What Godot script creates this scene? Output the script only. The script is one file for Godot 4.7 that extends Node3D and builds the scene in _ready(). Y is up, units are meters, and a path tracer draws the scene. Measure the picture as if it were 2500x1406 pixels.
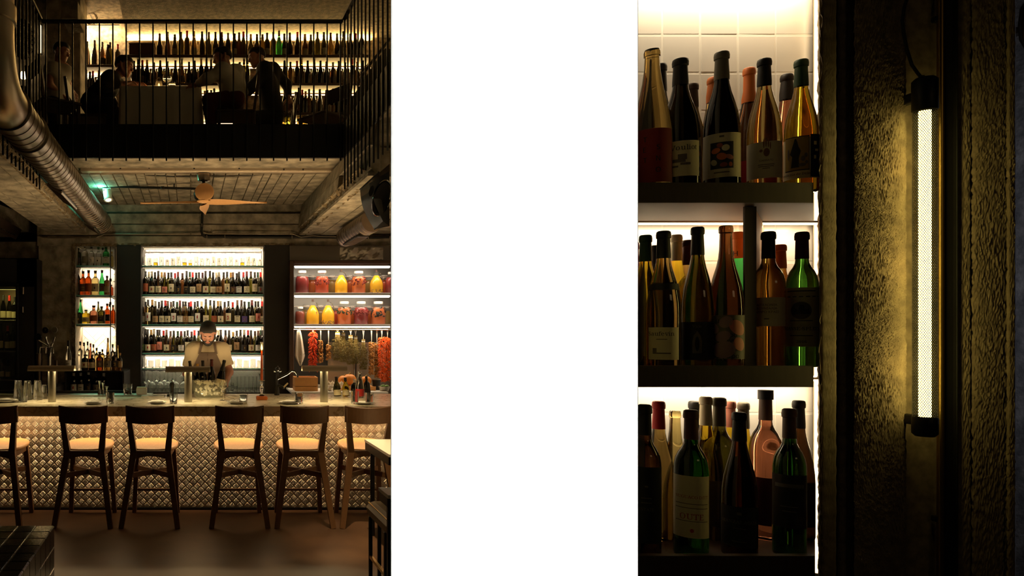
extends Node3D
# A photograph in two halves: on the left a bar under a mezzanine, on the right a close view of wine shelves and a wall lamp.
# Both stand in one building; between them a tall narrow opening looks out into a white sky.

const FOCAL := 1700.0   # pixels
const EYE := 1.55       # height of the camera
const SKEW := 0.045882  # the bar's long axis leans a little to the left of the camera's

var M := {}
var cache := {}
var rng := RandomNumberGenerator.new()

# ---------------------------------------------------------------- mesh building
class Shape:
	var v := PackedVector3Array()
	var n := PackedVector3Array()
	var u := PackedVector2Array()
	var ix := PackedInt32Array()

	func tri(a: Vector3, b: Vector3, c: Vector3, na: Vector3, nb: Vector3, nc: Vector3, ua := Vector2.ZERO, ub := Vector2.ZERO, uc := Vector2.ZERO) -> void:
		var g := (b - a).cross(c - a)
		var k := v.size()
		if g.dot(na + nb + nc) > 0.0:
			v.append_array([a, c, b]); n.append_array([na, nc, nb]); u.append_array([ua, uc, ub])
		else:
			v.append_array([a, b, c]); n.append_array([na, nb, nc]); u.append_array([ua, ub, uc])
		ix.append_array([k, k + 1, k + 2])

	func face(p: Array, out: Vector3) -> void:
		var nn: Vector3 = (p[1] - p[0]).cross(p[2] - p[0]).normalized()
		if nn.dot(out) < 0.0:
			nn = -nn
		for k in range(1, p.size() - 1):
			tri(p[0], p[k], p[k + 1], nn, nn, nn)

	func box(at: Vector3, size: Vector3, bevel := 0.0, basis := Basis.IDENTITY) -> Shape:
		var h := size / 2.0
		var b := minf(bevel, minf(h.x, minf(h.y, h.z)) * 0.9)
		var sg := [-1.0, 1.0]
		for ax in 3:
			var a1 := (ax + 1) % 3
			var a2 := (ax + 2) % 3
			for s in sg:
				var q := []
				for c in [[-1.0, -1.0], [1.0, -1.0], [1.0, 1.0], [-1.0, 1.0]]:
					var p := Vector3.ZERO
					p[ax] = s * h[ax]
					p[a1] = c[0] * (h[a1] - b)
					p[a2] = c[1] * (h[a2] - b)
					q.append(at + basis * p)
				var o := Vector3.ZERO
				o[ax] = s
				face(q, basis * o)
				if b > 0.0:
					for t in sg:
						var q2 := []
						for c in [[0, -1.0], [0, 1.0], [1, 1.0], [1, -1.0]]:
							var p := Vector3.ZERO
							p[ax] = s * (h[ax] - (0.0 if c[0] == 0 else b))
							p[a1] = t * (h[a1] - (b if c[0] == 0 else 0.0))
							p[a2] = c[1] * (h[a2] - b)
							q2.append(at + basis * p)
						var o2 := Vector3.ZERO
						o2[ax] = s
						o2[a1] = t
						face(q2, basis * o2)
		if b > 0.0:
			for sx in sg:
				for sy in sg:
					for sz in sg:
						var o := Vector3(sx, sy, sz)
						face([at + basis * Vector3(sx * h.x, sy * (h.y - b), sz * (h.z - b)), at + basis * Vector3(sx * (h.x - b), sy * h.y, sz * (h.z - b)), at + basis * Vector3(sx * (h.x - b), sy * (h.y - b), sz * h.z)], basis * o)
		return self

	func bar(a: Vector3, b: Vector3, w: float, t: float, side: Vector3, bevel := 0.0) -> Shape:
		# a squared bar from a to b, w wide along «side», t thick across it
		var y := (b - a).normalized()
		var x := (side - y * side.dot(y)).normalized()
		return box((a + b) / 2.0, Vector3(w, a.distance_to(b), t), bevel, Basis(x, y, x.cross(y)))

	func taper(a: Vector3, b: Vector3, wa: Vector2, wb: Vector2, side: Vector3) -> Shape:
		# a bar whose section changes from wa at a to wb at b
		var y := (b - a).normalized()
		var x := (side - y * side.dot(y)).normalized()
		var z := x.cross(y)
		var r := []
		for e in [[a, wa], [b, wb]]:
			var q := []
			for c in [[-1, -1], [1, -1], [1, 1], [-1, 1]]:
				q.append(e[0] + x * e[1].x / 2.0 * c[0] + z * e[1].y / 2.0 * c[1])
			r.append(q)
		face(r[0], -y); face(r[1], y)
		for k in 4:
			var k2 := (k + 1) % 4
			face([r[0][k], r[0][k2], r[1][k2], r[1][k]], (r[0][k] + r[0][k2]) / 2.0 - a)
		return self

	func lathe(prof: Array, segs := 24, xf := Transform3D.IDENTITY, square := 0.0, from := 0.0, to := TAU) -> Shape:
		# prof: Vector2(radius, height), upwards for a surface that faces outwards
		var m := prof.size()
		var sn := []
		for j in m - 1:
			var d: Vector2 = prof[j + 1] - prof[j]
			sn.append(Vector2(d.y, -d.x).normalized())
		var len := 0.0
		var ys := [0.0]
		for j in m - 1:
			len += prof[j].distance_to(prof[j + 1])
			ys.append(len)
		for j in m - 1:
			if prof[j].is_equal_approx(prof[j + 1]):
				continue
			var n0: Vector2 = sn[j]
			var n1: Vector2 = sn[j]
			if j > 0 and sn[j - 1].dot(sn[j]) > 0.72:
				n0 = (sn[j - 1] + sn[j]).normalized()
			if j < m - 2 and sn[j + 1].dot(sn[j]) > 0.72:
				n1 = (sn[j + 1] + sn[j]).normalized()
			var k := v.size()
			for i in segs + 1:
				var a := from + (to - from) * i / segs
				var w := 1.0
				if square > 0.0:
					w = 1.0 / pow(pow(absf(cos(a)), square) + pow(absf(sin(a)), square), 1.0 / square)
				var dir := Vector3(cos(a), 0, sin(a))
				for e in [[prof[j], n0, ys[j]], [prof[j + 1], n1, ys[j + 1]]]:
					v.append(xf * (dir * e[0].x * w + Vector3(0, e[0].y, 0)))
					n.append((xf.basis * (dir * e[1].x + Vector3(0, e[1].y, 0))).normalized())
					u.append(Vector2(float(i) / segs, e[2] / maxf(len, 1e-6)))
			for i in segs:
				var p := k + i * 2
				if prof[j].x > 1e-6:
					ix.append_array([p, p + 2, p + 1])
				if prof[j + 1].x > 1e-6 or prof[j].x <= 1e-6:
					ix.append_array([p + 1, p + 2, p + 3])
		return self

	func tube(pts: Array, r: float, segs := 8, r_end := -1.0) -> Shape:
		var m := pts.size()
		var t0: Vector3 = (pts[1] - pts[0]).normalized()
		var x := t0.cross(Vector3.UP if absf(t0.y) < 0.9 else Vector3.RIGHT).normalized()
		var rings := []
		var nrm := []
		for j in m:
			var t: Vector3 = (pts[mini(j + 1, m - 1)] - pts[maxi(j - 1, 0)]).normalized()
			x = (x - t * x.dot(t)).normalized()
			var y := t.cross(x)
			var rr := r if r_end < 0.0 else lerpf(r, r_end, float(j) / (m - 1))
			var a := []
			var b := []
			for i in segs:
				var d := x * cos(TAU * i / segs) + y * sin(TAU * i / segs)
				a.append(pts[j] + d * rr)
				b.append(d)
			rings.append(a)
			nrm.append(b)
		for j in m - 1:
			for i in segs:
				var i2 := (i + 1) % segs
				tri(rings[j][i], rings[j][i2], rings[j + 1][i2], nrm[j][i], nrm[j][i2], nrm[j + 1][i2], Vector2(float(i) / segs, float(j) / m), Vector2(float(i + 1) / segs, float(j) / m), Vector2(float(i + 1) / segs, float(j + 1) / m))
				tri(rings[j][i], rings[j + 1][i2], rings[j + 1][i], nrm[j][i], nrm[j + 1][i2], nrm[j + 1][i], Vector2(float(i) / segs, float(j) / m), Vector2(float(i + 1) / segs, float(j + 1) / m), Vector2(float(i) / segs, float(j + 1) / m))
		face(rings[0], -t0)
		face(rings[m - 1], pts[m - 1] - pts[m - 2])
		return self

	func prism(poly: PackedVector2Array, a: float, b: float, xf := Transform3D.IDENTITY) -> Shape:
		# a flat outline in x, y drawn out from z = a to z = b
		var t := Geometry2D.triangulate_polygon(poly)
		for z in [a, b]:
			var o := xf.basis * Vector3(0, 0, (1.0 if z == maxf(a, b) else -1.0))
			for k in range(0, t.size(), 3):
				face([xf * Vector3(poly[t[k]].x, poly[t[k]].y, z), xf * Vector3(poly[t[k + 1]].x, poly[t[k + 1]].y, z), xf * Vector3(poly[t[k + 2]].x, poly[t[k + 2]].y, z)], o)
		var area := 0.0
		for k in poly.size():
			area += poly[k].cross(poly[(k + 1) % poly.size()])
		for k in poly.size():
			var p := poly[k]
			var q := poly[(k + 1) % poly.size()]
			var d := q - p
			var o := Vector2(d.y, -d.x) * signf(area)
			face([xf * Vector3(p.x, p.y, a), xf * Vector3(q.x, q.y, a), xf * Vector3(q.x, q.y, b), xf * Vector3(p.x, p.y, b)], xf.basis * Vector3(o.x, o.y, 0))
		return self

	func ball(at: Vector3, r: Vector3, segs := 12, rings := 8, basis := Basis.IDENTITY) -> Shape:
		var g := []
		var h := []
		for j in rings + 1:
			var a := []
			var b := []
			for i in segs + 1:
				var th := PI * j / rings
				var ph := TAU * i / segs
				var d := Vector3(sin(th) * cos(ph), cos(th), sin(th) * sin(ph))
				a.append(at + basis * (d * r))
				b.append((basis * (d / r)).normalized())
			g.append(a)
			h.append(b)
		for j in rings:
			for i in segs:
				if j > 0:
					tri(g[j][i], g[j][i + 1], g[j + 1][i + 1], h[j][i], h[j][i + 1], h[j + 1][i + 1])
				if j < rings - 1 or j == 0:
					tri(g[j][i], g[j + 1][i + 1], g[j + 1][i], h[j][i], h[j + 1][i + 1], h[j + 1][i])
		return self

	func grid(f: Callable, nu: int, nv: int) -> Shape:
		# an open sheet: f(s, t) gives a point for s, t in 0..1; smooth
		var p := []
		for j in nv + 1:
			var row := []
			for i in nu + 1:
				row.append(f.call(float(i) / nu, float(j) / nv))
			p.append(row)
		var k := v.size()
		for j in nv + 1:
			for i in nu + 1:
				var du: Vector3 = p[j][mini(i + 1, nu)] - p[j][maxi(i - 1, 0)]
				var dv: Vector3 = p[mini(j + 1, nv)][i] - p[maxi(j - 1, 0)][i]
				v.append(p[j][i])
				n.append(du.cross(dv).normalized())
				u.append(Vector2(float(i) / nu, float(j) / nv))
		for j in nv:
			for i in nu:
				var a := k + j * (nu + 1) + i
				ix.append_array([a, a + nu + 1, a + 1, a + 1, a + nu + 1, a + nu + 2])
		return self

	func add(o: Shape, xf := Transform3D.IDENTITY) -> Shape:
		var k := v.size()
		for q in o.v.size():
			v.append(xf * o.v[q])
			n.append((xf.basis * o.n[q]).normalized())
		u.append_array(o.u)
		for q in o.ix:
			ix.append(q + k)
		return self

	func mesh() -> ArrayMesh:
		var a := []
		a.resize(Mesh.ARRAY_MAX)
		a[Mesh.ARRAY_VERTEX] = v
		a[Mesh.ARRAY_NORMAL] = n
		a[Mesh.ARRAY_TEX_UV] = u
		a[Mesh.ARRAY_INDEX] = ix
		var m := ArrayMesh.new()
		m.add_surface_from_arrays(Mesh.PRIMITIVE_TRIANGLES, a)
		return m

# ---------------------------------------------------------------- nodes
func obj(called: String, s, mat: Material, parent: Node = self) -> MeshInstance3D:
	var o := MeshInstance3D.new()
	o.name = called
	o.mesh = s.mesh() if s is Shape else s
	o.material_override = mat
	parent.add_child(o, true)
	return o

func thing(called: String, label: String, category: String, where := Vector3.ZERO, group := "", turn := 0.0) -> Node3D:
	var o := Node3D.new()
	o.name = called
	add_child(o, true)
	o.position = where
	o.rotation.y = turn
	tag(o, label, category, group)
	return o

func tag(o: Node, label: String, category: String, group := "") -> Node:
	o.set_meta("label", label)
	o.set_meta("category", category)
	if group != "":
		o.set_meta("group", group)
	return o

func struct(called: String, s, mat: Material, label: String, category: String) -> MeshInstance3D:
	var o := obj(called, s, mat)
	o.set_meta("kind", "structure")
	o.set_meta("label", label)
	o.set_meta("category", category)
	return o

# a pixel of the photograph at a depth in metres; a point of the bar room by its offset from the long axis, its height and its depth
func at(px: float, py: float, d: float) -> Vector3:
	return Vector3((px - 540.0) * d / FOCAL, EYE - (py - 808.0) * d / FOCAL, -d)

func room(off: float, y: float, d: float) -> Vector3:
	return Vector3(off - SKEW * d, y, -d)

func px_x(px: float, d: float) -> float:
	return (px - 540.0) * d / FOCAL

func px_y(py: float, d: float) -> float:
	return EYE - (py - 808.0) * d / FOCAL

# a flat plate from a plan outline given as Vector2(x, depth)
func slab(plan: Array, y0: float, y1: float) -> Shape:
	var p := PackedVector2Array()
	for q in plan:
		p.append(q)
	return Shape.new().prism(p, y0, y1, Transform3D(Basis(Vector3(1, 0, 0), Vector3(0, 0, -1), Vector3(0, 1, 0)), Vector3.ZERO))

# a box between two depths that fills a rectangle of the photograph at the nearer depth
func front_box(x0: float, y0: float, x1: float, y1: float, d0: float, d1: float, bevel := 0.0) -> Shape:
	var a := at(x0, y1, d0)
	var b := at(x1, y0, d0)
	return Shape.new().box(Vector3((a.x + b.x) / 2.0, (a.y + b.y) / 2.0, -(d0 + d1) / 2.0), Vector3(b.x - a.x, b.y - a.y, d1 - d0), bevel)

func moved(s: Shape, by: Vector3) -> Shape:
	for k in s.v.size():
		s.v[k] -= by
	return s

func nth(k: int) -> String:
	var a := ["zeroth", "first", "second", "third", "fourth", "fifth", "sixth", "seventh", "eighth", "ninth", "tenth", "eleventh", "twelfth", "thirteenth", "fourteenth", "fifteenth", "sixteenth", "seventeenth", "eighteenth", "nineteenth", "twentieth"]
	if k <= 20:
		return a[k]
	if k < 30:
		return "twenty-" + a[k - 20]
	if k == 30:
		return "thirtieth"
	if k < 40:
		return "thirty-" + a[k - 30]
	return "fortieth" if k == 40 else "forty-" + a[k - 40]

func strip_light(called: String, where: Vector3, size: Vector2, towards: Vector3, up: Vector3, energy: float, color: Color, parent: Node = self) -> void:
	var l := AreaLight3D.new()
	l.name = called
	l.area_size = size
	l.area_normalize_energy = true
	l.light_color = color
	l.light_energy = energy
	l.shadow_enabled = true
	l.area_range = 12.0
	parent.add_child(l, true)
	l.global_transform = Transform3D(Basis.looking_at(towards, up), where)

# ---------------------------------------------------------------- materials
func mat(c: Color, rough := 0.6, metal := 0.0) -> StandardMaterial3D:
	var m := StandardMaterial3D.new()
	m.albedo_color = c
	m.roughness = rough
	m.metallic = metal
	return m

func glow(c: Color, e: float) -> StandardMaterial3D:
	var m := mat(Color(0.9, 0.88, 0.82), 0.5)
	m.emission_enabled = true
	m.emission = c
	m.emission_energy_multiplier = e
	return m

func solid_glass(c: Color, ior := 0.05, clear := 0.0) -> StandardMaterial3D:
	var m := mat(Color(c.r, c.g, c.b, clear), 0.02)
	m.transparency = BaseMaterial3D.TRANSPARENCY_ALPHA
	m.refraction_enabled = true
	m.refraction_scale = ior
	return m

func pane(c: Color, alpha: float) -> StandardMaterial3D:
	var m := mat(Color(c.r, c.g, c.b, alpha), 0.03)
	m.transparency = BaseMaterial3D.TRANSPARENCY_ALPHA
	return m

func noise_tex(freq: float, stops: Array, colors: Array, seed_ := 1, octaves := 4, size := 512, kind := FastNoiseLite.TYPE_SIMPLEX_SMOOTH) -> NoiseTexture2D:
	var f := FastNoiseLite.new()
	f.noise_type = kind
	f.seed = seed_
	f.frequency = freq
	f.fractal_octaves = octaves
	var t := NoiseTexture2D.new()
	t.width = size
	t.height = size
	t.seamless = true
	t.noise = f
	var g := Gradient.new()
	g.offsets = PackedFloat32Array(stops)
	g.colors = PackedColorArray(colors)
	t.color_ramp = g
	return t

func grained(c1: Color, c2: Color, seed_: int, along := 9.0, size := 256) -> ImageTexture:
	# wood or brushed grain that runs along v
	var f := FastNoiseLite.new()
	f.seed = seed_
	f.frequency = 0.02
	f.fractal_octaves = 4
	var im := Image.create(size, size, false, Image.FORMAT_RGB8)
	for y in size:
		for x in size:
			var a := f.get_noise_2d(x * 6.0, y * 6.0 / along) * 0.5 + 0.5
			var b := f.get_noise_2d(x * 22.0 + 900.0, y * 22.0 / (along * 2.0)) * 0.5 + 0.5
			im.set_pixel(x, y, c1.lerp(c2, clampf(a * 0.65 + b * 0.45, 0, 1)))
	return ImageTexture.create_from_image(im)

func triplanar(m: StandardMaterial3D, tex: Texture2D, scale: float, relief: Texture2D = null, depth := 0.0) -> StandardMaterial3D:
	m.albedo_texture = tex
	m.uv1_triplanar = true
	m.uv1_world_triplanar = true
	m.uv1_scale = Vector3.ONE * scale
	if relief:
		m.heightmap_enabled = true
		m.heightmap_texture = relief
		m.heightmap_scale = depth
	return m

func make_materials() -> void:
	var patchy := noise_tex(0.012, [0.0, 0.35, 0.6, 1.0], [Color(0.34, 0.31, 0.26), Color(0.47, 0.44, 0.38), Color(0.56, 0.52, 0.45), Color(0.68, 0.64, 0.56)], 3, 6)
	var relief := noise_tex(0.05, [0.0, 1.0], [Color.BLACK, Color.WHITE], 8, 5)
	M.concrete = triplanar(mat(Color(1, 1, 1), 0.85), patchy, 0.7, relief, 0.5)
	var rubble := noise_tex(0.03, [0.0, 0.42, 0.5, 1.0], [Color(0.05, 0.05, 0.05), Color(0.25, 0.25, 0.25), Color(0.7, 0.7, 0.7), Color.WHITE], 21, 6)
	M.rubble = triplanar(mat(Color(0.86, 0.8, 0.7), 0.9), patchy, 2.0, rubble, 2.0)
	M.dark_concrete = M.concrete
	M.plaster = triplanar(mat(Color(0.92, 0.9, 0.88), 0.85), patchy, 1.6, relief, 0.3)
	var floor_patch := noise_tex(0.008, [0.0, 0.5, 1.0], [Color(0.36, 0.31, 0.27), Color(0.46, 0.40, 0.35), Color(0.57, 0.51, 0.45)], 5, 6)
	M.floor = triplanar(mat(Color(0.66, 0.55, 0.46), 0.42), floor_patch, 0.35)
	M.white_paint = mat(Color(0.97, 0.97, 0.96), 0.9)
	M.black_paint = mat(Color(0.13, 0.12, 0.11), 0.7)
	M.black_metal = mat(Color(0.1, 0.095, 0.09), 0.45, 0.3)
	M.black_gloss = mat(Color(0.07, 0.065, 0.06), 0.25, 0.0)
	M.panel = mat(Color(0.11, 0.1, 0.09), 0.75)
	M.galvanized = mat(Color(0.62, 0.58, 0.52), 0.33, 1.0)
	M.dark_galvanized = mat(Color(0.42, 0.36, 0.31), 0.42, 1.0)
	M.steel_band = mat(Color(0.74, 0.68, 0.6), 0.55, 0.6)
	M.canopy = mat(Color(0.68, 0.62, 0.55), 0.25, 1.0)
	M.chrome = mat(Color(0.8, 0.78, 0.75), 0.12, 1.0)
	M.brushed = mat(Color(0.68, 0.66, 0.6), 0.36, 1.0)
	M.brass = mat(Color(0.66, 0.54, 0.3), 0.34, 1.0)
	M.tread = mat(Color(0.76, 0.72, 0.66), 0.38, 0.95)
	M.oak = mat(Color(1, 1, 1), 0.5)
	M.oak.albedo_texture = grained(Color(0.70, 0.51, 0.32), Color(0.82, 0.64, 0.44), 4)
	M.oak.uv1_triplanar = true
	M.oak.uv1_scale = Vector3(3, 3, 3)
	M.dark_wood = mat(Color(1, 1, 1), 0.6)
	M.dark_wood.albedo_texture = grained(Color(0.17, 0.12, 0.09), Color(0.26, 0.18, 0.13), 6)
	M.dark_wood.uv1_triplanar = true
	M.dark_wood.uv1_scale = Vector3(2, 2, 2)
	M.stained = mat(Color(0.62, 0.5, 0.4), 0.55)
	M.stained.albedo_texture = grained(Color(0.3, 0.19, 0.11), Color(0.44, 0.29, 0.17), 9)
	M.stained.uv1_triplanar = true
	M.stained.uv1_scale = Vector3(3, 3, 3)
	M.crate = mat(Color(1, 1, 1), 0.6)
	M.crate.albedo_texture = grained(Color(0.76, 0.52, 0.28), Color(0.88, 0.66, 0.38), 12)
	M.crate.uv1_triplanar = true
	M.crate.uv1_scale = Vector3(4, 4, 4)
	var veins := noise_tex(0.006, [0.0, 0.45, 0.5, 0.54, 1.0], [Color(0.8, 0.77, 0.68), Color(0.76, 0.72, 0.62), Color(0.58, 0.53, 0.44), Color(0.74, 0.7, 0.6), Color(0.84, 0.81, 0.73)], 31, 6)
	M.marble = triplanar(mat(Color(1, 1, 1), 0.22), veins, 1.1)
	M.tile = mat(Color(0.9, 0.89, 0.87), 0.2)
	M.grout = mat(Color(0.96, 0.95, 0.92), 0.9)
	M.green_tile = mat(Color(0.06, 0.075, 0.05), 0.12)
	var wavy := noise_tex(0.012, [0.0, 1.0], [Color.BLACK, Color.WHITE], 17, 3)
	M.green_tile = triplanar(M.green_tile, null, 6.0, wavy, 0.035)
	M.green_grout = mat(Color(0.45, 0.4, 0.28), 0.9)
	M.strip = glow(Color(1.0, 0.88, 0.68), 3.0)
	M.cool_strip = glow(Color(1.0, 0.95, 0.9), 3.0)
	M.glass = solid_glass(Color(0.97, 0.98, 0.97))
	M.thin_glass = pane(Color(0.9, 0.95, 0.93), 0.03)
	M.thin_glass.metallic_specular = 0.25
	M.shelf_glass = solid_glass(Color(0.9, 0.97, 0.94))
	M.paper = mat(Color(0.88, 0.85, 0.78), 0.8)
	M.white = mat(Color(0.9, 0.89, 0.86), 0.35)
	M.cloth_white = mat(Color(0.8, 0.78, 0.74), 0.9)
	M.rubber = mat(Color(0.05, 0.05, 0.05), 0.7)
	M.cork = mat(Color(0.72, 0.53, 0.33), 0.9)
	M.mirror = mat(Color(0.8, 0.8, 0.8), 0.06, 1.0)
	# bottle glass: what a whole bottle full of wine lets through
	M.olive = solid_glass(Color(0.3, 0.28, 0.08))
	M.dark_olive = solid_glass(Color(0.13, 0.105, 0.035))
	M.black_glass = solid_glass(Color(0.055, 0.038, 0.022))
	M.brown_glass = solid_glass(Color(0.28, 0.17, 0.075))
	M.amber_glass = solid_glass(Color(0.64, 0.53, 0.29))
	M.green_glass = solid_glass(Color(0.15, 0.42, 0.13))
	M.bright_green = solid_glass(Color(0.25, 0.75, 0.4))
	M.yellow_glass = solid_glass(Color(0.88, 0.74, 0.18))
	M.straw_glass = solid_glass(Color(0.86, 0.78, 0.5))
	M.clear_glass = solid_glass(Color(0.93, 0.92, 0.88))
	M.pink_glass = solid_glass(Color(0.74, 0.47, 0.34))
	M.orange_glass = solid_glass(Color(0.66, 0.25, 0.06))
	M.red_glass = solid_glass(Color(0.62, 0.12, 0.07))
	# capsules and labels
	var cols := {"black": Color(0.06, 0.055, 0.05), "dark": Color(0.12, 0.09, 0.08), "wine": Color(0.3, 0.05, 0.06), "red": Color(0.75, 0.1, 0.1), "green": Color(0.1, 0.25, 0.1), "orange": Color(0.85, 0.45, 0.16), "cream": Color(0.85, 0.8, 0.66), "gold": Color(0.72, 0.55, 0.25), "white": Color(0.86, 0.84, 0.8), "grey": Color(0.42, 0.4, 0.34), "purple": Color(0.32, 0.24, 0.5), "terracotta": Color(0.6, 0.3, 0.18), "tan": Color(0.66, 0.52, 0.36), "brown": Color(0.3, 0.2, 0.14), "teal": Color(0.1, 0.4, 0.33), "pink": Color(0.8, 0.5, 0.42)}
	for k in cols:
		M["c_" + k] = mat(cols[k], 0.55)
	M.print = mat(Color(0.08, 0.07, 0.07), 0.7)
	M.print_red = mat(Color(0.6, 0.14, 0.1), 0.7)
	M.print_grey = mat(Color(0.4, 0.37, 0.33), 0.7)
	M.print_gold = mat(Color(0.6, 0.48, 0.24), 0.6)
	M.skin = mat(Color(0.62, 0.44, 0.37), 0.55)
	M.skin.subsurf_scatter_enabled = true
	M.skin.subsurf_scatter_strength = 0.08
	M.hair = mat(Color(0.09, 0.07, 0.06), 0.75)
	M.eye = mat(Color(0.85, 0.83, 0.8), 0.25)
	M.iris = mat(Color(0.1, 0.07, 0.05), 0.25)
	var weave := noise_tex(0.2, [0.0, 1.0], [Color(0.88, 0.88, 0.88), Color.WHITE], 41, 2, 256)
	M.tee = triplanar(mat(Color(0.74, 0.68, 0.56), 0.92), weave, 6.0)
	M.apron = triplanar(mat(Color(0.4, 0.34, 0.29), 0.92), weave, 6.0)
	M.shirt_white = triplanar(mat(Color(0.7, 0.68, 0.64), 0.92), weave, 6.0)
	M.shirt_black = triplanar(mat(Color(0.1, 0.09, 0.09), 0.95), weave, 6.0)
	M.trousers = triplanar(mat(Color(0.13, 0.12, 0.12), 0.95), weave, 6.0)
	M.red_cloth = triplanar(mat(Color(0.28, 0.08, 0.07), 0.95), weave, 6.0)
	M.stool_wood = mat(Color(1, 1, 1), 0.5)
	M.stool_wood.albedo_texture = grained(Color(0.34, 0.23, 0.13), Color(0.45, 0.31, 0.19), 24)
	M.stool_wood.uv1_triplanar = true
	M.stool_wood.uv1_scale = Vector3(4, 4, 4)
	M.bench_leather = mat(Color(0.42, 0.36, 0.24), 0.45)
	M.candle_wax = mat(Color(0.8, 0.36, 0.12), 0.4)
	M.candle_wax.subsurf_scatter_enabled = true
	M.candle_wax.subsurf_scatter_strength = 0.3
	M.squash = mat(Color(0.82, 0.5, 0.14), 0.5)
	M.garlic = mat(Color(0.85, 0.79, 0.68), 0.6)
	M.lime = mat(Color(0.35, 0.5, 0.1), 0.4)
	M.c_rose = mat(Color(0.62, 0.1, 0.08), 0.5)
	M.c_redlabel = mat(Color(0.5, 0.09, 0.05), 0.7)
	M.c_ochre = mat(Color(0.62, 0.52, 0.26), 0.7)
	M.c_lilac = mat(Color(0.6, 0.5, 0.5), 0.7)
	M.c_chateau = mat(Color(0.72, 0.7, 0.56), 0.7)
	M.print_tan = mat(Color(0.5, 0.34, 0.22), 0.7)
	M.green_clear = solid_glass(Color(0.3, 0.6, 0.2))
	M.drink = solid_glass(Color(0.95, 0.72, 0.12), 0.033)
	M.soot = mat(Color(0.05, 0.048, 0.045), 0.9)

# ---------------------------------------------------------------- the scene
func _ready() -> void:
	rng.seed = 7
	var cam := Camera3D.new()
	cam.name = "camera"
	cam.projection = Camera3D.PROJECTION_FRUSTUM
	cam.keep_aspect = Camera3D.KEEP_HEIGHT
	cam.near = 0.05
	cam.far = 60.0
	cam.size = 1406.0 / FOCAL * cam.near
	cam.frustum_offset = Vector2((1250.0 - 540.0) / FOCAL, -(703.0 - 808.0) / FOCAL) * cam.near
	cam.position = Vector3(0, EYE, 0)
	add_child(cam)
	var env := Environment.new()
	env.background_mode = Environment.BG_COLOR
	env.background_color = Color(1, 1, 1)
	env.background_energy_multiplier = 6.0
	env.tonemap_mode = Environment.TONE_MAPPER_LINEAR
	env.tonemap_exposure = 1.0
	env.sdfgi_enabled = true
	env.ssao_enabled = true
	env.ssil_enabled = true
	var w := WorldEnvironment.new()
	w.name = "world"
	w.environment = env
	add_child(w)
	make_materials()
	build_room_lamps()
	build_shell()
	build_mezzanine()
	build_ceiling()
	build_back_bar()
	build_counter()
	build_stools()
	build_foreground()
	build_fridge()
	build_shelf_bottles()
	build_spirits()
	build_jars()
	build_counter_things()
	build_upstairs()
	build_people()
	build_right_shelves()
	build_pier()

func right_x(d: float) -> float:
	# inner face of the bar room's right wall: it leaves the opening at a slant and then runs on straight
	var near := 414.0 / FOCAL * 1.2
	var far := 445.0 / FOCAL * 4.0
	return lerpf(near, far, (d - 1.2) / 2.8) if d < 4.0 else 445.0 / FOCAL * d

# a section given as Vector2(offset, height) drawn out along the long axis of the bar
func beam_shape(section: Array, d0: float, d1: float) -> Shape:
	var s := Shape.new()
	var p := PackedVector2Array()
	for q in section:
		p.append(q)
	var t := Geometry2D.triangulate_polygon(p)
	for d in [d0, d1]:
		for k in range(0, t.size(), 3):
			s.face([room(p[t[k]].x, p[t[k]].y, d), room(p[t[k + 1]].x, p[t[k + 1]].y, d), room(p[t[k + 2]].x, p[t[k + 2]].y, d)], Vector3(0, 0, 1.0 if d == minf(d0, d1) else -1.0))
	var area := 0.0
	for k in p.size():
		area += p[k].cross(p[(k + 1) % p.size()])
	for k in p.size():
		var a := p[k]
		var b := p[(k + 1) % p.size()]
		var o := Vector2((b - a).y, -(b - a).x) * signf(area)
		s.face([room(a.x, a.y, d0), room(b.x, b.y, d0), room(b.x, b.y, d1), room(a.x, a.y, d1)], Vector3(o.x, o.y, 0))
	return s

func rect(x0: float, y0: float, x1: float, y1: float) -> Array:
	return [Vector2(x0, y0), Vector2(x1, y0), Vector2(x1, y1), Vector2(x0, y1)]

# a rough sheet: points from f pushed along «out» by noise
func rough_sheet(f: Callable, nu: int, nv: int, out: Vector3, amp: float, freq: float, seed_: int, stretch := Vector3.ONE) -> Shape:
	var fn := FastNoiseLite.new()
	fn.seed = seed_
	fn.frequency = freq
	fn.fractal_octaves = 4
	return Shape.new().grid(func(s, t):
		var p: Vector3 = f.call(s, t)
		return p + out * (fn.get_noise_3dv(p * stretch * 10.0) * amp), nu, nv)

func left_x(d: float) -> float:
	# inner face of the wall left of the close wine shelves
	var a := 0.59882 * 1.2
	var b := 975.0 / FOCAL * 1.8
	return lerpf(a, b, (d - 1.2) / 0.6) if d < 1.8 else 975.0 / FOCAL * d

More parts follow.
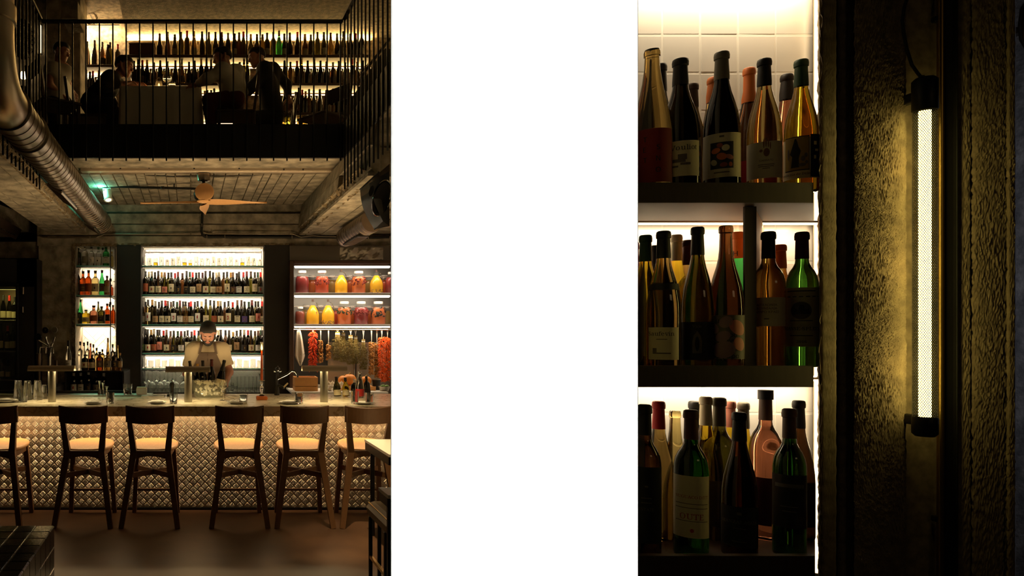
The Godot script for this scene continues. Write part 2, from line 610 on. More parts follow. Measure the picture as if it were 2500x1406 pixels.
func build_shell() -> void:
	var plan := [Vector2(-4.0, -1.6), Vector2(4.6, -1.6), Vector2(4.6, 3.4), Vector2(left_x(3.4), 3.4), Vector2(left_x(1.8), 1.8), Vector2(left_x(1.2), 1.2), Vector2(right_x(1.2), 1.2), Vector2(right_x(4.0), 4.0), Vector2(right_x(10.3), 10.3), Vector2(-4.0, 10.3)]
	struct("floor", slab(plan, -0.2, 0.0), M.floor, "polished brown concrete floor in front of the bar", "floor")
	struct("ceiling", slab(plan, 6.6, 6.8), M.black_paint, "dark high ceiling above the mezzanine", "ceiling")
	struct("wall_left", slab([Vector2(-4.2, -1.8), Vector2(-4.0, -1.8), Vector2(-4.0, 10.5), Vector2(-4.2, 10.5)], -0.2, 6.8), M.black_paint, "dark wall on the left of the bar room", "wall")
	struct("wall_back", slab([Vector2(-4.0, 10.1), Vector2(right_x(10.1), 10.1), Vector2(right_x(10.3), 10.3), Vector2(-4.0, 10.3)], 0, 6.6), M.black_paint, "dark back wall behind the bar shelves", "wall")
	struct("wall_front", slab([Vector2(-4.2, -1.8), Vector2(4.8, -1.8), Vector2(4.8, -1.6), Vector2(-4.2, -1.6)], -0.2, 6.8), M.soot, "dark wall opposite the bar", "wall")
	struct("wall_right", slab([Vector2(right_x(1.2), 1.2), Vector2(right_x(1.2) + 0.0006, 1.2), Vector2(right_x(4.0) + 0.03, 4.0), Vector2(right_x(10.5) + 0.06, 10.5), Vector2(right_x(10.5), 10.5), Vector2(right_x(4.0), 4.0)], -0.2, 6.8), M.white_paint, "thin wall at the right end of the bar, white outside", "wall")
	var k := 0.59882
	struct("wall_left_001", slab([Vector2(k * 1.2 - 0.0006, 1.2), Vector2(k * 1.2, 1.2), Vector2(left_x(1.8), 1.8), Vector2(left_x(3.5), 3.5), Vector2(left_x(3.5) - 0.04, 3.5), Vector2(left_x(1.8) - 0.02, 1.8)], -0.2, 6.8), M.white_paint, "thin wall left of the wine shelves, white outside", "wall")
	struct("wall_back_001", slab([Vector2(left_x(3.4), 3.4), Vector2(4.6, 3.4), Vector2(4.6, 3.6), Vector2(left_x(3.6), 3.6)], -0.2, 6.8), M.plaster, "plastered wall behind the concrete pier", "wall")
	struct("wall_right_001", slab([Vector2(4.6, -1.8), Vector2(4.8, -1.8), Vector2(4.8, 3.6), Vector2(4.6, 3.6)], -0.2, 6.8), M.black_paint, "dark wall right of the concrete pier", "wall")
	struct("trim_1", slab([Vector2(right_x(1.2), 1.2), Vector2(k * 1.2, 1.2), Vector2(k * 1.24, 1.24), Vector2(right_x(1.24) + 0.001, 1.24)], -0.2, 1.0), M.white_paint, "white sill under the tall opening to the sky", "sill")
	struct("trim_2", slab([Vector2(right_x(1.2), 1.2), Vector2(k * 1.2, 1.2), Vector2(k * 1.24, 1.24), Vector2(right_x(1.24) + 0.001, 1.24)], 2.3, 6.8), M.white_paint, "white head wall over the tall opening to the sky", "lintel")

const DF := 6.42   # depth of the mezzanine's front railing

func build_mezzanine() -> void:
	struct("mezzanine_floor", slab([Vector2(-4.0, 6.5), Vector2(right_x(6.5), 6.5), Vector2(right_x(10.1), 10.1), Vector2(-4.0, 10.1)], 3.305, 3.457), M.dark_concrete, "concrete floor slab of the mezzanine", "floor")
	struct("mezzanine_floor", beam_shape(rect(-3.6, 3.3, -1.40, 3.457), 0.6, 6.5), M.dark_concrete, "slab of the left gallery of the mezzanine", "floor")
	struct("mezzanine_floor", slab([Vector2(1.45 - SKEW * 5.0, 5.0), Vector2(right_x(5.0), 5.0), Vector2(right_x(6.5), 6.5), Vector2(1.45 - SKEW * 6.5, 6.5)], 3.3, 3.457), M.dark_concrete, "slab of the right gallery of the mezzanine", "floor")
	# black plate under the railing
	struct("trim_3", front_box(99, 303, 839, 385, DF + 0.02, DF + 0.05), M.black_metal, "black steel plate along the front edge of the mezzanine", "fascia")
	struct("trim_4", beam_shape(rect(-1.40, 3.152, -1.385, 3.47), 1.0, DF + 0.05), M.black_metal, "black steel plate along the left gallery edge", "fascia")
	struct("trim_5", beam_shape(rect(1.425, 3.152, 1.44, 3.47), 4.95, DF + 0.05), M.black_metal, "black steel plate along the right gallery edge", "fascia")
	var band := struct("steel_beam", front_box(196, 380, 836, 418, 7.5, 7.6, 0.004), M.steel_band, "shiny steel beam under the front of the mezzanine", "beam")
	for p in [[244, 393], [294, 411], [354, 387], [364, 410], [474, 411], [584, 411], [592, 389], [693, 414], [222, 409], [740, 414]]:
		obj("bolt", Shape.new().ball(at(p[0], p[1], 7.495), Vector3(0.009, 0.009, 0.006), 8, 5), M.black_metal, band)
	# railings: each bar is a part
	var r := thing("mezzanine_railing", "black steel railing along the front of the mezzanine, below the lit wine shelves", "railing", Vector3(0, 3.1, -DF))
	var off := r.position
	obj("handrail", moved(front_box(100, 46.5, 838, 52.5, DF - 0.02, DF + 0.03, 0.004), off), M.black_metal, r)
	var bar := Shape.new().box(Vector3.ZERO, Vector3(0.0135, px_y(50, DF) - px_y(393, DF), 0.0135), 0.002).mesh()
	for k in 23:
		var b := obj("baluster", bar, M.black_metal, r)
		b.position = at(112.0 + 32.7 * k, 221.5, DF) - off
	for side in [[-1.367, "left", 1.2], [1.42, "right", 4.98]]:
		var top := px_y(50, DF)
		var low: float = px_y(466, DF)
		var q := thing("mezzanine_railing", "black steel railing of the %s gallery, its bars running towards the camera" % side[1], "railing", room(side[0], low, 6.0))
		obj("handrail", moved(beam_shape(rect(side[0] - 0.02, top - 0.012, side[0] + 0.02, top + 0.012), side[2], DF - 0.032), q.position), M.black_metal, q)
		var long := Shape.new().box(Vector3.ZERO, Vector3(0.0135, top - low, 0.0135), 0.002).mesh()
		var d := DF - 0.06
		while d > side[2]:
			var b := obj("baluster", long, M.black_metal, q)
			b.position = room(side[0], (top + low) / 2.0, d) - q.position
			d -= 0.125
	# upper room: ceiling, lowered panel, columns
	struct("ceiling_001", slab([Vector2(-4.0, 6.8), Vector2(right_x(6.8), 6.8), Vector2(right_x(10.1), 10.1), Vector2(-4.0, 10.1)], 5.93, 6.05), M.plaster, "plastered ceiling over the mezzanine", "ceiling")
	struct("ceiling_002", slab([Vector2(px_x(307, 9.9), 10.1), Vector2(px_x(283, 8.4), 8.4), Vector2(px_x(270, 7.0), 7.0), Vector2(right_x(7.0), 7.0), Vector2(right_x(10.1), 10.1)], 5.74, 5.93), M.plaster, "lowered ceiling above the long wine shelves upstairs", "ceiling")
	struct("column_left", front_box(112, -60, 196, 303, 8.95, 9.4, 0.01), M.dark_concrete, "dark concrete column upstairs beside the shelves", "column")
	struct("trim_6", front_box(150, 2, 190, 45, 8.2, 8.6, 0.005), M.dark_concrete, "concrete beam end above the upstairs column", "beam")
	struct("wall_back_002", front_box(196, 20, 960, 318, 9.95, 10.09), M.plaster, "pale wall behind the upstairs wine shelves", "wall")

func build_ceiling() -> void:
	# board marked ceiling under the mezzanine; every board is a piece
	var c := struct("ceiling_003", slab([Vector2(-4.0, 7.6), Vector2(right_x(7.6), 7.6), Vector2(right_x(10.1), 10.1), Vector2(-4.0, 10.1)], 3.285, 3.304), M.concrete, "board marked concrete ceiling over the bar", "ceiling")
	var cuts := [190, 214, 242, 272, 297, 329, 351, 377, 404, 427, 466, 495, 523, 552, 585, 619, 646, 665, 690, 719, 749, 775, 810]
	for k in cuts.size() - 1:
		var o0: float = (cuts[k] - 462.0) * 7.5 / FOCAL + 0.006
		var o1: float = (cuts[k + 1] - 462.0) * 7.5 / FOCAL - 0.006
		var low := 3.268 - rng.randf_range(0.0, 0.011)
		obj("board", beam_shape(rect(o0, low, o1, 3.286), 7.605, 9.47), M.concrete, c)
	# back beam: three boards high
	var b := struct("beam_back", front_box(90, 499, 954, 600, 9.5, 9.9), M.concrete, "board marked concrete beam over the bar shelves", "beam")
	var rows := [[497, 519, 9.44], [520.5, 546, 9.395], [547.5, 574, 9.39], [575.5, 600, 9.375]]
	for q in rows:
		var x1: float = 540.0 + right_x(q[2]) * FOCAL / q[2] - 0.5
		obj("board", front_box(90 if q[0] > 500 else 205, q[0], x1 if q[0] > 570 else 738, q[1], q[2], 9.5, 0.008), M.concrete, b)
	# chipped lower edge of the beam
	obj("chipped_edge", rough_sheet(func(s, t): return at(lerpf(180, 720, s), lerpf(594, 601, t), 9.37 + t * 0.0), 160, 6, Vector3(0, 0.15, 1), 0.02, 0.9, 5), M.rubble, b)
	# right beam with boards underneath and broken plaster along its edge
	var rb := struct("beam_right", beam_shape([Vector2(1.56, 3.29), Vector2(1.50, 2.90), Vector2(1.53, 2.862), Vector2(1.7, 2.862), Vector2(1.7, 3.29)], 6.6, 9.45), M.concrete, "concrete beam on the right with broken plaster edge", "beam")
	obj("body", slab([Vector2(1.69 - SKEW * 6.6, 6.6), Vector2(right_x(6.6) - 0.004, 6.6), Vector2(right_x(9.45) - 0.004, 9.45), Vector2(1.69 - SKEW * 9.45, 9.45)], 2.862, 3.29), M.concrete, rb)
	struct("beam_right_001", beam_shape([Vector2(1.56, 3.29), Vector2(1.50, 2.90), Vector2(1.53, 2.862), Vector2(1.58, 2.862), Vector2(1.58, 3.29)], 5.75, 6.6), M.concrete, "near end of the concrete beam on the right", "beam")
	var o := 1.475
	for k in 5:
		var w: float = [0.17, 0.12, 0.2, 0.15, 0.16][k]
		obj("board", beam_shape(rect(o + 0.004, 2.835 + [0.0, 0.006, 0.002, 0.008, 0.003][k], o + w - 0.004, 2.863), maxf(5.76, (o + w) / 0.306 + 0.05), 9.44), M.concrete, rb)
		o += w
	obj("upper_board", beam_shape([Vector2(1.535, 3.27), Vector2(1.487, 3.09), Vector2(1.56, 3.09), Vector2(1.57, 3.27)], 5.76, 9.44), M.concrete, rb)
	obj("lower_board", beam_shape([Vector2(1.485, 3.083), Vector2(1.465, 2.93), Vector2(1.54, 2.93), Vector2(1.56, 3.083)], 6.9, 9.44), M.concrete, rb)
	obj("broken_plaster", rough_sheet(func(s, t): return room(lerpf(1.468, 1.56, t), lerpf(2.96, 2.835, t), lerpf(5.9, 9.3, s)), 130, 10, Vector3(-0.6, -0.8, 0), 0.07, 0.6, 11), M.rubble, rb)
	# left beam
	var lb := struct("beam_left", beam_shape(rect(-1.91, 2.89, -1.39, 3.29), 1.5, 9.45), M.concrete, "concrete beam on the left above the ventilation duct", "beam")
	o = -1.915
	for k in 4:
		var w2: float = [0.12, 0.16, 0.11, 0.14][k]
		obj("board", beam_shape(rect(o + 0.003, 2.872 + [0.0, 0.006, 0.002, 0.008][k], o + w2 - 0.003, 2.892), 1.5, 9.44), M.concrete, lb)
		o += w2
	obj("broken_plaster", rough_sheet(func(s, t): return room(lerpf(-1.42, -1.36, t), lerpf(2.868, 2.95, t), lerpf(5.0, 9.3, s)), 120, 8, Vector3(0.6, -0.8, 0), 0.05, 0.6, 14), M.rubble, lb)
	build_duct()
	build_fan()
	build_spotlight()
	build_conduits()
	build_speaker()

func build_duct() -> void:
	var axis := -1.155
	var y := EYE + 1.415
	var t := thing("ventilation_duct", "long galvanized spiral ventilation duct hanging along the left beam", "duct", room(axis, y, 6.5))
	var pts := []
	for k in 6:
		pts.append(room(axis, y, 9.08 - k * 0.95) - t.position)
	for k in range(1, 7):
		var a := PI / 2 * k / 6.0
		pts.append(room(axis, y + 0.3 * (1 - cos(a)), 4.33 - 0.3 * sin(a)) - t.position)
	for k in 4:
		pts.append(room(axis, y + 0.3 + 0.6 * (k + 1), 4.03) - t.position)
	obj("duct_tube", Shape.new().tube(pts, 0.138, 40), M.galvanized, t)
	var dir := (room(axis, y, 8.0) - room(axis, y, 9.0)).normalized()
	var bas := Basis(Vector3.UP.cross(dir).normalized(), dir, Vector3.UP)
	bas = Basis(bas.x, dir, bas.x.cross(dir)).rotated(Vector3.UP, 0.10)
	var ring := Shape.new().lathe([Vector2(0.136, -0.006), Vector2(0.1415, -0.003), Vector2(0.1415, 0.003), Vector2(0.136, 0.006)], 40).mesh()
	var d := 9.04
	while d > 4.4:
		var s := obj("seam", ring, M.dark_galvanized, t)
		s.transform = Transform3D(bas, room(axis, y, d) - t.position)
		d -= 0.115
	var collar := Shape.new().lathe([Vector2(0.136, -0.05), Vector2(0.15, -0.045), Vector2(0.15, 0.045), Vector2(0.136, 0.05)], 40).mesh()
	for dd in [5.0, 4.45]:
		obj("collar", collar, M.galvanized, t).transform = Transform3D(bas, room(axis, y, dd) - t.position)
	obj("collar", collar, M.galvanized, t).position = room(axis, y + 0.42, 4.03) - t.position
	obj("end_rim", Shape.new().lathe([Vector2(0.136, -0.03), Vector2(0.146, -0.03), Vector2(0.146, 0.01), Vector2(0.136, 0.012)], 40), M.galvanized, t).transform = Transform3D(bas, room(axis, y, 9.06) - t.position)
	for g in [[6.32, 7.14], [8.5, 9.0]]:
		var mid := room(axis, y, (g[0] + g[1]) / 2.0) - t.position
		var rad := Vector3(-0.5, -0.866, 0)
		var side := dir.cross(rad).normalized()
		rad = side.cross(dir).normalized()
		var gb := Basis(side, dir, side.cross(dir))
		var half: float = (g[1] - g[0]) / 2.0
		var grille := obj("grille", Shape.new().box(mid + rad * 0.128, Vector3(0.15, half * 2.0, 0.02), 0.003, gb), M.black_metal, t)
		var f := Shape.new()
		for e in [-1.0, 1.0]:
			f.box(mid + rad * 0.142 + side * 0.078 * e, Vector3(0.012, half * 2.0 + 0.02, 0.02), 0.003, gb)
			f.box(mid + rad * 0.142 + dir * half * e, Vector3(0.16, 0.014, 0.02), 0.003, gb)
		obj("frame", f, M.galvanized, grille)
		var n := int(half * 2.0 / 0.032)
		var slat := Shape.new().box(Vector3.ZERO, Vector3(0.146, 0.006, 0.016), 0.0, gb.rotated(side, 0.5)).mesh()
		for k in n:
			obj("slat", slat, M.dark_galvanized, grille).position = mid + rad * 0.143 + dir * (half * 2.0 * ((k + 0.5) / n - 0.5))
	for dd in [5.6, 7.5, 8.9]:
		obj("hanger", Shape.new().box(room(axis, y + 0.14, dd) - t.position, Vector3(0.03, 0.12, 0.02), 0.002), M.black_metal, t)
	# second duct, under the right beam
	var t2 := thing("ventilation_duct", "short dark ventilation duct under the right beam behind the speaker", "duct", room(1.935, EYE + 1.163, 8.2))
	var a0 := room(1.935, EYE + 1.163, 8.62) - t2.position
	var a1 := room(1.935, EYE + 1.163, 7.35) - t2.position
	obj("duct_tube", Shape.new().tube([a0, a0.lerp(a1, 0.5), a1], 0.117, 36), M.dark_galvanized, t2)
	var ring2 := Shape.new().lathe([Vector2(0.115, -0.005), Vector2(0.1205, -0.002), Vector2(0.1205, 0.002), Vector2(0.115, 0.005)], 36).mesh()
	for k in 10:
		obj("seam", ring2, M.galvanized, t2).transform = Transform3D(bas, a0.lerp(a1, 0.06 + 0.095 * k))
	var gr := obj("grille", Shape.new().bar(a0.lerp(a1, 0.15) + Vector3(-0.02, -0.118, 0.02), a0.lerp(a1, 0.75) + Vector3(-0.02, -0.118, 0.02), 0.12, 0.02, Vector3(1, 0, 0), 0.003), M.black_metal, t2)
	for k in 12:
		obj("slat", Shape.new().box(a0.lerp(a1, 0.18 + 0.045 * k) + Vector3(-0.02, -0.131, 0.02), Vector3(0.11, 0.006, 0.012)), M.dark_galvanized, gr)
	obj("hanger", Shape.new().box(a0.lerp(a1, 0.4) + Vector3(0, 0.13, 0), Vector3(0.03, 0.04, 0.02), 0.002), M.black_metal, t2)

func build_fan() -> void:
	var top := at(497.5, 418, 7.62)
	var hub := at(500, 474, 7.62)
	top.y = 3.262
	hub.x = top.x
	var t := thing("ceiling_fan", "ceiling fan with three pale wooden propeller blades above the bar", "fan", hub)
	var h := top.y - hub.y
	obj("canopy", Shape.new().lathe([Vector2(0, h - 0.085), Vector2(0.022, h - 0.085), Vector2(0.05, h - 0.08), Vector2(0.068, h - 0.07), Vector2(0.08, h - 0.01), Vector2(0.08, h), Vector2(0, h)], 28), M.canopy, t)
	obj("rod", Shape.new().lathe([Vector2(0.012, 0.05), Vector2(0.012, h - 0.07)], 12), M.black_metal, t)
	obj("collar", Shape.new().lathe([Vector2(0.012, 0.075), Vector2(0.024, 0.08), Vector2(0.02, h - 0.09), Vector2(0.012, h - 0.08)], 14), M.black_metal, t)
	obj("motor_housing", Shape.new().lathe([Vector2(0.0, -0.07), Vector2(0.07, -0.07), Vector2(0.1, -0.05), Vector2(0.112, 0.0), Vector2(0.1, 0.05), Vector2(0.055, 0.08), Vector2(0.02, 0.092), Vector2(0, 0.092)], 28), M.black_metal, t)
	obj("hub_disc", Shape.new().lathe([Vector2(0.0, -0.014), Vector2(0.09, -0.012), Vector2(0.104, 0.0), Vector2(0.09, 0.012), Vector2(0.0, 0.014)], 32, Transform3D(Basis(Vector3.RIGHT, 1.32), Vector3(0.01, 0.005, 0.1))), M.oak, t)
	obj("hub_neck", Shape.new().lathe([Vector2(0.0, -0.105), Vector2(0.05, -0.103), Vector2(0.075, -0.09), Vector2(0.06, -0.07), Vector2(0.0, -0.066)], 28, Transform3D(Basis.IDENTITY, Vector3(0, 0, 0.06))), M.oak, t)
	for a in [[-0.10, 0.0], [PI + 0.06, 0.0], [PI / 2, 0.1]]:
		var blade := Shape.new()
		for side in [-1.0, 1.0]:
			blade.grid(func(s, u):
				var x: float = lerpf(0.03 + a[1], 0.69, s)
				var c: float = lerpf(0.13, 0.05, s) * (1.0 - pow(s, 7.0)) * (0.75 + 0.35 * sin(PI * minf(s * 1.4, 1.0)))
				var w: float = (u - 0.5) * c
				var tw: float = lerpf(0.42, 0.2, s)
				var th: float = 0.010 * (1.0 - pow(absf(u * 2.0 - 1.0), 2.0)) * side
				return Vector3(x, -0.085 + w * sin(tw) + th * cos(tw) - 0.02 * s, w * cos(tw) - th * sin(tw)) if side > 0 else Vector3(x, -0.085 + w * sin(tw) + th * cos(tw) - 0.02 * s, w * cos(tw) - th * sin(tw)), 22, 8)
		obj("blade", blade, M.oak, t).basis = Basis(Vector3.UP, a[0])

func build_spotlight() -> void:
	var t := thing("track_spotlight", "small white spotlight with a teal glow on the left end of a black rail", "spotlight", at(261, 462, 8.3))
	var p := t.position
	var rail_a := at(254, 455, 8.28) - p
	var rail_b := at(484, 461, 8.0) - p
	obj("rail", Shape.new().bar(rail_a, rail_b, 0.022, 0.026, Vector3(0, 0, 1), 0.003), M.black_metal, t)
	obj("rail_joint", Shape.new().box(rail_a.lerp(rail_b, 0.63), Vector3(0.04, 0.034, 0.034), 0.004), M.black_metal, t)
	obj("ceiling_stem", Shape.new().tube([rail_b.lerp(rail_a, 0.25), rail_b.lerp(rail_a, 0.25) + Vector3(0, 3.27 - px_y(459, 8.05), 0)], 0.007), M.black_metal, t)
	obj("cable", Shape.new().tube([Vector3(0.05, 0.03, 0), Vector3(0.0, 0.055, 0.02), Vector3(-0.06, 0.04, 0.03), Vector3(-0.05, 0.01, 0.03), Vector3(0.0, 0.012, 0.02), Vector3(0.05, 0.03, 0.0)], 0.006, 6), M.black_metal, t)
	var tilt := Basis(Vector3(0, 0, 1), 0.18) * Basis(Vector3(1, 0, 0), -0.35)
	obj("yoke", Shape.new().box(tilt * Vector3(0.045, -0.05, 0), Vector3(0.006, 0.13, 0.016), 0.002, tilt).box(tilt * Vector3(-0.045, -0.05, 0), Vector3(0.006, 0.13, 0.016), 0.002, tilt).box(tilt * Vector3(0, 0.012, 0), Vector3(0.096, 0.008, 0.02), 0.002, tilt), M.white, t)
	obj("lamp_head", Shape.new().lathe([Vector2(0.036, -0.15), Vector2(0.05, -0.15), Vector2(0.05, -0.135), Vector2(0.042, -0.12), Vector2(0.04, -0.03), Vector2(0.03, -0.012), Vector2(0, -0.01)], 24, Transform3D(tilt, Vector3.ZERO)), M.white, t)
	var teal := Color(0.45, 1.0, 0.84)
	obj("bulb", Shape.new().ball(tilt * Vector3(0, -0.143, 0), Vector3(0.034, 0.018, 0.034), 16, 8, tilt), glow(Color(0.8, 1.0, 0.95), 2.4), t)
	var l := SpotLight3D.new()
	l.name = "spot_beam"
	l.light_color = teal
	l.light_energy = 3.0
	l.spot_range = 12.0
	l.spot_angle = 10.0
	l.spot_attenuation = 2.0
	l.light_size = 0.03
	l.shadow_enabled = true
	t.add_child(l)
	l.position = tilt * Vector3(0, -0.17, 0)
	l.basis = Basis.looking_at(at(275, 968, 6.75) - t.position - l.position, Vector3(0, 0, 1))
	var up := OmniLight3D.new()
	up.name = "lamp_glow"
	up.light_color = teal
	up.light_energy = 0.12
	up.omni_range = 6.0
	up.light_size = 0.03
	up.shadow_enabled = true
	t.add_child(up)
	up.position = Vector3(-0.07, -0.02, 0.06)

# lamps on the high ceiling and behind the camera, out of the picture
func build_room_lamps() -> void:
	for q in [[room(1.02, 4.9, 4.5), room(1.36, 0.72, 5.0), 30.0, 10.0, "ceiling spotlight over the white tables at the right end of the bar room"], [room(0.1, 6.2, 2.2), room(-0.2, 0.0, 3.9), 0.14, 14.0, "ceiling spotlight over the floor in front of the bar stools"]]:
		var t := thing("ceiling_spotlight", q[4], "spotlight", q[0])
		var aim: Vector3 = (q[1] - q[0]).normalized()
		var b := Basis.looking_at(aim, Vector3(0, 0, 1))
		obj("lamp_head", Shape.new().lathe([Vector2(0.035, -0.02), Vector2(0.04, -0.02), Vector2(0.04, 0.1), Vector2(0.0, 0.1)], 20, Transform3D(b * Basis(Vector3.RIGHT, PI / 2), Vector3.ZERO)), M.black_metal, t)
		obj("lens", Shape.new().lathe([Vector2(0, 0.0), Vector2(0.033, 0.0), Vector2(0.033, 0.004), Vector2(0, 0.004)], 20, Transform3D(b * Basis(Vector3.RIGHT, PI / 2), Vector3.ZERO)), glow(Color(1.0, 0.86, 0.62), 2.0), t)
		obj("rod", Shape.new().tube([Vector3(0, 0.06, 0), Vector3(0, 6.6 - t.position.y, 0)], 0.01), M.black_metal, t)
		var l := SpotLight3D.new()
		l.name = "spot_beam"
		l.light_color = Color(1.0, 0.86, 0.62)
		l.light_energy = q[2]
		l.spot_angle = q[3]
		l.spot_range = 15.0
		l.spot_attenuation = 2.0
		l.light_size = 0.033
		l.shadow_enabled = true
		t.add_child(l)
		l.position = aim * 0.03
		l.basis = b
	var w := thing("wall_light", "broad warm wall light on the dark wall behind the camera", "lamp", Vector3(2.1, 2.5, 1.58))
	obj("diffuser", Shape.new().box(Vector3(0, 0, -0.03), Vector3(0.9, 0.3, 0.02), 0.005), glow(Color(1.0, 0.84, 0.6), 0.8), w)
	obj("housing", Shape.new().box(Vector3(0, 0, -0.0), Vector3(0.94, 0.34, 0.036), 0.005), M.black_metal, w)
	strip_light("lamp_light", w.position + Vector3(0, 0, -0.045), Vector2(0.88, 0.28), Vector3(0, -0.15, -1), Vector3.UP, 0.035, Color(1.0, 0.84, 0.64), w)

func build_conduits() -> void:
	var t := thing("conduit", "thin grey electrical conduit along the left of the back beam", "conduit", at(180, 578, 9.36))
	var p := t.position
	var pts := []
	for q in [[95, 575], [105, 579], [118, 580], [170, 580], [219, 580], [234, 580], [244, 576], [256, 571.5], [270, 571], [350, 571.5], [480, 570], [495, 567.5], [508, 570.5], [519, 571]]:
		pts.append(at(q[0], q[1], 9.355) - p)
	obj("tube", Shape.new().tube(pts, 0.009, 8), M.galvanized, t)
	for x in [118, 219, 466]:
		obj("clip", Shape.new().box(at(x, 579.5 if x < 300 else 571, 9.352) - p, Vector3(0.018, 0.03, 0.02), 0.003), M.galvanized, t)
	var k := thing("conduit", "thick black electrical conduit dropping behind the fan and running right", "conduit", at(600, 577, 9.35))
	p = k.position
	pts = []
	for q in [[497, 496], [496, 505], [494, 520], [493, 550], [492, 565], [494, 573], [500, 577.5], [510, 578.5], [600, 578.5], [700, 579], [760, 579], [860, 580], [925, 580], [938, 579], [950, 579]]:
		pts.append(at(q[0], q[1], 9.345) - p)
	obj("tube", Shape.new().tube(pts, 0.017, 10), M.black_metal, k)
	for q in [[505, 578], [549, 578], [713, 579], [899, 580], [493, 550]]:
		obj("clip", Shape.new().box(at(q[0], q[1] - 0.5, 9.33) - p, Vector3(0.014, 0.045, 0.012), 0.003), M.galvanized, k)
	var c := thing("cable", "slim grey cable looping along the black conduit towards the right duct", "cable", at(700, 573, 9.33))
	p = c.position
	pts = []
	for q in [[519, 571.5], [600, 572], [690, 572.5], [712, 572], [722, 575], [735, 579.5], [750, 578], [765, 576.5], [785, 578], [827, 579]]:
		pts.append(at(q[0], q[1] - 1.0, 9.325) - p)
	obj("tube", Shape.new().tube(pts, 0.007, 8), M.galvanized, c)
	obj("clip", Shape.new().box(at(519, 571, 9.325) - p, Vector3(0.02, 0.022, 0.02), 0.004), M.galvanized, c)
	obj("clip", Shape.new().box(at(706, 572, 9.325) - p, Vector3(0.02, 0.022, 0.02), 0.004), M.galvanized, c)

func build_speaker() -> void:
	# a wedge shaped monitor under the right gallery, its face turned down to the room
	var d := 5.5
	var c := at(930, 478, d)
	var t := thing("loudspeaker", "black loudspeaker hung under the right gallery beside the beam", "speaker", c)
	var q := func(x, y, dd): return at(x, y, dd) - c
	var body := Shape.new()
	var right := 951.0
	# curved left side: a column of quads
	var n := 10
	var a := []
	var b := []
	var e := []
	for k in n + 1:
		var s := float(k) / n
		var x := lerpf(879, 914, s) - 9.0 * sin(PI * s)
		var y := lerpf(462, 560, s)
		a.append(q.call(x, y, 5.60))
		b.append(q.call(lerpf(901, 935, s) - 4.0 * sin(PI * s), y - 14.0 - 6.0 * s, 5.36))
		e.append(q.call(right, lerpf(y - 45, y - 8, s), 5.36))
	for k in n:
		body.face([a[k], a[k + 1], b[k + 1], b[k]], Vector3(-1, 0, 0.4))
		body.face([b[k], b[k + 1], e[k + 1], e[k]], Vector3(0, 0, 1))
	var back := []
	for k in n + 1:
		back.append(a[k] + Vector3(0, 0, -0.02))
	body.face([a[0], b[0], e[0], q.call(right, 400, 5.60)], Vector3(0, 1, 0))
	body.face([a[n], b[n], e[n], q.call(right, 545, 5.60)], Vector3(0, -1, 0))
	var rear := [q.call(right, 400, 5.60)]
	for k in n + 1:
		rear.append(a[k])
	rear.append(q.call(right, 545, 5.60))
	body.face(rear, Vector3(0, 0, -1))
	obj("cabinet", body, M.black_gloss, t)
	var face_c := Basis(Vector3(0, 1, 0), -0.35) * Basis(Vector3(1, 0, 0), 0.25) * Basis(Vector3(0, 0, 1), -0.3)
	var facing := face_c * Basis(Vector3(1, 0, 0), PI / 2)
	obj("tweeter", Shape.new().lathe([Vector2(0.0, -0.02), Vector2(0.025, -0.006), Vector2(0.03, 0.004), Vector2(0.0, 0.006)], 24, Transform3D(facing * Basis.from_scale(Vector3(0.6, 1, 1.4)), q.call(907, 466, 5.35))), M.rubber, t)
	obj("woofer_ring", Shape.new().lathe([Vector2(0.084, 0.0), Vector2(0.09, 0.012), Vector2(0.096, 0.0), Vector2(0.084, 0.0)], 36, Transform3D(facing * Basis.from_scale(Vector3(0.72, 1, 1.5)), q.call(932, 484, 5.345))), M.chrome, t)
	obj("woofer_cone", Shape.new().lathe([Vector2(0.0, -0.012), Vector2(0.02, -0.01), Vector2(0.082, 0.006)], 32, Transform3D(facing * Basis.from_scale(Vector3(0.72, 1, 1.5)), q.call(932, 484, 5.345))), M.rubber, t)
	obj("edge_trim", Shape.new().tube([q.call(879.5, 462, 5.58), q.call(925, 420, 5.35)], 0.006, 6).tube([q.call(914.5, 560, 5.58), q.call(951, 536, 5.38)], 0.006, 6), M.black_metal, t)
	obj("bracket", Shape.new().bar(q.call(930, 450, 5.62), q.call(926, 446, 5.76), 0.05, 0.02, Vector3(1, 0, 0), 0.003), M.black_metal, t)

const WARM := Color(1.0, 0.84, 0.6)
const GOLD := Color(1.0, 0.82, 0.5)
const NICHE := Color(1.0, 0.9, 0.76)
const LIT := 4.0   # all the shelf strips together

# a glowing strip with a light of the same size in front of its face
func led(label: String, a: Vector3, b: Vector3, w: float, towards: Vector3, energy: float, color := WARM, glow_mat: StandardMaterial3D = null, group := "", called := "led_strip", thick := 0.006) -> void:
	var t := thing(called, label, "light strip", (a + b) / 2.0, group)
	var along := (b - a).normalized()
	var n := towards.normalized()
	var side := along.cross(n).normalized()
	n = side.cross(along).normalized()
	if n.dot(towards) < 0:
		n = -n
	var bs := Basis(along, n, along.cross(n))
	obj("diffuser", Shape.new().box(Vector3.ZERO, Vector3(a.distance_to(b), thick, w), minf(0.012, thick * 0.33), bs), glow_mat if glow_mat else M.strip, t)
	obj("channel", Shape.new().box(-n * (thick / 2.0 + 0.0025), Vector3(a.distance_to(b) + 0.004, 0.005, w + 0.004), 0.0, bs), M.galvanized, t)
	strip_light("strip_light", t.position + n * (thick / 2.0 + 0.0015), Vector2(a.distance_to(b), w), n, bs.z, energy * LIT, color, t)

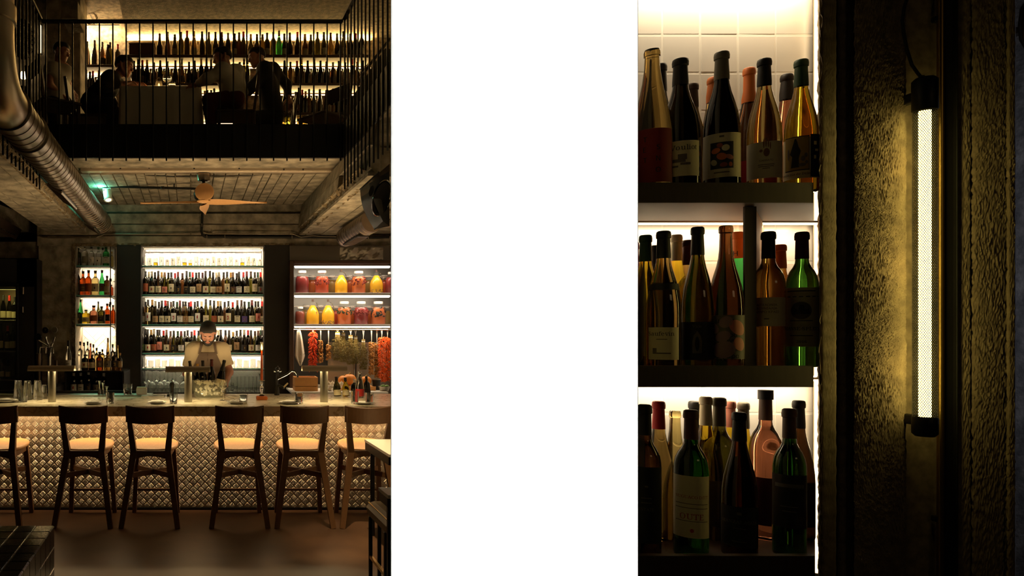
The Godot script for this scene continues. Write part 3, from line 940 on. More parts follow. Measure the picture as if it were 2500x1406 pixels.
func herringbone(called: String, x0: float, y0: float, x1: float, y1: float, d: float, label: String) -> void:
	var back := struct(called, front_box(x0 - 2, y0 - 2, x1 + 2, y1 + 2, d, d + 0.12), M.grout, label, "wall")
	var w := 0.07
	var k := 3
	var tile := Shape.new().box(Vector3.ZERO, Vector3(w * k - 0.004, w - 0.004, 0.012), 0.0025).mesh()
	var c := (at(x0, y0, d) + at(x1, y1, d)) / 2.0
	var half := (at(x1, y0, d) - at(x0, y1, d)) / 2.0
	var rot := Basis(Vector3(0, 0, 1), PI / 4)
	var made := 0
	var rest := Shape.new()
	var n := int((half.x + half.y) / w * 1.5) + 4
	for i in range(-n, n):
		for j in range(-n, n):
			for way in 2:
				var diff := posmod(i - j, 2 * k)
				if (way == 0 and diff != 0) or (way == 1 and diff != 2 * k - 1):
					continue
				var p := Vector3(i + k / 2.0, j + 0.5, 0) if way == 0 else Vector3(i + 0.5, j + k / 2.0, 0)
				p = rot * (p * w)
				if absf(p.x) > half.x + 0.01 or absf(p.y) > half.y + 0.01:
					continue
				var xf := Transform3D(rot * Basis(Vector3(0, 0, 1), 0.0 if way == 0 else PI / 2) * Basis(Vector3(0, 1, 0), rng.randf_range(-0.012, 0.012)), c + p + Vector3(0, 0, 0.006 + rng.randf_range(-0.001, 0.001)))
				made += 1
				if made <= 298:
					obj("tile", tile, M.tile, back).transform = xf
				else:
					rest.add(Shape.new().box(Vector3.ZERO, Vector3(w * k - 0.004, w - 0.004, 0.012)), xf)
	if made > 298:
		obj("tiles", rest, M.tile, back).set_meta("kind", "stuff")

func glass_shelf(parent: Node3D, x0: float, x1: float, y: float, d0: float, d1: float) -> void:
	var p := parent.position
	var g := obj("shelf", moved(front_box(x0, y, x1, y + 2.6, d0 + 0.012, d1, 0.001), p), M.shelf_glass, parent)
	obj("glass_edge", moved(front_box(x0, y, x1, y + 2.6, d0, d0 + 0.011, 0.001), p), M.c_teal_edge, g)
	obj("rail", moved(front_box(x0, y + 2.9, x1, y + 5.2, d0 - 0.003, d0 + 0.012, 0.001), p), M.black_metal, parent)
	obj("rail", moved(front_box(x0, y + 2.9, x1, y + 5.2, d1 - 0.02, d1 - 0.008, 0.001), p), M.black_metal, parent)

func build_back_bar() -> void:
	M.c_teal_edge = mat(Color(0.3, 0.62, 0.55), 0.15)
	M.c_teal_edge.backlight_enabled = true
	M.c_teal_edge.backlight = Color(0.5, 0.8, 0.75)
	M.white_side = mat(Color(0.86, 0.82, 0.76), 0.5)
	struct("column_left_001", Shape.new().box(Vector3((px_x(93, 9.38) + px_x(183, 9.38)) / 2.0, px_y(599, 9.38) / 2.0, -9.74), Vector3(px_x(183, 9.38) - px_x(93, 9.38), px_y(599, 9.38), 0.7), 0.008), M.dark_concrete, "rough dark concrete column left of the spirit shelves", "column")
	obj("arris", rough_sheet(func(s, t): return at(lerpf(175, 184, t), lerpf(596, 905, s), 9.372 - 0.004 * t), 90, 4, Vector3(0.4, 0, 1), 0.03, 0.8, 31), M.rubble, get_node("column_left_001"))
	for q in [[285.5, 344.0, "trim_7", "left of the wine shelves"], [645.5, 706.5, "trim_8", "between the wine shelves and the jar cabinet"]]:
		struct(q[2], Shape.new().box(Vector3((px_x(q[0], 9.36) + px_x(q[1], 9.36)) / 2.0, px_y(598, 9.36) / 2.0, -9.72), Vector3(px_x(q[1], 9.36) - px_x(q[0], 9.36), px_y(598, 9.36), 0.72), 0.004), M.panel, "matt black wall panel " + q[3], "panel")
	# the two tiled niches
	herringbone("wall_back_003", 184, 590, 286, 906, 9.92, "white herringbone tiles behind the spirit bottles")
	herringbone("wall_back_004", 343, 590, 646, 962, 9.92, "white herringbone tiles behind the wine bottles")
	for q in [[183.0, 186.0], [282.5, 285.4], [344.2, 346.5], [643, 645.4]]:
		obj("side", front_box(q[0], 600, q[1], 905, 9.5, 9.92), M.white_side, get_node("wall_back_003" if q[0] < 300 else "wall_back_004"))
	struct("trim_9", front_box(184, 588, 286, 595, 9.52, 9.95), M.rubble, "chipped plaster soffit over the spirit shelves", "soffit")
	struct("trim_10", front_box(343, 588, 646, 597, 9.52, 9.95), M.rubble, "chipped plaster soffit over the wine shelves", "soffit")
	# metal frames with glass shelves
	var a := thing("shelf_unit", "narrow black metal shelf unit with glass shelves full of spirits", "shelf", at(234, 790, 9.46))
	for y in [648, 720, 791]:
		glass_shelf(a, 184.5, 269, y, 9.46, 9.88)
	for x in [183.6, 268.5]:
		obj("post", moved(front_box(x, 600, x + 2.2, 905, 9.447, 9.46), a.position), M.black_metal, a)
	for x in [189, 280]:
		obj("post", moved(front_box(x, 602, x + 1.8, 800, 9.86, 9.872), a.position), M.black_metal, a)
	obj("top_rail", moved(front_box(183.6, 599.5, 270.5, 601.7, 9.447, 9.46), a.position), M.black_metal, a)
	for y in [600, 652, 724, 795]:
		obj("side_rail", Shape.new().bar(at(269.5, y, 9.46) - a.position, at(281, y + 7, 9.86) - a.position, 0.011, 0.011, Vector3(0, 1, 0)), M.black_metal, a)
	for p in [[268.5, 680], [268, 737], [267, 742]]:
		obj("clamp", moved(front_box(p[0] - 1.5, p[1], p[0] + 3.5, p[1] + 7, 9.44, 9.47), a.position), M.black_metal, a)
	var b := thing("shelf_unit", "wide metal shelf unit with glass shelves full of wine behind the bartender", "shelf", at(495, 901, 9.46))
	for y in [648.5, 719, 792, 862]:
		glass_shelf(b, 344.5, 645, y, 9.46, 9.88)
	glass_shelf(b, 340.5, 645, 899, 9.44, 9.88)
	obj("top_rail", moved(front_box(344.5, 600.5, 645, 602, 9.447, 9.46), b.position), M.black_metal, b)
	obj("top_rail", moved(front_box(351, 612, 641, 613.5, 9.86, 9.87), b.position), M.black_metal, b)
	for x in [344.6, 643.2]:
		obj("post", moved(front_box(x, 600.5, x + 1.6, 905, 9.447, 9.46), b.position), M.black_metal, b)
	for x in [352, 638]:
		obj("post", moved(front_box(x, 612, x + 1.5, 905, 9.86, 9.872), b.position), M.black_metal, b)
	# strips under every shelf
	var k := 0
	for y in [605, 656.5, 728, 799]:
		led("light strip at the back of the narrow spirit shelves, %s from the top" % nth(k + 1), at(192, y, 9.79), at(279, y, 9.79), 0.02, Vector3(0, -1, -0.25), 0.07, NICHE, null, "strips in the spirit shelves")
		k += 1
	led("light strip low behind the bottles on the dark back counter", at(215, 868, 9.8), at(272, 868, 9.8), 0.02, Vector3(0, 0.6, -0.8), 0.05)
	k = 0
	for y in [606, 657.5, 728, 800, 870]:
		led("light strip at the back of the wide wine shelves, %s from the top" % nth(k + 1), at(354, y, 9.79), at(636, y, 9.79), 0.02, Vector3(0, -1, -0.25), [0.42, 0.24, 0.2, 0.2, 0.3][k], NICHE, null, "strips in the wine shelves")
		k += 1
	k = 0
	for y in [653.6, 724.2, 797.2]:
		led("light strip under the front edge of the wide wine shelves, %s from the top" % nth(k + 1), at(348, y, 9.478), at(642, y, 9.478), 0.012, Vector3(0, -1, -0.3), 0.11, NICHE, null, "front strips in the wine shelves")
		k += 1
	build_cabinet()
	build_back_counter()
	build_upstairs_shelves()

func build_cabinet() -> void:
	struct("trim_11", front_box(707, 600, 953, 636, 9.28, 9.9), mat(Color(0.33, 0.3, 0.27), 0.3, 0.4), "dull grey panel over the jar cabinet", "panel")
	var foil := obj("wrap", rough_sheet(func(s, t): return at(lerpf(830, 935, s), lerpf(604, 634, t), 9.268), 40, 14, Vector3(0.2, 0.3, 1), 0.018, 0.6, 3), mat(Color(0.55, 0.52, 0.48), 0.22, 0.85), get_node("trim_11"))
	var t := thing("jar_cabinet", "lit wall cabinet with a wooden frame holding glass jars of infusions", "cabinet", at(830, 965, 9.2))
	var p := t.position
	obj("frame_side", moved(front_box(707.5, 636, 717.5, 946.5, 9.2, 9.9, 0.004), p), M.stained, t)
	obj("frame_top", moved(front_box(717.5, 636, 953, 643, 9.2, 9.9, 0.004), p), M.stained, t)
	obj("back_panel", moved(front_box(714, 640, 960, 804, 9.86, 9.9), p), mat(Color(0.5, 0.49, 0.47), 0.35, 0.6), t)
	for y in [714.5, 791.5]:
		obj("shelf", moved(front_box(717.5, y, 953, y + 3, 9.24, 9.86, 0.002), p), M.white, t)
	obj("hanging_rail", Shape.new().tube([at(717.5, 804.5, 9.3) - p, at(953, 804.5, 9.3) - p], 0.011, 12), M.chrome, t)
	obj("hanging_rail", Shape.new().tube([at(717.5, 800.5, 9.5) - p, at(953, 800.5, 9.5) - p], 0.009, 12), M.chrome, t)
	for y in [674.5, 748]:
		obj("guard_wire", Shape.new().tube([at(718, y, 9.5) - p, at(953, y, 9.5) - p], 0.004, 8), M.chrome, t)
	var cool := Color(1.0, 0.92, 0.8)
	led("bright light tube at the top of the jar cabinet", at(718.5, 651, 9.26), at(952, 651, 9.26), 0.042, Vector3(0, -0.9, -0.35), 0.12, cool, M.cool_strip, "", "light_tube", 0.036)
	led("bright light tube under the upper jar shelf", at(718.5, 722.6, 9.24), at(952, 722.6, 9.24), 0.042, Vector3(0, -0.9, -0.35), 0.12, cool, M.cool_strip, "", "light_tube", 0.036)
	led("light tube under the lower jar shelf above the hanging herbs", at(718.5, 797.6, 9.24), at(952, 797.6, 9.24), 0.03, Vector3(0, -1, -0.15), 0.22, Color(1.0, 0.88, 0.7), M.cool_strip, "", "light_tube", 0.02)
	# behind the hanging herbs: a dim kitchen wall
	struct("wall_back_005", front_box(716, 806, 960, 964, 9.93, 10.05), mat(Color(0.14, 0.135, 0.13), 0.6), "grey wall behind the hanging herbs", "wall")
	var doors := thing("steel_fridge", "dim steel fridge doors behind the hanging herbs", "fridge", at(850, 960, 9.9))
	obj("door", moved(front_box(800, 835, 868, 962, 9.9, 9.925, 0.004), doors.position), M.galvanized, doors)
	obj("door", moved(front_box(870, 835, 953, 962, 9.9, 9.925, 0.004), doors.position), M.galvanized, doors)
	obj("handle", moved(front_box(864, 880, 866.5, 925, 9.87, 9.9, 0.003), doors.position), M.chrome, doors)

func build_back_counter() -> void:
	# dark counter under the spirit shelves, its top and lower shelf carry bottles
	var t := thing("back_counter", "black back counter under the spirit shelves with an open shelf of bottles", "counter", at(230, 905, 9.0))
	var p := t.position
	t.position.y = 0
	p = t.position
	obj("worktop", moved(front_box(158, 905, 302, 909, 8.75, 9.36, 0.003), p), M.black_gloss, t)
	obj("shelf", moved(front_box(158, 961, 302, 965, 8.75, 9.3, 0.003), p), M.black_paint, t)
	obj("back_board", Shape.new().box(Vector3((px_x(158, 8.75) + px_x(302, 8.75)) / 2.0, px_y(909, 8.75) / 2.0, -9.33) - p, Vector3(px_x(302, 8.75) - px_x(158, 8.75), px_y(909, 8.75), 0.03)), M.black_paint, t)
	for x in [158, 300]:
		obj("side", Shape.new().box(Vector3(px_x(x + 1, 8.75), px_y(909, 8.75) / 2.0, -9.05) - p, Vector3(0.02, px_y(909, 8.75), 0.58), 0.002), M.black_metal if x < 200 else M.panel, t)
	obj("base", Shape.new().box(Vector3((px_x(158, 8.75) + px_x(302, 8.75)) / 2.0, px_y(965, 8.75) / 2.0, -9.05) - p, Vector3(px_x(302, 8.75) - px_x(158, 8.75) - 0.03, px_y(965, 8.75) - 0.002, 0.5), 0.003), M.black_paint, t)
	# counter under the wine shelves and along the right
	var u := thing("back_counter", "dark back counter under the wine shelves with glasses on it", "counter", Vector3(px_x(495, 9.1), 0, -9.2))
	obj("worktop", moved(front_box(342, 958, 648, 961, 9.1, 9.9, 0.003), u.position), M.black_gloss, u)
	obj("body", Shape.new().box(Vector3(0, px_y(961.4, 9.1) / 2.0, -9.55) - Vector3(0, 0, -9.2), Vector3(px_x(647, 9.1) - px_x(343, 9.1), px_y(961.4, 9.1), 0.6), 0.004), M.black_paint, u)
	var r := thing("back_counter", "pale kitchen worktop under the hanging herbs on the right", "counter", Vector3(px_x(830, 8.9), 0, -9.2))
	obj("worktop", moved(front_box(712, 957, 948, 962, 8.6, 9.85, 0.003), r.position), M.white, r)
	obj("body", Shape.new().box(Vector3(0, px_y(962.4, 8.6) / 2.0, -9.2) - Vector3(0, 0, -9.2), Vector3(px_x(940, 8.6) - px_x(716, 8.6), px_y(962.4, 8.6), 1.1), 0.004), M.panel, r)

func build_upstairs_shelves() -> void:
	var d0 := 9.62
	var sets := [[303, 905, 133, 140.5, "top"], [300, 905, 202, 208.5, "second"], [300, 905, 274, 280.5, "third"], [300, 905, 310, 316, "fourth"], [197, 277, 157, 163.5, "top corner"], [197, 280, 229, 235, "second corner"]]
	for q in sets:
		var t := thing("wall_shelf", "dark wooden %s wine shelf upstairs" % q[4] + (" in the left corner" if q[0] < 250 else " along the back wall"), "shelf", at((q[0] + q[1]) / 2.0, q[3], d0))
		obj("board", moved(front_box(q[0], q[2], q[1], q[3], d0, 9.949, 0.004), t.position), M.dark_wood, t)
		for k in (2 if q[0] < 250 else 5):
			obj("bracket", moved(front_box(q[0] + 12 + k * 140.0 * (0.35 if q[0] < 250 else 1.0), q[3], q[0] + 14 + k * 140.0 * (0.35 if q[0] < 250 else 1.0), q[3] + 8, 9.9, 9.949, 0.001), t.position), M.black_metal, t)
	var b := thing("wooden_box", "long dark wooden box on the top wine shelf upstairs", "box", at(346, 133, 9.75))
	obj("box_body", moved(front_box(315, 107, 377, 133, 9.66, 9.86, 0.003), b.position), M.stained, b)
	obj("lid", moved(front_box(314, 104.5, 378, 107, 9.655, 9.865, 0.003), b.position), M.stained, b)
	var e := [2.8, 0.7, 0.6, 0.45, 0.2, 0.2]
	var ys := [99, 165.5, 231.5, 300.5, 186, 252]
	for k in 4:
		led("warm light strip at the back of the long upstairs wine shelves, %s from the top" % nth(k + 1), at(310, ys[k], 9.93), at(905, ys[k], 9.93), 0.022, Vector3(0, 0.45, 0.9) if k else Vector3(0, 1, 0.3), e[k], GOLD, null, "strips upstairs")
	for k in 2:
		led("warm light strip under the %s shelf in the left corner upstairs" % ["top", "second"][k], at(200, ys[4 + k], 9.93), at(274, ys[4 + k], 9.93), 0.02, Vector3(0, 0.45, 0.9), 0.1, WARM)
	led("warm light strip along the wall in the left corner upstairs", at(199, 60, 9.92), at(199, 152, 9.92), 0.02, Vector3(0.9, 0, -0.1), 0.45, WARM)
	led("light strip at the ceiling in the left corner upstairs", at(204, 62, 9.8), at(292, 62, 9.8), 0.02, Vector3(0, -0.6, -0.8), 0.3, WARM)
	# lit gap far left in the gallery
	var w := thing("wall_lamp", "bright slim wall light seen through the far left gallery bars", "lamp", at(98, 95, 9.0))
	obj("diffuser", Shape.new().box(Vector3.ZERO, Vector3(0.022, 0.36, 0.03), 0.006), M.strip, w)
	obj("mount", Shape.new().box(Vector3(0, 0, -0.022), Vector3(0.05, 0.40, 0.014), 0.003), M.black_metal, w)
	strip_light("lamp_light", w.position + Vector3(0.012, 0, 0.016), Vector2(0.02, 0.34), Vector3(0.3, 0, 1), Vector3.UP, 0.03, WARM, w)
	struct("column_left_002", front_box(30, -60, 112, 303, 9.02, 9.3, 0.01), M.dark_concrete, "dark wall section in the left gallery upstairs", "column")
	var l := thing("small_lamp", "small glowing lamp low behind the left gallery bars", "lamp", at(57, 193, 8.9))
	obj("shade", Shape.new().lathe([Vector2(0.02, 0.0), Vector2(0.035, 0.01), Vector2(0.04, 0.05), Vector2(0.03, 0.09), Vector2(0, 0.1)], 16), M.strip, l)
	obj("base", Shape.new().lathe([Vector2(0, -0.12), Vector2(0.05, -0.12), Vector2(0.05, -0.1), Vector2(0.012, -0.09), Vector2(0.012, 0.005)], 16), M.black_metal, l)
	obj("bracket", Shape.new().box(Vector3(0, -0.11, -0.07), Vector3(0.04, 0.02, 0.12), 0.003), M.black_metal, l)
	var om := OmniLight3D.new()
	om.name = "lamp_light"
	om.light_color = WARM
	om.light_energy = 0.02
	om.light_size = 0.04
	om.shadow_enabled = true
	l.add_child(om)
	om.position = Vector3(0, 0.05, 0.06)

# a closed skin through loops of points with as many points each
func loft(loops: Array, smooth := true, foot := true) -> Shape:
	var s := Shape.new()
	var m := loops.size()
	var k: int = loops[0].size()
	var mid := []
	for l in loops:
		var c := Vector3.ZERO
		for p in l:
			c += p
		mid.append(c / k)
	for j in m - 1:
		for i in k:
			var i2 := (i + 1) % k
			var q := [loops[j][i], loops[j][i2], loops[j + 1][i2], loops[j + 1][i]]
			if smooth:
				var nn := []
				for e in [[j, i], [j, i2], [j + 1, i2], [j + 1, i]]:
					var c0: Vector3 = loops[e[0]][(e[1] + 1) % k] - loops[e[0]][(e[1] + k - 1) % k]
					var c1: Vector3 = loops[mini(e[0] + 1, m - 1)][e[1]] - loops[maxi(e[0] - 1, 0)][e[1]]
					var g := c0.cross(c1).normalized()
					if g.dot(loops[e[0]][e[1]] - mid[e[0]]) < 0:
						g = -g
					nn.append(g)
				s.tri(q[0], q[1], q[2], nn[0], nn[1], nn[2])
				s.tri(q[0], q[2], q[3], nn[0], nn[2], nn[3])
			else:
				s.face(q, (q[0] + q[1] + q[2] + q[3]) / 4.0 - (mid[j] + mid[j + 1]) / 2.0)
	if foot:
		s.face(loops[0], mid[0] - mid[1])
	s.face(loops[m - 1], mid[m - 1] - mid[m - 2])
	return s

const TOP := 0.928   # height of the bar counter

func build_counter() -> void:
	var t := thing("bar_counter", "long bar counter with a pale marble top and a front of steel tread plate", "counter", Vector3(-0.8, 0, -6.0))
	var p := t.position
	var plan := [Vector2(-3.4, 5.74), Vector2(right_x(5.74) - 0.004, 5.74), Vector2(right_x(6.9) - 0.004, 6.9), Vector2(-3.4, 6.9)]
	obj("marble_top", moved(slab(plan, TOP - 0.022, TOP), p), M.marble, t)
	obj("marble_edge", moved(slab([Vector2(-3.4, 5.745), Vector2(right_x(5.745) - 0.004, 5.745), Vector2(right_x(5.9) - 0.004, 5.9), Vector2(-3.4, 5.9)], TOP - 0.082, TOP - 0.0225), p), M.marble, t)
	obj("core", moved(slab([Vector2(-3.4, 6.05), Vector2(right_x(6.05) - 0.004, 6.05), Vector2(right_x(6.7) - 0.004, 6.7), Vector2(-3.4, 6.7)], 0.0, TOP - 0.0225), p), M.black_paint, t)
	var plate := obj("tread_plate", moved(slab([Vector2(-3.4, 6.04), Vector2(right_x(6.04) - 0.004, 6.04), Vector2(right_x(6.049) - 0.004, 6.049), Vector2(-3.4, 6.049)], 0.02, TOP - 0.04), p), M.tread, t)
	# tread pattern: patches of five raised ribs, turned by turns
	var patch := Shape.new()
	for k in 5:
		var y := (k - 2) * 0.0082
		var l := 0.0208 - absf(k - 2) * 0.0004
		var w := 0.0031
		var h := 0.004
		var a := Vector3(-l, y, 0)
		var b := Vector3(l, y, 0)
		var u0 := Vector3(-l * 0.7, y - w, 0)
		var u1 := Vector3(l * 0.7, y - w, 0)
		var v0 := Vector3(-l * 0.7, y + w, 0)
		var v1 := Vector3(l * 0.7, y + w, 0)
		var r0 := Vector3(-l * 0.62, y, h)
		var r1 := Vector3(l * 0.62, y, h)
		patch.face([u0, u1, r1, r0], Vector3(0, -1, 1))
		patch.face([v0, v1, r1, r0], Vector3(0, 1, 1))
		patch.face([a, u0, r0], Vector3(-1, -1, 1)); patch.face([a, v0, r0], Vector3(-1, 1, 1))
		patch.face([b, u1, r1], Vector3(1, -1, 1)); patch.face([b, v1, r1], Vector3(1, 1, 1))
	var step := 0.0335
	var spots := []
	for j in 26:
		for i in 116:
			if (i + j) % 2 == 0:
				var x := -2.05 + i * step
				if x < right_x(6.04) - 0.02:
					spots.append([Vector3(x, 0.04 + j * step, -6.04), i % 2])
	var mm := MultiMesh.new()
	mm.transform_format = MultiMesh.TRANSFORM_3D
	mm.mesh = patch.mesh()
	mm.instance_count = spots.size()
	for k in spots.size():
		mm.set_instance_transform(k, Transform3D(Basis(Vector3(0, 0, 1), PI / 4 if spots[k][1] == 0 else -PI / 4), spots[k][0] - p))
	var mi := MultiMeshInstance3D.new()
	mi.name = "raised_ribs"
	mi.multimesh = mm
	mi.material_override = M.tread
	mi.set_meta("kind", "stuff")
	plate.add_child(mi, true)
	obj("foot_plate", moved(slab([Vector2(-3.4, 6.03), Vector2(right_x(6.03) - 0.004, 6.03), Vector2(right_x(6.06) - 0.004, 6.06), Vector2(-3.4, 6.06)], 0.0, 0.022), p), M.black_metal, t)
	# light under the overhang
	led("warm light strip under the overhang of the marble bar top", Vector3(-3.3, TOP - 0.086, -5.955), Vector3(right_x(5.93) - 0.03, TOP - 0.086, -5.955), 0.016, Vector3(0, -1, 0), 0.52, Color(1.0, 0.83, 0.6), M.strip)
	for q in [[-1.05, -0.55, "left"], [0.36, 1.1, "right"]]:
		led("work light strip along the inner edge of the bar, %s of the bartender" % q[2], Vector3(q[0], TOP - 0.05, -6.93), Vector3(q[1], TOP - 0.05, -6.93), 0.03, Vector3(0, 1, 0.5), 1.7 * (q[1] - q[0]), Color(1.0, 0.85, 0.62), M.strip)
	# inner ledge with tools, seen over the counter
	var rail := thing("work_rail", "low glass and steel work ledge behind the left end of the bar", "ledge", at(215, 972, 6.75))
	obj("ledge", moved(slab([Vector2(-2.3, 6.62), Vector2(px_x(370, 6.7), 6.62), Vector2(px_x(370, 6.7), 6.86), Vector2(-2.3, 6.86)], TOP + 0.0005, TOP + 0.012), rail.position), M.brushed, rail)
	obj("upstand", moved(slab([Vector2(-2.3, 6.845), Vector2(px_x(335, 6.7), 6.845), Vector2(px_x(335, 6.7), 6.86), Vector2(-2.3, 6.86)], TOP + 0.012, TOP + 0.035), rail.position), M.black_metal, rail)

func build_stools() -> void:
	var t := Node3D.new()
	t.name = "bar_stool"
	add_child(t)
	var X := Vector3(1, 0, 0)
	for s in [-1.0, 1.0]:
		obj("rear_leg", Shape.new().taper(Vector3(0.222 * s, 0, 0.27), Vector3(0.136 * s, 0.585, 0.175), Vector2(0.04, 0.038), Vector2(0.05, 0.045), X).taper(Vector3(0.136 * s, 0.58, 0.175), Vector3(0.175 * s, 0.945, 0.235), Vector2(0.05, 0.045), Vector2(0.034, 0.03), X), M.stool_wood, t)
		obj("front_leg", Shape.new().taper(Vector3(0.186 * s, 0, -0.215), Vector3(0.152 * s, 0.588, -0.15), Vector2(0.034, 0.034), Vector2(0.042, 0.04), X), M.stool_wood, t)
		obj("side_apron", Shape.new().bar(Vector3(0.142 * s, 0.562, 0.16), Vector3(0.152 * s, 0.568, -0.15), 0.05, 0.02, Vector3.UP), M.stool_wood, t)
		obj("cross_brace", Shape.new().bar(Vector3(0.165 * s, 0.40, 0.205), Vector3(-0.163 * s, 0.394 + 0.004 * s, -0.172), 0.042, 0.017, Vector3.UP, 0.003), M.stool_wood, t)
	obj("foot_rest", Shape.new().bar(Vector3(-0.175, 0.2, -0.193), Vector3(0.175, 0.2, -0.193), 0.02, 0.018, Vector3.UP, 0.003), M.stool_wood, t)
	# seat: a rounded board, a little raised towards the front
	var ring := []
	for y in [[0.0, 0.965], [0.006, 0.993], [0.016, 1.0], [0.023, 0.985], [0.026, 0.96]]:
		var l := []
		for k in 40:
			var a := TAU * k / 40.0
			var r := 1.0 / pow(pow(absf(cos(a)), 2.5) + pow(absf(sin(a)), 2.5), 0.4)
			var z: float = sin(a) * r * 0.212 * y[1] - 0.028
			l.append(Vector3(cos(a) * r * 0.203 * y[1], 0.592 + y[0] - z * 0.075, z))
		ring.append(l)
	obj("seat", loft(ring), M.oak, t)
	# curved backrest
	var sec := []
	for k in 15:
		var u := k / 7.0 - 1.0
		var z := 0.262 - 0.045 * u * u
		var dip := 0.014 * (1.0 - u * u)
		var x := 0.193 * u
		var y0 := 0.828 - dip * 0.9
		var y1 := 0.962 - dip
		sec.append([Vector3(x, y0, z - 0.012), Vector3(x, y0, z + 0.008), Vector3(x, y1 - 0.006, z + 0.026), Vector3(x, y1, z + 0.02), Vector3(x, y1, z + 0.008), Vector3(x, y1 - 0.006, z + 0.002)])
	obj("backrest", loft(sec, false), M.stool_wood, t)
	var ap := []
	for k in 13:
		var u := k / 6.0 - 1.0
		ap.append([Vector3(0.118 * u, 0.552 - 0.022 * u * u, 0.172), Vector3(0.118 * u, 0.552 - 0.022 * u * u, 0.195), Vector3(0.118 * u, 0.597, 0.197), Vector3(0.118 * u, 0.597, 0.172)])
	obj("rear_apron", loft(ap, false), M.stool_wood, t)
	var what := ["leftmost wooden bar stool, cut by the left edge of the view", "wooden bar stool second from left, in front of the folded napkin plate", "wooden bar stool third from left, below the bartender's left lamp", "wooden bar stool fourth from left, below the candle", "wooden bar stool fifth from left, below the right bar lamp", "rightmost wooden bar stool, half behind the white table"]
	var xs := [-12.0, 205.5, 369.0, 583.5, 741.5, 898.0]
	for k in 6:
		var o: Node3D = t if k == 0 else t.duplicate()
		if k > 0:
			o.name = "bar_stool_%03d" % k
			add_child(o, true)
		o.position = Vector3(px_x(xs[k], 5.56), 0, -5.74)
		o.rotation.y = [0.0, 0.01, -0.015, 0.012, 0.0, 0.01][k]
		tag(o, what[k], "bar stool", "bar stools in front of the counter")

func table_corner(label: String, off: float, d_far: float, y: float, thick: float, top_mat: Material, d_near: float) -> void:
	# the part of a table left of the end wall
	var t := thing("dining_table", label, "table", room(off, 0, d_far))
	var p := t.position
	var a := Vector2(off - SKEW * d_far, d_far)
	var plan := [a, Vector2(right_x(d_far) - 0.003, d_far), Vector2(right_x(d_near) - 0.003, d_near), Vector2(off - SKEW * (d_near + 0.02), d_near + 0.02)]
	obj("tabletop", moved(slab(plan, y - 0.018, y), p), top_mat, t)
	obj("apron", moved(slab([plan[0] + Vector2(0.004, -0.004), plan[1] + Vector2(0, -0.004), plan[2] + Vector2(0, 0.03), plan[3] + Vector2(0.004, 0.03)], y - 0.018 - thick, y - 0.0185), p), M.black_metal, t)
	obj("leg", Shape.new().box(room(off + 0.045, (y - thick - 0.02) / 2.0, d_far - 0.06) - p, Vector3(0.03, y - thick - 0.02, 0.03), 0.003), M.black_metal, t)

func build_foreground() -> void:
	table_corner("white table at the right edge, the farther one, beside the rightmost stool", 1.344, 5.34, 0.72, 0.06, M.white, 4.66)
	table_corner("white table at the right edge, the nearer one, just above the bench", 1.005, 3.7, 0.72, 0.05, M.white, 3.5)
	var t := thing("bench", "upholstered bench with thin black legs at the lower right edge", "bench", room(1.15, 0, 4.2))
	var p := t.position
	var sec := []
	for d in [4.42, 4.40, 4.2, 4.05, 3.95]:
		var w := 0.02 if d > 4.41 else 0.0
		var o0 := 1.118 + w
		var o1: float = right_x(d) + SKEW * d - 0.004
		sec.append([room(o0 + 0.012, 0.39 + w, d) - p, room(o1, 0.39 + w, d) - p, room(o1, 0.475 - w, d) - p, room(o0 + 0.05, 0.475 - w, d) - p, room(o0 + 0.018, 0.465 - w, d) - p, room(o0, 0.44, d) - p])
	obj("cushion", loft(sec, false), M.bench_leather, t)
	obj("piping", Shape.new().tube([room(1.135, 0.468, 4.40) - p, room(1.135, 0.468, 3.97) - p], 0.005, 6), M.brass, t)
	for q in [[1.135, 4.36], [1.19, 4.36], [1.135, 4.02]]:
		obj("leg", Shape.new().box(room(q[0], 0.195, q[1]) - p, Vector3(0.022, 0.39, 0.022), 0.002), M.black_metal, t)
	obj("stretcher", Shape.new().bar(room(1.135, 0.14, 4.36) - p, room(1.135, 0.14, 4.02) - p, 0.018, 0.018, Vector3.UP), M.brass, t)
	# tiled low wall on the left
	var off := -0.693
	var h := 0.55
	var b := thing("tiled_block", "low wall end clad in glossy dark green tiles at the lower left", "low wall", room(-1.2, 0, 3.0))
	p = b.position
	obj("core", moved(beam_shape(rect(-2.2, 0.0, off - 0.0035, h - 0.0035), 2.2, 3.5725), p), M.green_grout, b)
	var top := Shape.new().box(Vector3.ZERO, Vector3(0.0865, 0.012, 0.107), 0.003).mesh()
	for i in 9:
		for j in 12:
			var tl := obj("tile", top, M.green_tile, b)
			tl.position = room(off - 0.047 - 0.0905 * i, h - 0.006 + rng.randf_range(-0.0008, 0.0008), 3.58 - 0.056 - 0.111 * j) - p
			tl.rotation = Vector3(rng.randf_range(-0.012, 0.012), SKEW, rng.randf_range(-0.012, 0.012))
	var side := Shape.new().box(Vector3.ZERO, Vector3(0.012, 0.1035, 0.107), 0.003).mesh()
	for j in 5:
		for i in 12:
			var tl := obj("tile", side, M.green_tile, b)
			tl.position = room(off - 0.006, h - 0.054 - 0.107 * j, 3.58 - 0.056 - 0.111 * i) - p
			tl.rotation = Vector3(0, SKEW, 0)
	var front := Shape.new().box(Vector3.ZERO, Vector3(0.0865, 0.1035, 0.012), 0.003).mesh()
	for j in 5:
		for i in 6:
			obj("tile", front, M.green_tile, b).position = room(off - 0.047 - 0.0905 * i, h - 0.054 - 0.107 * j, 3.574) - p

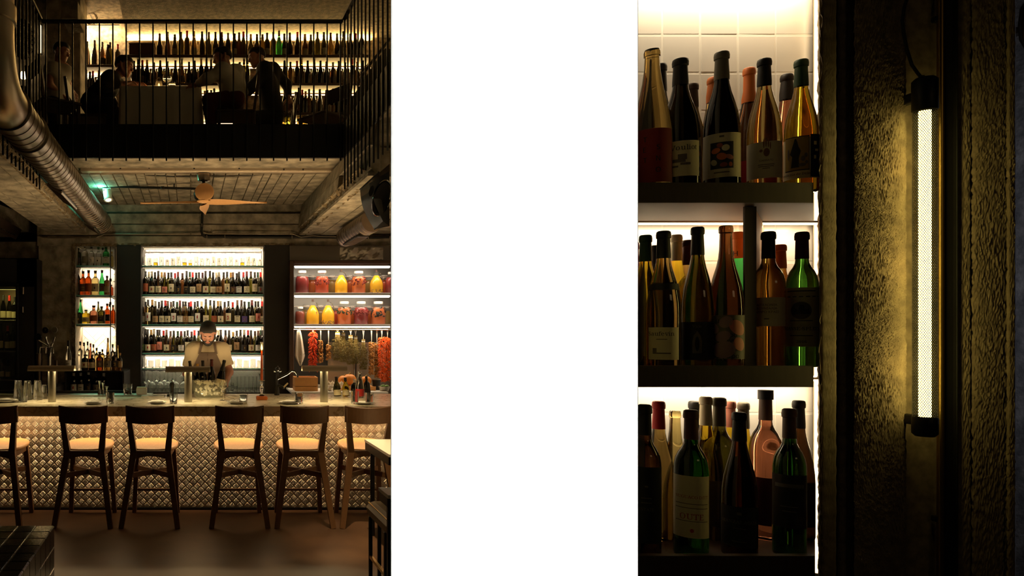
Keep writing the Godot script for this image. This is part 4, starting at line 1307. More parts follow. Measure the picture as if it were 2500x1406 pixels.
func build_fridge() -> void:
	var t := thing("wine_fridge", "tall dark wine fridge with a glass door at the far left", "fridge", Vector3(px_x(20, 9.1), 0, -9.3))
	var p := t.position
	var x0 := -62.0
	var top := px_y(632, 9.1)
	var body := Shape.new()
	for q in [[x0, x0 + 6], [84.0, 90.0]]:
		body.add(front_box(q[0], 632, q[1], 632 + top * FOCAL / 9.1, 9.12, 9.9))
	body.add(front_box(x0, 632, 90, 700, 9.12, 9.9))
	body.add(front_box(x0, 962, 90, 632 + top * FOCAL / 9.1, 9.12, 9.9))
	body.add(front_box(x0, 632, 90, 632 + top * FOCAL / 9.1, 9.85, 9.9))
	body.add(front_box(41, 632, 90, 632 + top * FOCAL / 9.1, 9.12, 9.84))
	obj("body", moved(body, p), M.panel, t)
	var door := obj("door_frame", moved(front_box(38, 696, 44, 962, 9.08, 9.115, 0.003).add(front_box(x0, 696, x0 + 6, 962, 9.08, 9.115, 0.003)).add(front_box(x0, 692, 44, 700, 9.08, 9.115, 0.003)).add(front_box(x0, 956, 44, 964, 9.08, 9.115, 0.003)), p), M.black_metal, t)
	obj("pane", moved(front_box(x0 + 6, 700, 38, 956, 9.095, 9.1), p), M.thin_glass, door)
	obj("handle", moved(front_box(52.5, 700, 57.5, 719, 9.085, 9.12, 0.006), p), M.galvanized, t)
	obj("handle", moved(front_box(52.5, 748, 56.5, 764, 9.085, 9.12, 0.006), p), M.galvanized, t)
	for y in [781, 857, 927]:
		obj("shelf", moved(front_box(x0 + 6, y, 40, y + 3, 9.2, 9.84, 0.002), p), M.galvanized, t)
	obj("liner", moved(front_box(x0 + 6, 700, 41, 962, 9.82, 9.845), p), M.dark_galvanized, t)
	led("yellowish light strip at the top inside the wine fridge", at(-40, 706.5, 9.3), at(39, 706.5, 9.3), 0.02, Vector3(0, -1, -0.3), 0.035, Color(0.95, 0.9, 0.5), glow(Color(0.9, 0.85, 0.45), 1.0))
	# bottles inside
	var k := 0
	for q in [[-22, 781, 64], [8, 781, 62], [23, 781, 60], [36, 781, 57], [-20, 857, 62], [2, 857, 66], [19, 857, 60], [32, 857, 64], [4, 927, 50], [20, 927, 46]]:
		var lb: String = ["first", "second", "third", "fourth"][k % 4]
		bottle(Vector3(px_x(q[0], 9.45), px_y(q[1], 9.2) + 0.0003, -9.45), q[2] * 9.45 / FOCAL, 0.039, "burg" if k % 3 else "bord", "black_glass", "c_" + ["grey", "black", "red", "black"][k % 4], "c_cream", [0.1, 0.36], 0.0, "dark wine bottle on the %s fridge shelf, %s from the left" % [["top", "middle", "bottom"][k / 4], lb], "bottles in the wine fridge")
		k += 1
	var tray := thing("cable_tray", "perforated steel cable tray under the dark ceiling at far left", "cable tray", at(20, 560, 8.0))
	var s := Shape.new().bar(at(-60, 520, 7.2) - tray.position, at(45, 572, 9.3) - tray.position, 0.16, 0.012, Vector3(0.6, 1, 0))
	obj("tray", s, M.dark_galvanized, tray)
	for i in 7:
		for j in 2:
			obj("slot", Shape.new().box((at(-60, 520, 7.2) - tray.position).lerp(at(45, 572, 9.3) - tray.position, 0.55 + 0.06 * i) + Vector3(0.0, 0.035 * (j * 2 - 1), 0.008), Vector3(0.02, 0.012, 0.01), 0.002), M.black_metal, tray)
	obj("bracket", Shape.new().box(at(14, 573, 9.3) - tray.position, Vector3(0.22, 0.06, 0.05), 0.004), M.galvanized, tray)
	struct("column_left_003", front_box(-70, 590, 93, 630, 9.5, 10.09), M.dark_concrete, "dark wall above the wine fridge", "wall")
	struct("beam_left_001", slab([Vector2(-3.9, 7.2), Vector2(px_x(90, 9.9) - 0.5, 7.2), Vector2(px_x(95, 9.9), 10.09), Vector2(-3.9, 10.09)], px_y(575, 9.9) + 0.02, px_y(575, 9.9) + 0.25), M.dark_concrete, "dark lowered soffit above the wine fridge", "soffit")

const PROFILES := {
	"burg": [[0.0, 0.0], [0.86, 0.0], [0.97, 0.006], [1.0, 0.02], [1.0, 0.40], [0.97, 0.47], [0.87, 0.56], [0.70, 0.64], [0.53, 0.71], [0.42, 0.77], [0.37, 0.83], [0.345, 0.945], [0.40, 0.95], [0.41, 0.975], [0.38, 0.995], [0.30, 1.0], [0.0, 1.0]],
	"bord": [[0.0, 0.0], [0.86, 0.0], [0.97, 0.006], [1.0, 0.02], [1.0, 0.585], [0.98, 0.625], [0.90, 0.67], [0.74, 0.71], [0.55, 0.74], [0.43, 0.77], [0.385, 0.81], [0.37, 0.94], [0.43, 0.945], [0.44, 0.97], [0.40, 0.995], [0.30, 1.0], [0.0, 1.0]],
	"champ": [[0.0, 0.0], [0.86, 0.0], [0.97, 0.006], [1.0, 0.02], [1.0, 0.36], [0.96, 0.44], [0.84, 0.54], [0.64, 0.64], [0.48, 0.73], [0.39, 0.81], [0.34, 0.91], [0.39, 0.925], [0.41, 0.95], [0.37, 0.97], [0.39, 0.985], [0.30, 1.0], [0.0, 1.0]],
	"hock": [[0.0, 0.0], [0.86, 0.0], [0.97, 0.006], [1.0, 0.02], [1.0, 0.34], [0.96, 0.43], [0.83, 0.55], [0.66, 0.66], [0.51, 0.76], [0.41, 0.85], [0.37, 0.945], [0.42, 0.95], [0.43, 0.975], [0.38, 0.995], [0.30, 1.0], [0.0, 1.0]],
	"spirit": [[0.0, 0.0], [0.9, 0.0], [0.98, 0.008], [1.0, 0.025], [1.0, 0.58], [0.97, 0.63], [0.82, 0.68], [0.55, 0.72], [0.38, 0.75], [0.34, 0.79], [0.34, 0.90], [0.40, 0.905], [0.40, 0.93], [0.34, 0.94], [0.42, 0.945], [0.42, 0.995], [0.38, 1.0], [0.0, 1.0]],
	"flask": [[0.0, 0.0], [0.9, 0.0], [0.98, 0.008], [1.0, 0.025], [1.0, 0.66], [0.95, 0.72], [0.70, 0.77], [0.36, 0.79], [0.30, 0.82], [0.30, 0.90], [0.38, 0.905], [0.38, 0.99], [0.34, 1.0], [0.0, 1.0]],
}

func profile(kind: String, h: float, r: float, from := 0.0, grow := 0.0) -> Array:
	var out := []
	for q in PROFILES[kind]:
		if q[1] >= from:
			out.append(Vector2(q[0] * r + (grow if q[0] > 0.0 else 0.0), q[1] * h + (grow if q[1] >= 1.0 else 0.0)))
	return out

func radius_at(kind: String, y: float) -> float:
	var p: Array = PROFILES[kind]
	for k in range(1, p.size()):
		if p[k][1] >= y:
			return lerpf(p[k - 1][0], p[k][0], (y - p[k - 1][1]) / maxf(p[k][1] - p[k - 1][1], 1e-5))
	return 0.0

func bottle_mesh(kind: String, h: float, r: float, segs: int, square: float) -> ArrayMesh:
	var key := "b %s %.3f %.4f %d %.1f" % [kind, h, r, segs, square]
	if not cache.has(key):
		cache[key] = Shape.new().lathe(profile(kind, h, r), segs, Transform3D.IDENTITY, square).mesh()
	return cache[key]

# a bottle stands with its foot at «where»; lab: height of the label's lower and upper edge as shares of the bottle's height, then half its width in radians
func bottle(where: Vector3, h: float, r: float, kind: String, glass: String, cap: String, label_color: String, lab: Array, turn: float, words: String, group := "", segs := 20, square := 0.0, cap_from := 0.78, art := -1) -> Node3D:
	h = snappedf(h, 0.006) if segs <= 20 else h
	r = snappedf(r, 0.001) if segs <= 20 else r
	var t := thing("wine_bottle" if kind in ["burg", "bord", "champ", "hock"] else "spirit_bottle", words, "bottle", where, group, turn)
	obj("glass", bottle_mesh(kind, h, r, segs, square), M[glass], t)
	if cap != "":
		var key := "c %s %.3f %.4f %d %.2f" % [kind, h, r, segs, cap_from]
		if not cache.has(key):
			var p := profile(kind, h, r, cap_from, 0.0007)
			p[0].x = radius_at(kind, cap_from) * r + 0.0007
			p.push_front(Vector2(radius_at(kind, cap_from) * r + 0.0007, cap_from * h))
			cache[key] = Shape.new().lathe(p, maxi(12, segs / 2)).mesh()
		obj("capsule", cache[key], M[cap], t)
	if lab.size() >= 2:
		var half: float = lab[2] if lab.size() > 2 else 1.25
		var key := "l %s %.3f %.4f %.3f %.3f %.2f %.1f" % [kind, h, r, lab[0], lab[1], half, square]
		if not cache.has(key):
			var p := []
			for k in 5:
				var y: float = lerpf(lab[0], lab[1], k / 4.0)
				p.append(Vector2(radius_at(kind, y) * r + 0.0006, y * h))
			cache[key] = Shape.new().lathe(p, 14 if segs <= 20 else 32, Transform3D.IDENTITY, square, PI / 2 - half, PI / 2 + half).mesh()
		var l := obj("label", cache[key], M[label_color], t)
		if art >= 0:
			print_art(l, kind, h, r, lab, art, label_color)
	return t

# simple printed marks on a label, bent round the bottle: bars for lines too small to read, discs, bands
func print_art(l: Node3D, kind: String, h: float, r: float, lab: Array, art: int, color: String) -> void:
	var key := "a %s %.3f %.4f %.3f %.3f %d" % [kind, h, r, lab[0], lab[1], art % 8]
	if not cache.has(key):
		var s := Shape.new()
		var ww: float = r
		var y0: float = lab[0] * h
		var hh: float = (lab[1] - lab[0]) * h
		var marks := []   # x from -1 to 1 in radii, y from 0 to 1, half width, half height
		match art % 8:
			0: marks = [[0, 0.72, 0.4, 0.02], [0, 0.6, 0.28, 0.015], [0, 0.2, 0.35, 0.012]]
			1: marks = [[0, 0.5, 0.22, 0.16], [0, 0.22, 0.3, 0.012], [-0.1, 0.72, 0.1, 0.06]]
			2: marks = [[0, 0.55, 0.5, 0.05], [0, 0.3, 0.45, 0.03], [0, 0.16, 0.3, 0.015]]
			3: marks = [[-0.2, 0.45, 0.06, 0.2], [0.1, 0.4, 0.05, 0.15], [0.2, 0.62, 0.16, 0.05]]
			4: marks = [[0, 0.78, 0.5, 0.012], [0, 0.1, 0.5, 0.012], [0, 0.45, 0.18, 0.14]]
			5: marks = [[0.05, 0.6, 0.3, 0.07], [-0.1, 0.4, 0.2, 0.06], [0.1, 0.25, 0.26, 0.05]]
			6: marks = [[0, 0.85, 0.6, 0.05], [0, 0.5, 0.3, 0.02], [0, 0.4, 0.24, 0.012]]
			7: marks = [[-0.3, 0.7, 0.08, 0.05], [0.2, 0.62, 0.1, 0.06], [0.0, 0.42, 0.09, 0.06], [-0.25, 0.25, 0.08, 0.05], [0.3, 0.3, 0.1, 0.05]]
		for m in marks:
			var y: float = y0 + m[1] * hh
			var rr: float = radius_at(kind, y / h) * ww + 0.0011
			var p := [Vector2(rr, y - m[3] * hh), Vector2(rr, y + m[3] * hh)]
			s.lathe(p, 6, Transform3D.IDENTITY, 0.0, PI / 2 + m[0] - m[2], PI / 2 + m[0] + m[2])
		cache[key] = s.mesh()
	var dark := color in ["c_black", "c_dark", "c_wine", "c_brown", "c_purple", "c_green", "c_terracotta"]
	obj("print", cache[key], M.print_gold if dark else [M.print, M.print_red, M.print_grey, M.print][art % 4], l)

func word(c: String) -> String:
	return {"black_glass": "near black", "dark_olive": "dark olive", "olive": "olive", "brown_glass": "brown", "amber_glass": "amber", "green_glass": "dark green", "bright_green": "bright green", "yellow_glass": "golden", "straw_glass": "straw coloured", "clear_glass": "clear", "pink_glass": "pinkish", "orange_glass": "orange"}[c]

func tone(c: String) -> String:
	return c.substr(2)

# one front row and the row behind it on a glass shelf
func wine_row(xs: Array, tops: Array, labels: Array, base: float, where: String, back_shift: Array) -> void:
	var glasses := ["dark_olive", "black_glass", "dark_olive", "black_glass", "olive", "black_glass", "black_glass", "dark_olive", "brown_glass"]
	var kinds := ["burg", "burg", "bord", "burg", "champ", "burg", "bord", "hock"]
	var caps := ["c_black", "c_dark", "c_black", "c_wine", "c_dark", "c_grey", "c_black", "c_red", "c_black", "c_brown"]
	for k in xs.size():
		var d := 9.56 + rng.randf_range(0.0, 0.02)
		var g: String = glasses[(k * 5 + int(base)) % 9]
		var l: String = labels[k % labels.size()]
		if l == "c_white" or l == "c_tan":
			g = ["olive", "straw_glass", "dark_olive"][k % 3]
		var kind: String = kinds[(k * 3 + int(base)) % 8]
		var foot := px_y(base + 0.5, 9.472) + 0.0003
		var h: float = px_y(tops[k], d) - foot
		var cap: String = caps[(k * 7 + int(base)) % 10]
		bottle(Vector3(px_x(xs[k], d), foot, -d), h, 0.04 if kind != "bord" else 0.037, kind, g, cap, l, [0.10, 0.36] if kind != "bord" else [0.14, 0.48], rng.randf_range(-0.2, 0.2), "%s bottle, %s label, %s from left in front row, %s wine shelf" % [word(g), tone(l), nth(k + 1), where], "wine bottles on the glass shelves", 20, 0.0, 0.78, k)
	var n := 0
	for k in back_shift.size():
		var d := 9.69 + rng.randf_range(0.0, 0.03)
		var g: String = ["dark_olive", "olive", "black_glass", "black_glass", "dark_olive", "brown_glass"][(k * 5 + int(base)) % 6]
		var cap: String = ["c_red", "c_black", "c_wine", "c_brown", "c_gold", "c_black", "c_green", "c_dark", "c_cream", "c_black"][(k * 3 + int(base)) % 10]
		n += 1
		var foot := px_y(base + 0.5, 9.472) + 0.0003
		bottle(Vector3(px_x(back_shift[k], d), foot, -d), px_y(tops[k % tops.size()] + 1.0 + rng.randf_range(-1, 2), d) - foot, 0.039, ["burg", "bord"][k % 2], g, cap, "", [], 0.0, "%s bottle, %s capsule, %s from left in back row, %s wine shelf" % [word(g), tone(cap), nth(n), where], "wine bottles on the glass shelves")

func zoom(xs: Array, x0: float, k: float) -> Array:
	var out := []
	for x in xs:
		out.append(x0 + x / k)
	return out

func build_shelf_bottles() -> void:
	var r1 := zoom([155, 250, 345, 440, 540, 640, 768, 858, 952, 1050, 1162, 1250, 1372, 1460, 1550, 1665, 1785, 1872], 330, 6.112)
	wine_row(r1, [662, 662, 661, 664, 665, 664, 661, 664, 664, 661, 664, 664, 663, 665, 664, 662, 664, 664], ["c_terracotta", "c_cream", "c_cream", "c_pink", "c_cream", "c_black", "c_black", "c_cream", "c_tan", "c_cream", "c_cream", "c_tan", "c_cream", "c_brown", "c_white", "c_cream", "c_cream", "c_grey"], 718.5, "upper", zoom([200, 290, 390, 490, 590, 700, 810, 905, 1000, 1110, 1205, 1315, 1420, 1510, 1610, 1720, 1825], 331, 6.112))
	var r2 := zoom([105, 193, 303, 398, 487, 572, 668, 752, 832, 932, 1055, 1178, 1275, 1392, 1525, 1632, 1742, 1835, 1893], 330, 6.112)
	wine_row(r2, [735, 731, 735, 733, 735, 735, 734, 736, 736, 735, 730, 734, 735, 735, 732, 736, 733, 736, 736], ["c_grey", "c_white", "c_tan", "c_cream", "c_cream", "c_white", "c_white", "c_tan", "c_cream", "c_white", "c_cream", "c_terracotta", "c_cream", "c_cream", "c_cream", "c_purple", "c_cream", "c_pink", "c_cream"], 791.5, "middle", zoom([150, 250, 350, 445, 530, 620, 710, 795, 885, 985, 1115, 1230, 1330, 1450, 1580, 1690, 1790], 331, 6.112))
	var r3 := zoom([95, 172, 258, 335, 430, 530, 632, 720, 815, 1175, 1290, 1395, 1497, 1590, 1690, 1748], 330, 5.624)
	wine_row(r3, [801, 804, 803, 805, 805, 807, 808, 806, 806, 805, 806, 807, 805, 806, 807, 806], ["c_green", "c_cream", "c_terracotta", "c_pink", "c_cream", "c_dark", "c_white", "c_cream", "c_tan", "c_cream", "c_cream", "c_tan", "c_dark", "c_cream", "c_white", "c_cream"], 861.5, "lower", zoom([135, 215, 300, 385, 480, 580, 675, 770, 865, 1135, 1235, 1340, 1440, 1545, 1640, 1720], 331, 5.624))
	# small glasses on the top glass shelf
	var kinds := ["butterfly printed tumbler", "yellow printed tumbler", "tumbler with amber drink", "plain straight tumbler", "plain stemmed glass"]
	for k in 21:
		var x := 352.0 + 14.1 * k
		var amber: bool = k in [2, 7, 8, 17]
		var t := thing("small_glass", "%s, %s from left on the top glass shelf" % ["small glass with yellow drink" if amber else ["small glass with red print", "small clear glass with brown print", "small glass with amber print"][k % 3], nth(k + 1)], "glass", Vector3(px_x(x, 9.55), px_y(648.5, 9.472) + 0.0003, -9.55), "small glasses on the top shelf")
		tumbler(t, 0.033 if k % 4 else 0.028, 0.13 if k % 3 == 0 else (0.11 if k % 4 else 0.09), amber)
		if not amber:
			var q := Shape.new()
			var hh := 0.05 + 0.012 * (k % 3)
			for m in 3:
				q.lathe([Vector2(0.0342, hh + 0.016 * m - 0.005), Vector2(0.0342, hh + 0.016 * m + 0.004)], 4, Transform3D.IDENTITY, 0.0, PI / 2 - 0.3 + 0.12 * ((k + m) % 4), PI / 2 + 0.25 - 0.1 * m)
			obj("print", q, [M.print_red, M.print_grey, M.print_gold, M.print][k % 4], t)

func tumbler(t: Node3D, r: float, h: float, drink := false, mate: Material = null) -> void:
	var key := "t %.3f %.3f" % [r, h]
	if not cache.has(key):
		cache[key] = Shape.new().lathe([Vector2(0, 0), Vector2(r * 0.82, 0), Vector2(r * 0.88, 0.004), Vector2(r, h), Vector2(r - 0.0018, h), Vector2(r * 0.88 - 0.002, 0.012), Vector2(0, 0.010)], 20).mesh()
	obj("glass_body", cache[key], mate if mate else M.glass, t)
	if drink:
		obj("drink", Shape.new().lathe([Vector2(0, 0.0115), Vector2(r * 0.80, 0.0125), Vector2(r * 0.86, h * 0.45), Vector2(0, h * 0.45)], 16), M.drink, t)

func build_spirits() -> void:
	# four shelves of spirits in the narrow unit: x, top, foot, half width in pixels, kind, glass, cap, label, square
	var rows := [["top glass", 647.5, [
		[191, 606, 7, "flask", "green_glass", "c_black", "c_black", 6.0], [207.5, 598, 8, "spirit", "clear_glass", "c_dark", "c_grey", 0.0], [223.5, 601, 7, "spirit", "clear_glass", "c_black", "c_white", 0.0], [240.5, 604, 7.5, "spirit", "clear_glass", "c_green", "c_white", 0.0], [259, 601, 8.5, "bord", "bright_green", "c_green", "c_white", 0.0], [251, 605, 5, "spirit", "clear_glass", "c_black", "", 0.0], [273, 615, 4.5, "spirit", "straw_glass", "c_gold", "", 0.0]]],
		["second glass", 718.5, [
		[190, 655, 6.5, "bord", "black_glass", "c_grey", "c_black", 0.0], [203, 662, 8, "spirit", "orange_glass", "c_dark", "c_brown", 0.0], [216.5, 660, 7.5, "spirit", "orange_glass", "c_black", "c_terracotta", 6.0], [233, 661, 8, "spirit", "straw_glass", "c_brown", "c_cream", 6.0], [249, 660, 7.5, "burg", "bright_green", "c_dark", "c_grey", 0.0], [261.5, 674, 6.5, "flask", "brown_glass", "c_black", "c_cream", 6.0], [272, 695, 5, "flask", "orange_glass", "c_dark", "", 0.0]]],
		["third glass", 789.5, [
		[191, 754, 8.5, "flask", "brown_glass", "c_black", "c_dark", 0.0], [197, 731, 6, "burg", "bright_green", "c_green", "", 0.0], [210, 756, 9.5, "flask", "yellow_glass", "c_dark", "c_cream", 0.0], [229, 746, 9, "spirit", "pink_glass", "c_dark", "c_terracotta", 6.0], [248, 748, 9, "flask", "olive", "c_black", "c_dark", 0.0], [262, 741, 7, "spirit", "orange_glass", "c_black", "c_black", 6.0], [276, 745, 6, "spirit", "orange_glass", "c_black", "", 6.0], [240, 736, 5, "burg", "olive", "c_black", "", 0.0]]],
	]
	for row in rows:
		var k := 0
		row[2].sort_custom(func(a, b): return a[0] < b[0])
		for q in row[2]:
			k += 1
			var d := 9.6 if k % 7 else 9.7
			var small: bool = q[2] < 6
			if small:
				d = 9.72
			var words := "%s spirit bottle, %s, %s listed on %s shelf of narrow unit" % [word(q[4]), (tone(q[6]) + " label") if q[6] != "" else (tone(q[5]) + " cap"), nth(k), row[0]]
			words = words.replace(" listed on", " from left on")
			bottle(Vector3(px_x(q[0], d), px_y(row[1] + 0.5, 9.472) + 0.0003, -d), px_y(q[1], d) - px_y(row[1] + 0.5, 9.46), q[2] * d / FOCAL, q[3], q[4], q[5], q[6] if q[6] != "" else "c_cream", [0.14, 0.46] if q[6] != "" else [], rng.randf_range(-0.25, 0.25), words, "spirits on the narrow shelves", 20, q[7], 0.88, k if q[6] != "" else -1)
	# bottles standing on the dark back counter
	var low := [[207.5, 865, 8, "flask", "black_glass", "c_black", "c_cream"], [225, 866, 7.5, "flask", "black_glass", "c_black", "c_cream"], [243.5, 858, 9, "spirit", "orange_glass", "c_black", "c_brown"], [262.5, 860, 8, "spirit", "amber_glass", "c_brown", "c_grey"], [280, 858, 8, "flask", "brown_glass", "c_black", "c_dark"], [293, 862, 6, "spirit", "brown_glass", "c_gold", "c_tan"], [171, 862, 0, "", "", "", ""], [196, 834, 6, "spirit", "clear_glass", "c_black", ""], [205, 836, 5.5, "burg", "clear_glass", "c_black", ""], [214, 834, 5, "spirit", "clear_glass", "c_black", ""], [221, 838, 5, "burg", "pink_glass", "c_red", ""], [228, 841, 5, "spirit", "clear_glass", "c_brown", ""], [236, 849, 6, "spirit", "straw_glass", "c_black", ""], [250, 853, 6, "flask", "straw_glass", "c_black", ""], [263.5, 825, 5, "hock", "amber_glass", "c_gold", ""], [275, 841, 5.5, "spirit", "clear_glass", "c_dark", ""], [287, 843, 5, "hock", "straw_glass", "c_gold", ""]]
	var k := 0
	low.sort_custom(func(a, b): return a[0] < b[0])
	var count := [0, 0]
	for q in low:
		if q[2] == 0:
			continue
		var back: bool = q[6] == ""
		count[int(back)] += 1
		k = count[int(back)]
		var d := 9.18 if back else 8.92
		bottle(Vector3(px_x(q[0], d), px_y(905, 8.75) + 0.0003, -d), px_y(q[1], d) - px_y(905, 8.75), q[2] * d / FOCAL, q[3], q[4], q[5], q[6] if not back else "c_cream", [0.16, 0.52] if not back else [], rng.randf_range(-0.2, 0.2), "%s spirit bottle, %s, %s from left in %s row on back counter" % [word(q[4]), (tone(q[6]) + " label") if not back else (tone(q[5]) + " cap"), nth(k), "rear" if back else "front"], "spirits on the back counter", 20, 6.0 if k in [2, 4] else 0.0, 0.86, k if not back else -1)
	# dark bottles on the open lower shelf
	k = 0
	for q in [[180, 910, "c_white"], [197, 910, "c_white"], [216, 906, "c_dark"], [234, 912, "c_grey"], [253.5, 911, "c_black"]]:
		k += 1
		bottle(Vector3(px_x(q[0], 8.95), px_y(961, 8.75) + 0.0003, -8.95), px_y(q[1], 8.95) - px_y(961, 8.75), 7.4 * 8.95 / FOCAL, "bord", "black_glass", "c_white" if k != 4 else "c_dark", q[2], [0.06, 0.42], 0.0, "dark bottle with %s label, %s from left on the low shelf of the back counter" % [tone(q[2]), nth(k)], "bottles on the low shelf", 20, 0.0, 0.84, k)
	# a single clear bottle by the beer taps
	bottle(Vector3(px_x(167, 8.9), px_y(905, 8.75) + 0.0003, -8.9), px_y(831, 8.9) - px_y(905, 8.75), 7.5 * 8.9 / FOCAL, "burg", "clear_glass", "c_black", "c_white", [0.06, 0.34], 0.0, "clear bottle with a tall white label beside the beer taps", "", 24, 0.0, 0.8, 2).name = "clear_bottle"

func jar(x: float, top: float, foot: float, half: float, liquid: Material, words: String, fill: String, d := 9.42) -> void:
	var h := (foot - top) * d / FOCAL
	var r := half * d / FOCAL
	var floor_y := px_y(714.5 if foot < 750.0 else 791.5, 9.24) + 0.0003
	h = px_y(top, d) - floor_y
	var t := thing("infusion_jar", words, "jar", Vector3(px_x(x, d), floor_y, -d), "jars of infusions")
	obj("liquid", Shape.new().lathe([Vector2(0, 0.004), Vector2(r * 0.86, 0.004), Vector2(r * 0.96, 0.014), Vector2(r * 0.97, h * 0.55), Vector2(r * 0.93, h * 0.66), Vector2(r * 0.78, h * 0.74), Vector2(0, h * 0.74)], 28), liquid, t)
	obj("glass_wall", Shape.new().lathe([Vector2(r * 0.9, 0.0), Vector2(r, 0.012), Vector2(r, h * 0.56), Vector2(r * 0.96, h * 0.68), Vector2(r * 0.82, h * 0.77), Vector2(r * 0.62, h * 0.82), Vector2(r * 0.60, h * 0.90)], 28), M.thin_glass, t)
	obj("lid", Shape.new().lathe([Vector2(0, h * 0.89), Vector2(r * 0.62, h * 0.89), Vector2(r * 0.64, h * 0.90), Vector2(r * 0.64, h * 0.985), Vector2(r * 0.6, h), Vector2(0, h)], 24), M.white, t)
	stuff_in(t, r, h, fill)

# herbs, peel or sticks that float in a jar, pressed against its wall towards the room
func stuff_in(t: Node3D, r: float, h: float, fill: String) -> void:
	if fill == "":
		return
	var s := Shape.new()
	var m: Material = M["fill_" + fill]
	if fill == "sticks":
		for k in 9:
			var a := PI * (0.1 + 0.8 * k / 8.0)
			s.tube([Vector3(cos(a) * r * 0.8, 0.012, sin(a) * r * 0.8), Vector3(cos(a + 0.3) * r * 0.75, h * rng.randf_range(0.4, 0.62), sin(a + 0.3) * r * 0.75)], 0.009, 6)
	elif fill == "chili":
		for k in 7:
			var a := rng.randf_range(0.3, 2.8)
			var y := h * rng.randf_range(0.05, 0.14)
			s.tube([Vector3(cos(a) * r * 0.9, y, sin(a) * r * 0.9), Vector3(cos(a + 0.25) * r * 0.92, y + 0.015, sin(a + 0.25) * r * 0.92), Vector3(cos(a + 0.5) * r * 0.9, y - 0.004, sin(a + 0.5) * r * 0.9)], 0.006, 5, 0.002)
		s.tube([Vector3(r * 0.5, h * 0.5, r * 0.78), Vector3(r * 0.55, h * 0.35, r * 0.78)], 0.005, 5, 0.002)
	else:
		var low := {"herbs": 0.42, "peel": 0.38, "dark": 0.35, "seeds": 0.02}
		var high := {"herbs": 0.72, "peel": 0.7, "dark": 0.72, "seeds": 0.16}
		for k in (60 if fill != "dark" else 30):
			var a := rng.randf_range(0.0, PI)
			var y := h * rng.randf_range(low[fill], high[fill])
			var q := r * rng.randf_range(0.86, 0.985) * (1.0 if y < h * 0.62 else 0.82)
			var e := rng.randf_range(0.008, 0.02) * (0.6 if fill == "seeds" else 1.0)
			s.ball(Vector3(cos(a) * q, maxf(y, 0.012), sin(a) * q), Vector3(e * 1.3, e * 0.6, e * 0.7) if fill != "dark" else Vector3(e * 0.9, e * 1.8, e * 0.7), 6, 4, Basis(Vector3(0, 0, 1), rng.randf_range(0, PI)))
	var o := obj("filling", s, m, t)
	o.set_meta("kind", "stuff")

func flask_jar(x: float, top: float, foot: float, half: float, words: String, fill: String, d := 9.42) -> void:
	var h := (foot - top) * d / FOCAL
	var r := half * d / FOCAL
	var floor_y := px_y(714.5 if foot < 750.0 else 791.5, 9.24) + 0.0003
	h = px_y(top, d) - floor_y
	var t := thing("infusion_flask", words, "flask", Vector3(px_x(x, d), floor_y, -d), "cone shaped flasks of yellow liquor")
	obj("liquid", Shape.new().lathe([Vector2(0, 0.004), Vector2(r * 0.9, 0.004), Vector2(r * 0.97, 0.015), Vector2(r * 0.97, h * 0.40), Vector2(r * 0.82, h * 0.54), Vector2(r * 0.52, h * 0.68), Vector2(r * 0.34, h * 0.76), Vector2(0, h * 0.76)], 28), M.yellow_liquor, t)
	obj("glass_wall", Shape.new().lathe([Vector2(r * 0.94, 0.0), Vector2(r * 1.02, 0.014), Vector2(r * 1.02, h * 0.41), Vector2(r * 0.86, h * 0.56), Vector2(r * 0.5, h * 0.73), Vector2(r * 0.22, h * 0.88), Vector2(r * 0.18, h * 0.95), Vector2(r * 0.22, h * 0.96)], 28), M.thin_glass, t)
	obj("handle", Shape.new().tube([Vector3(r * 0.22, h * 0.9, 0), Vector3(r * 0.6, h * 0.84, 0.01), Vector3(r * 0.95, h * 0.62, 0.01), Vector3(r * 0.98, h * 0.5, 0)], 0.006, 8), M.glass, t)
	obj("stopper", Shape.new().lathe([Vector2(0, h * 0.90), Vector2(r * 0.15, h * 0.90), Vector2(r * 0.17, h), Vector2(0, h)], 12), M.c_brown, t)
	stuff_in(t, r, h, fill)

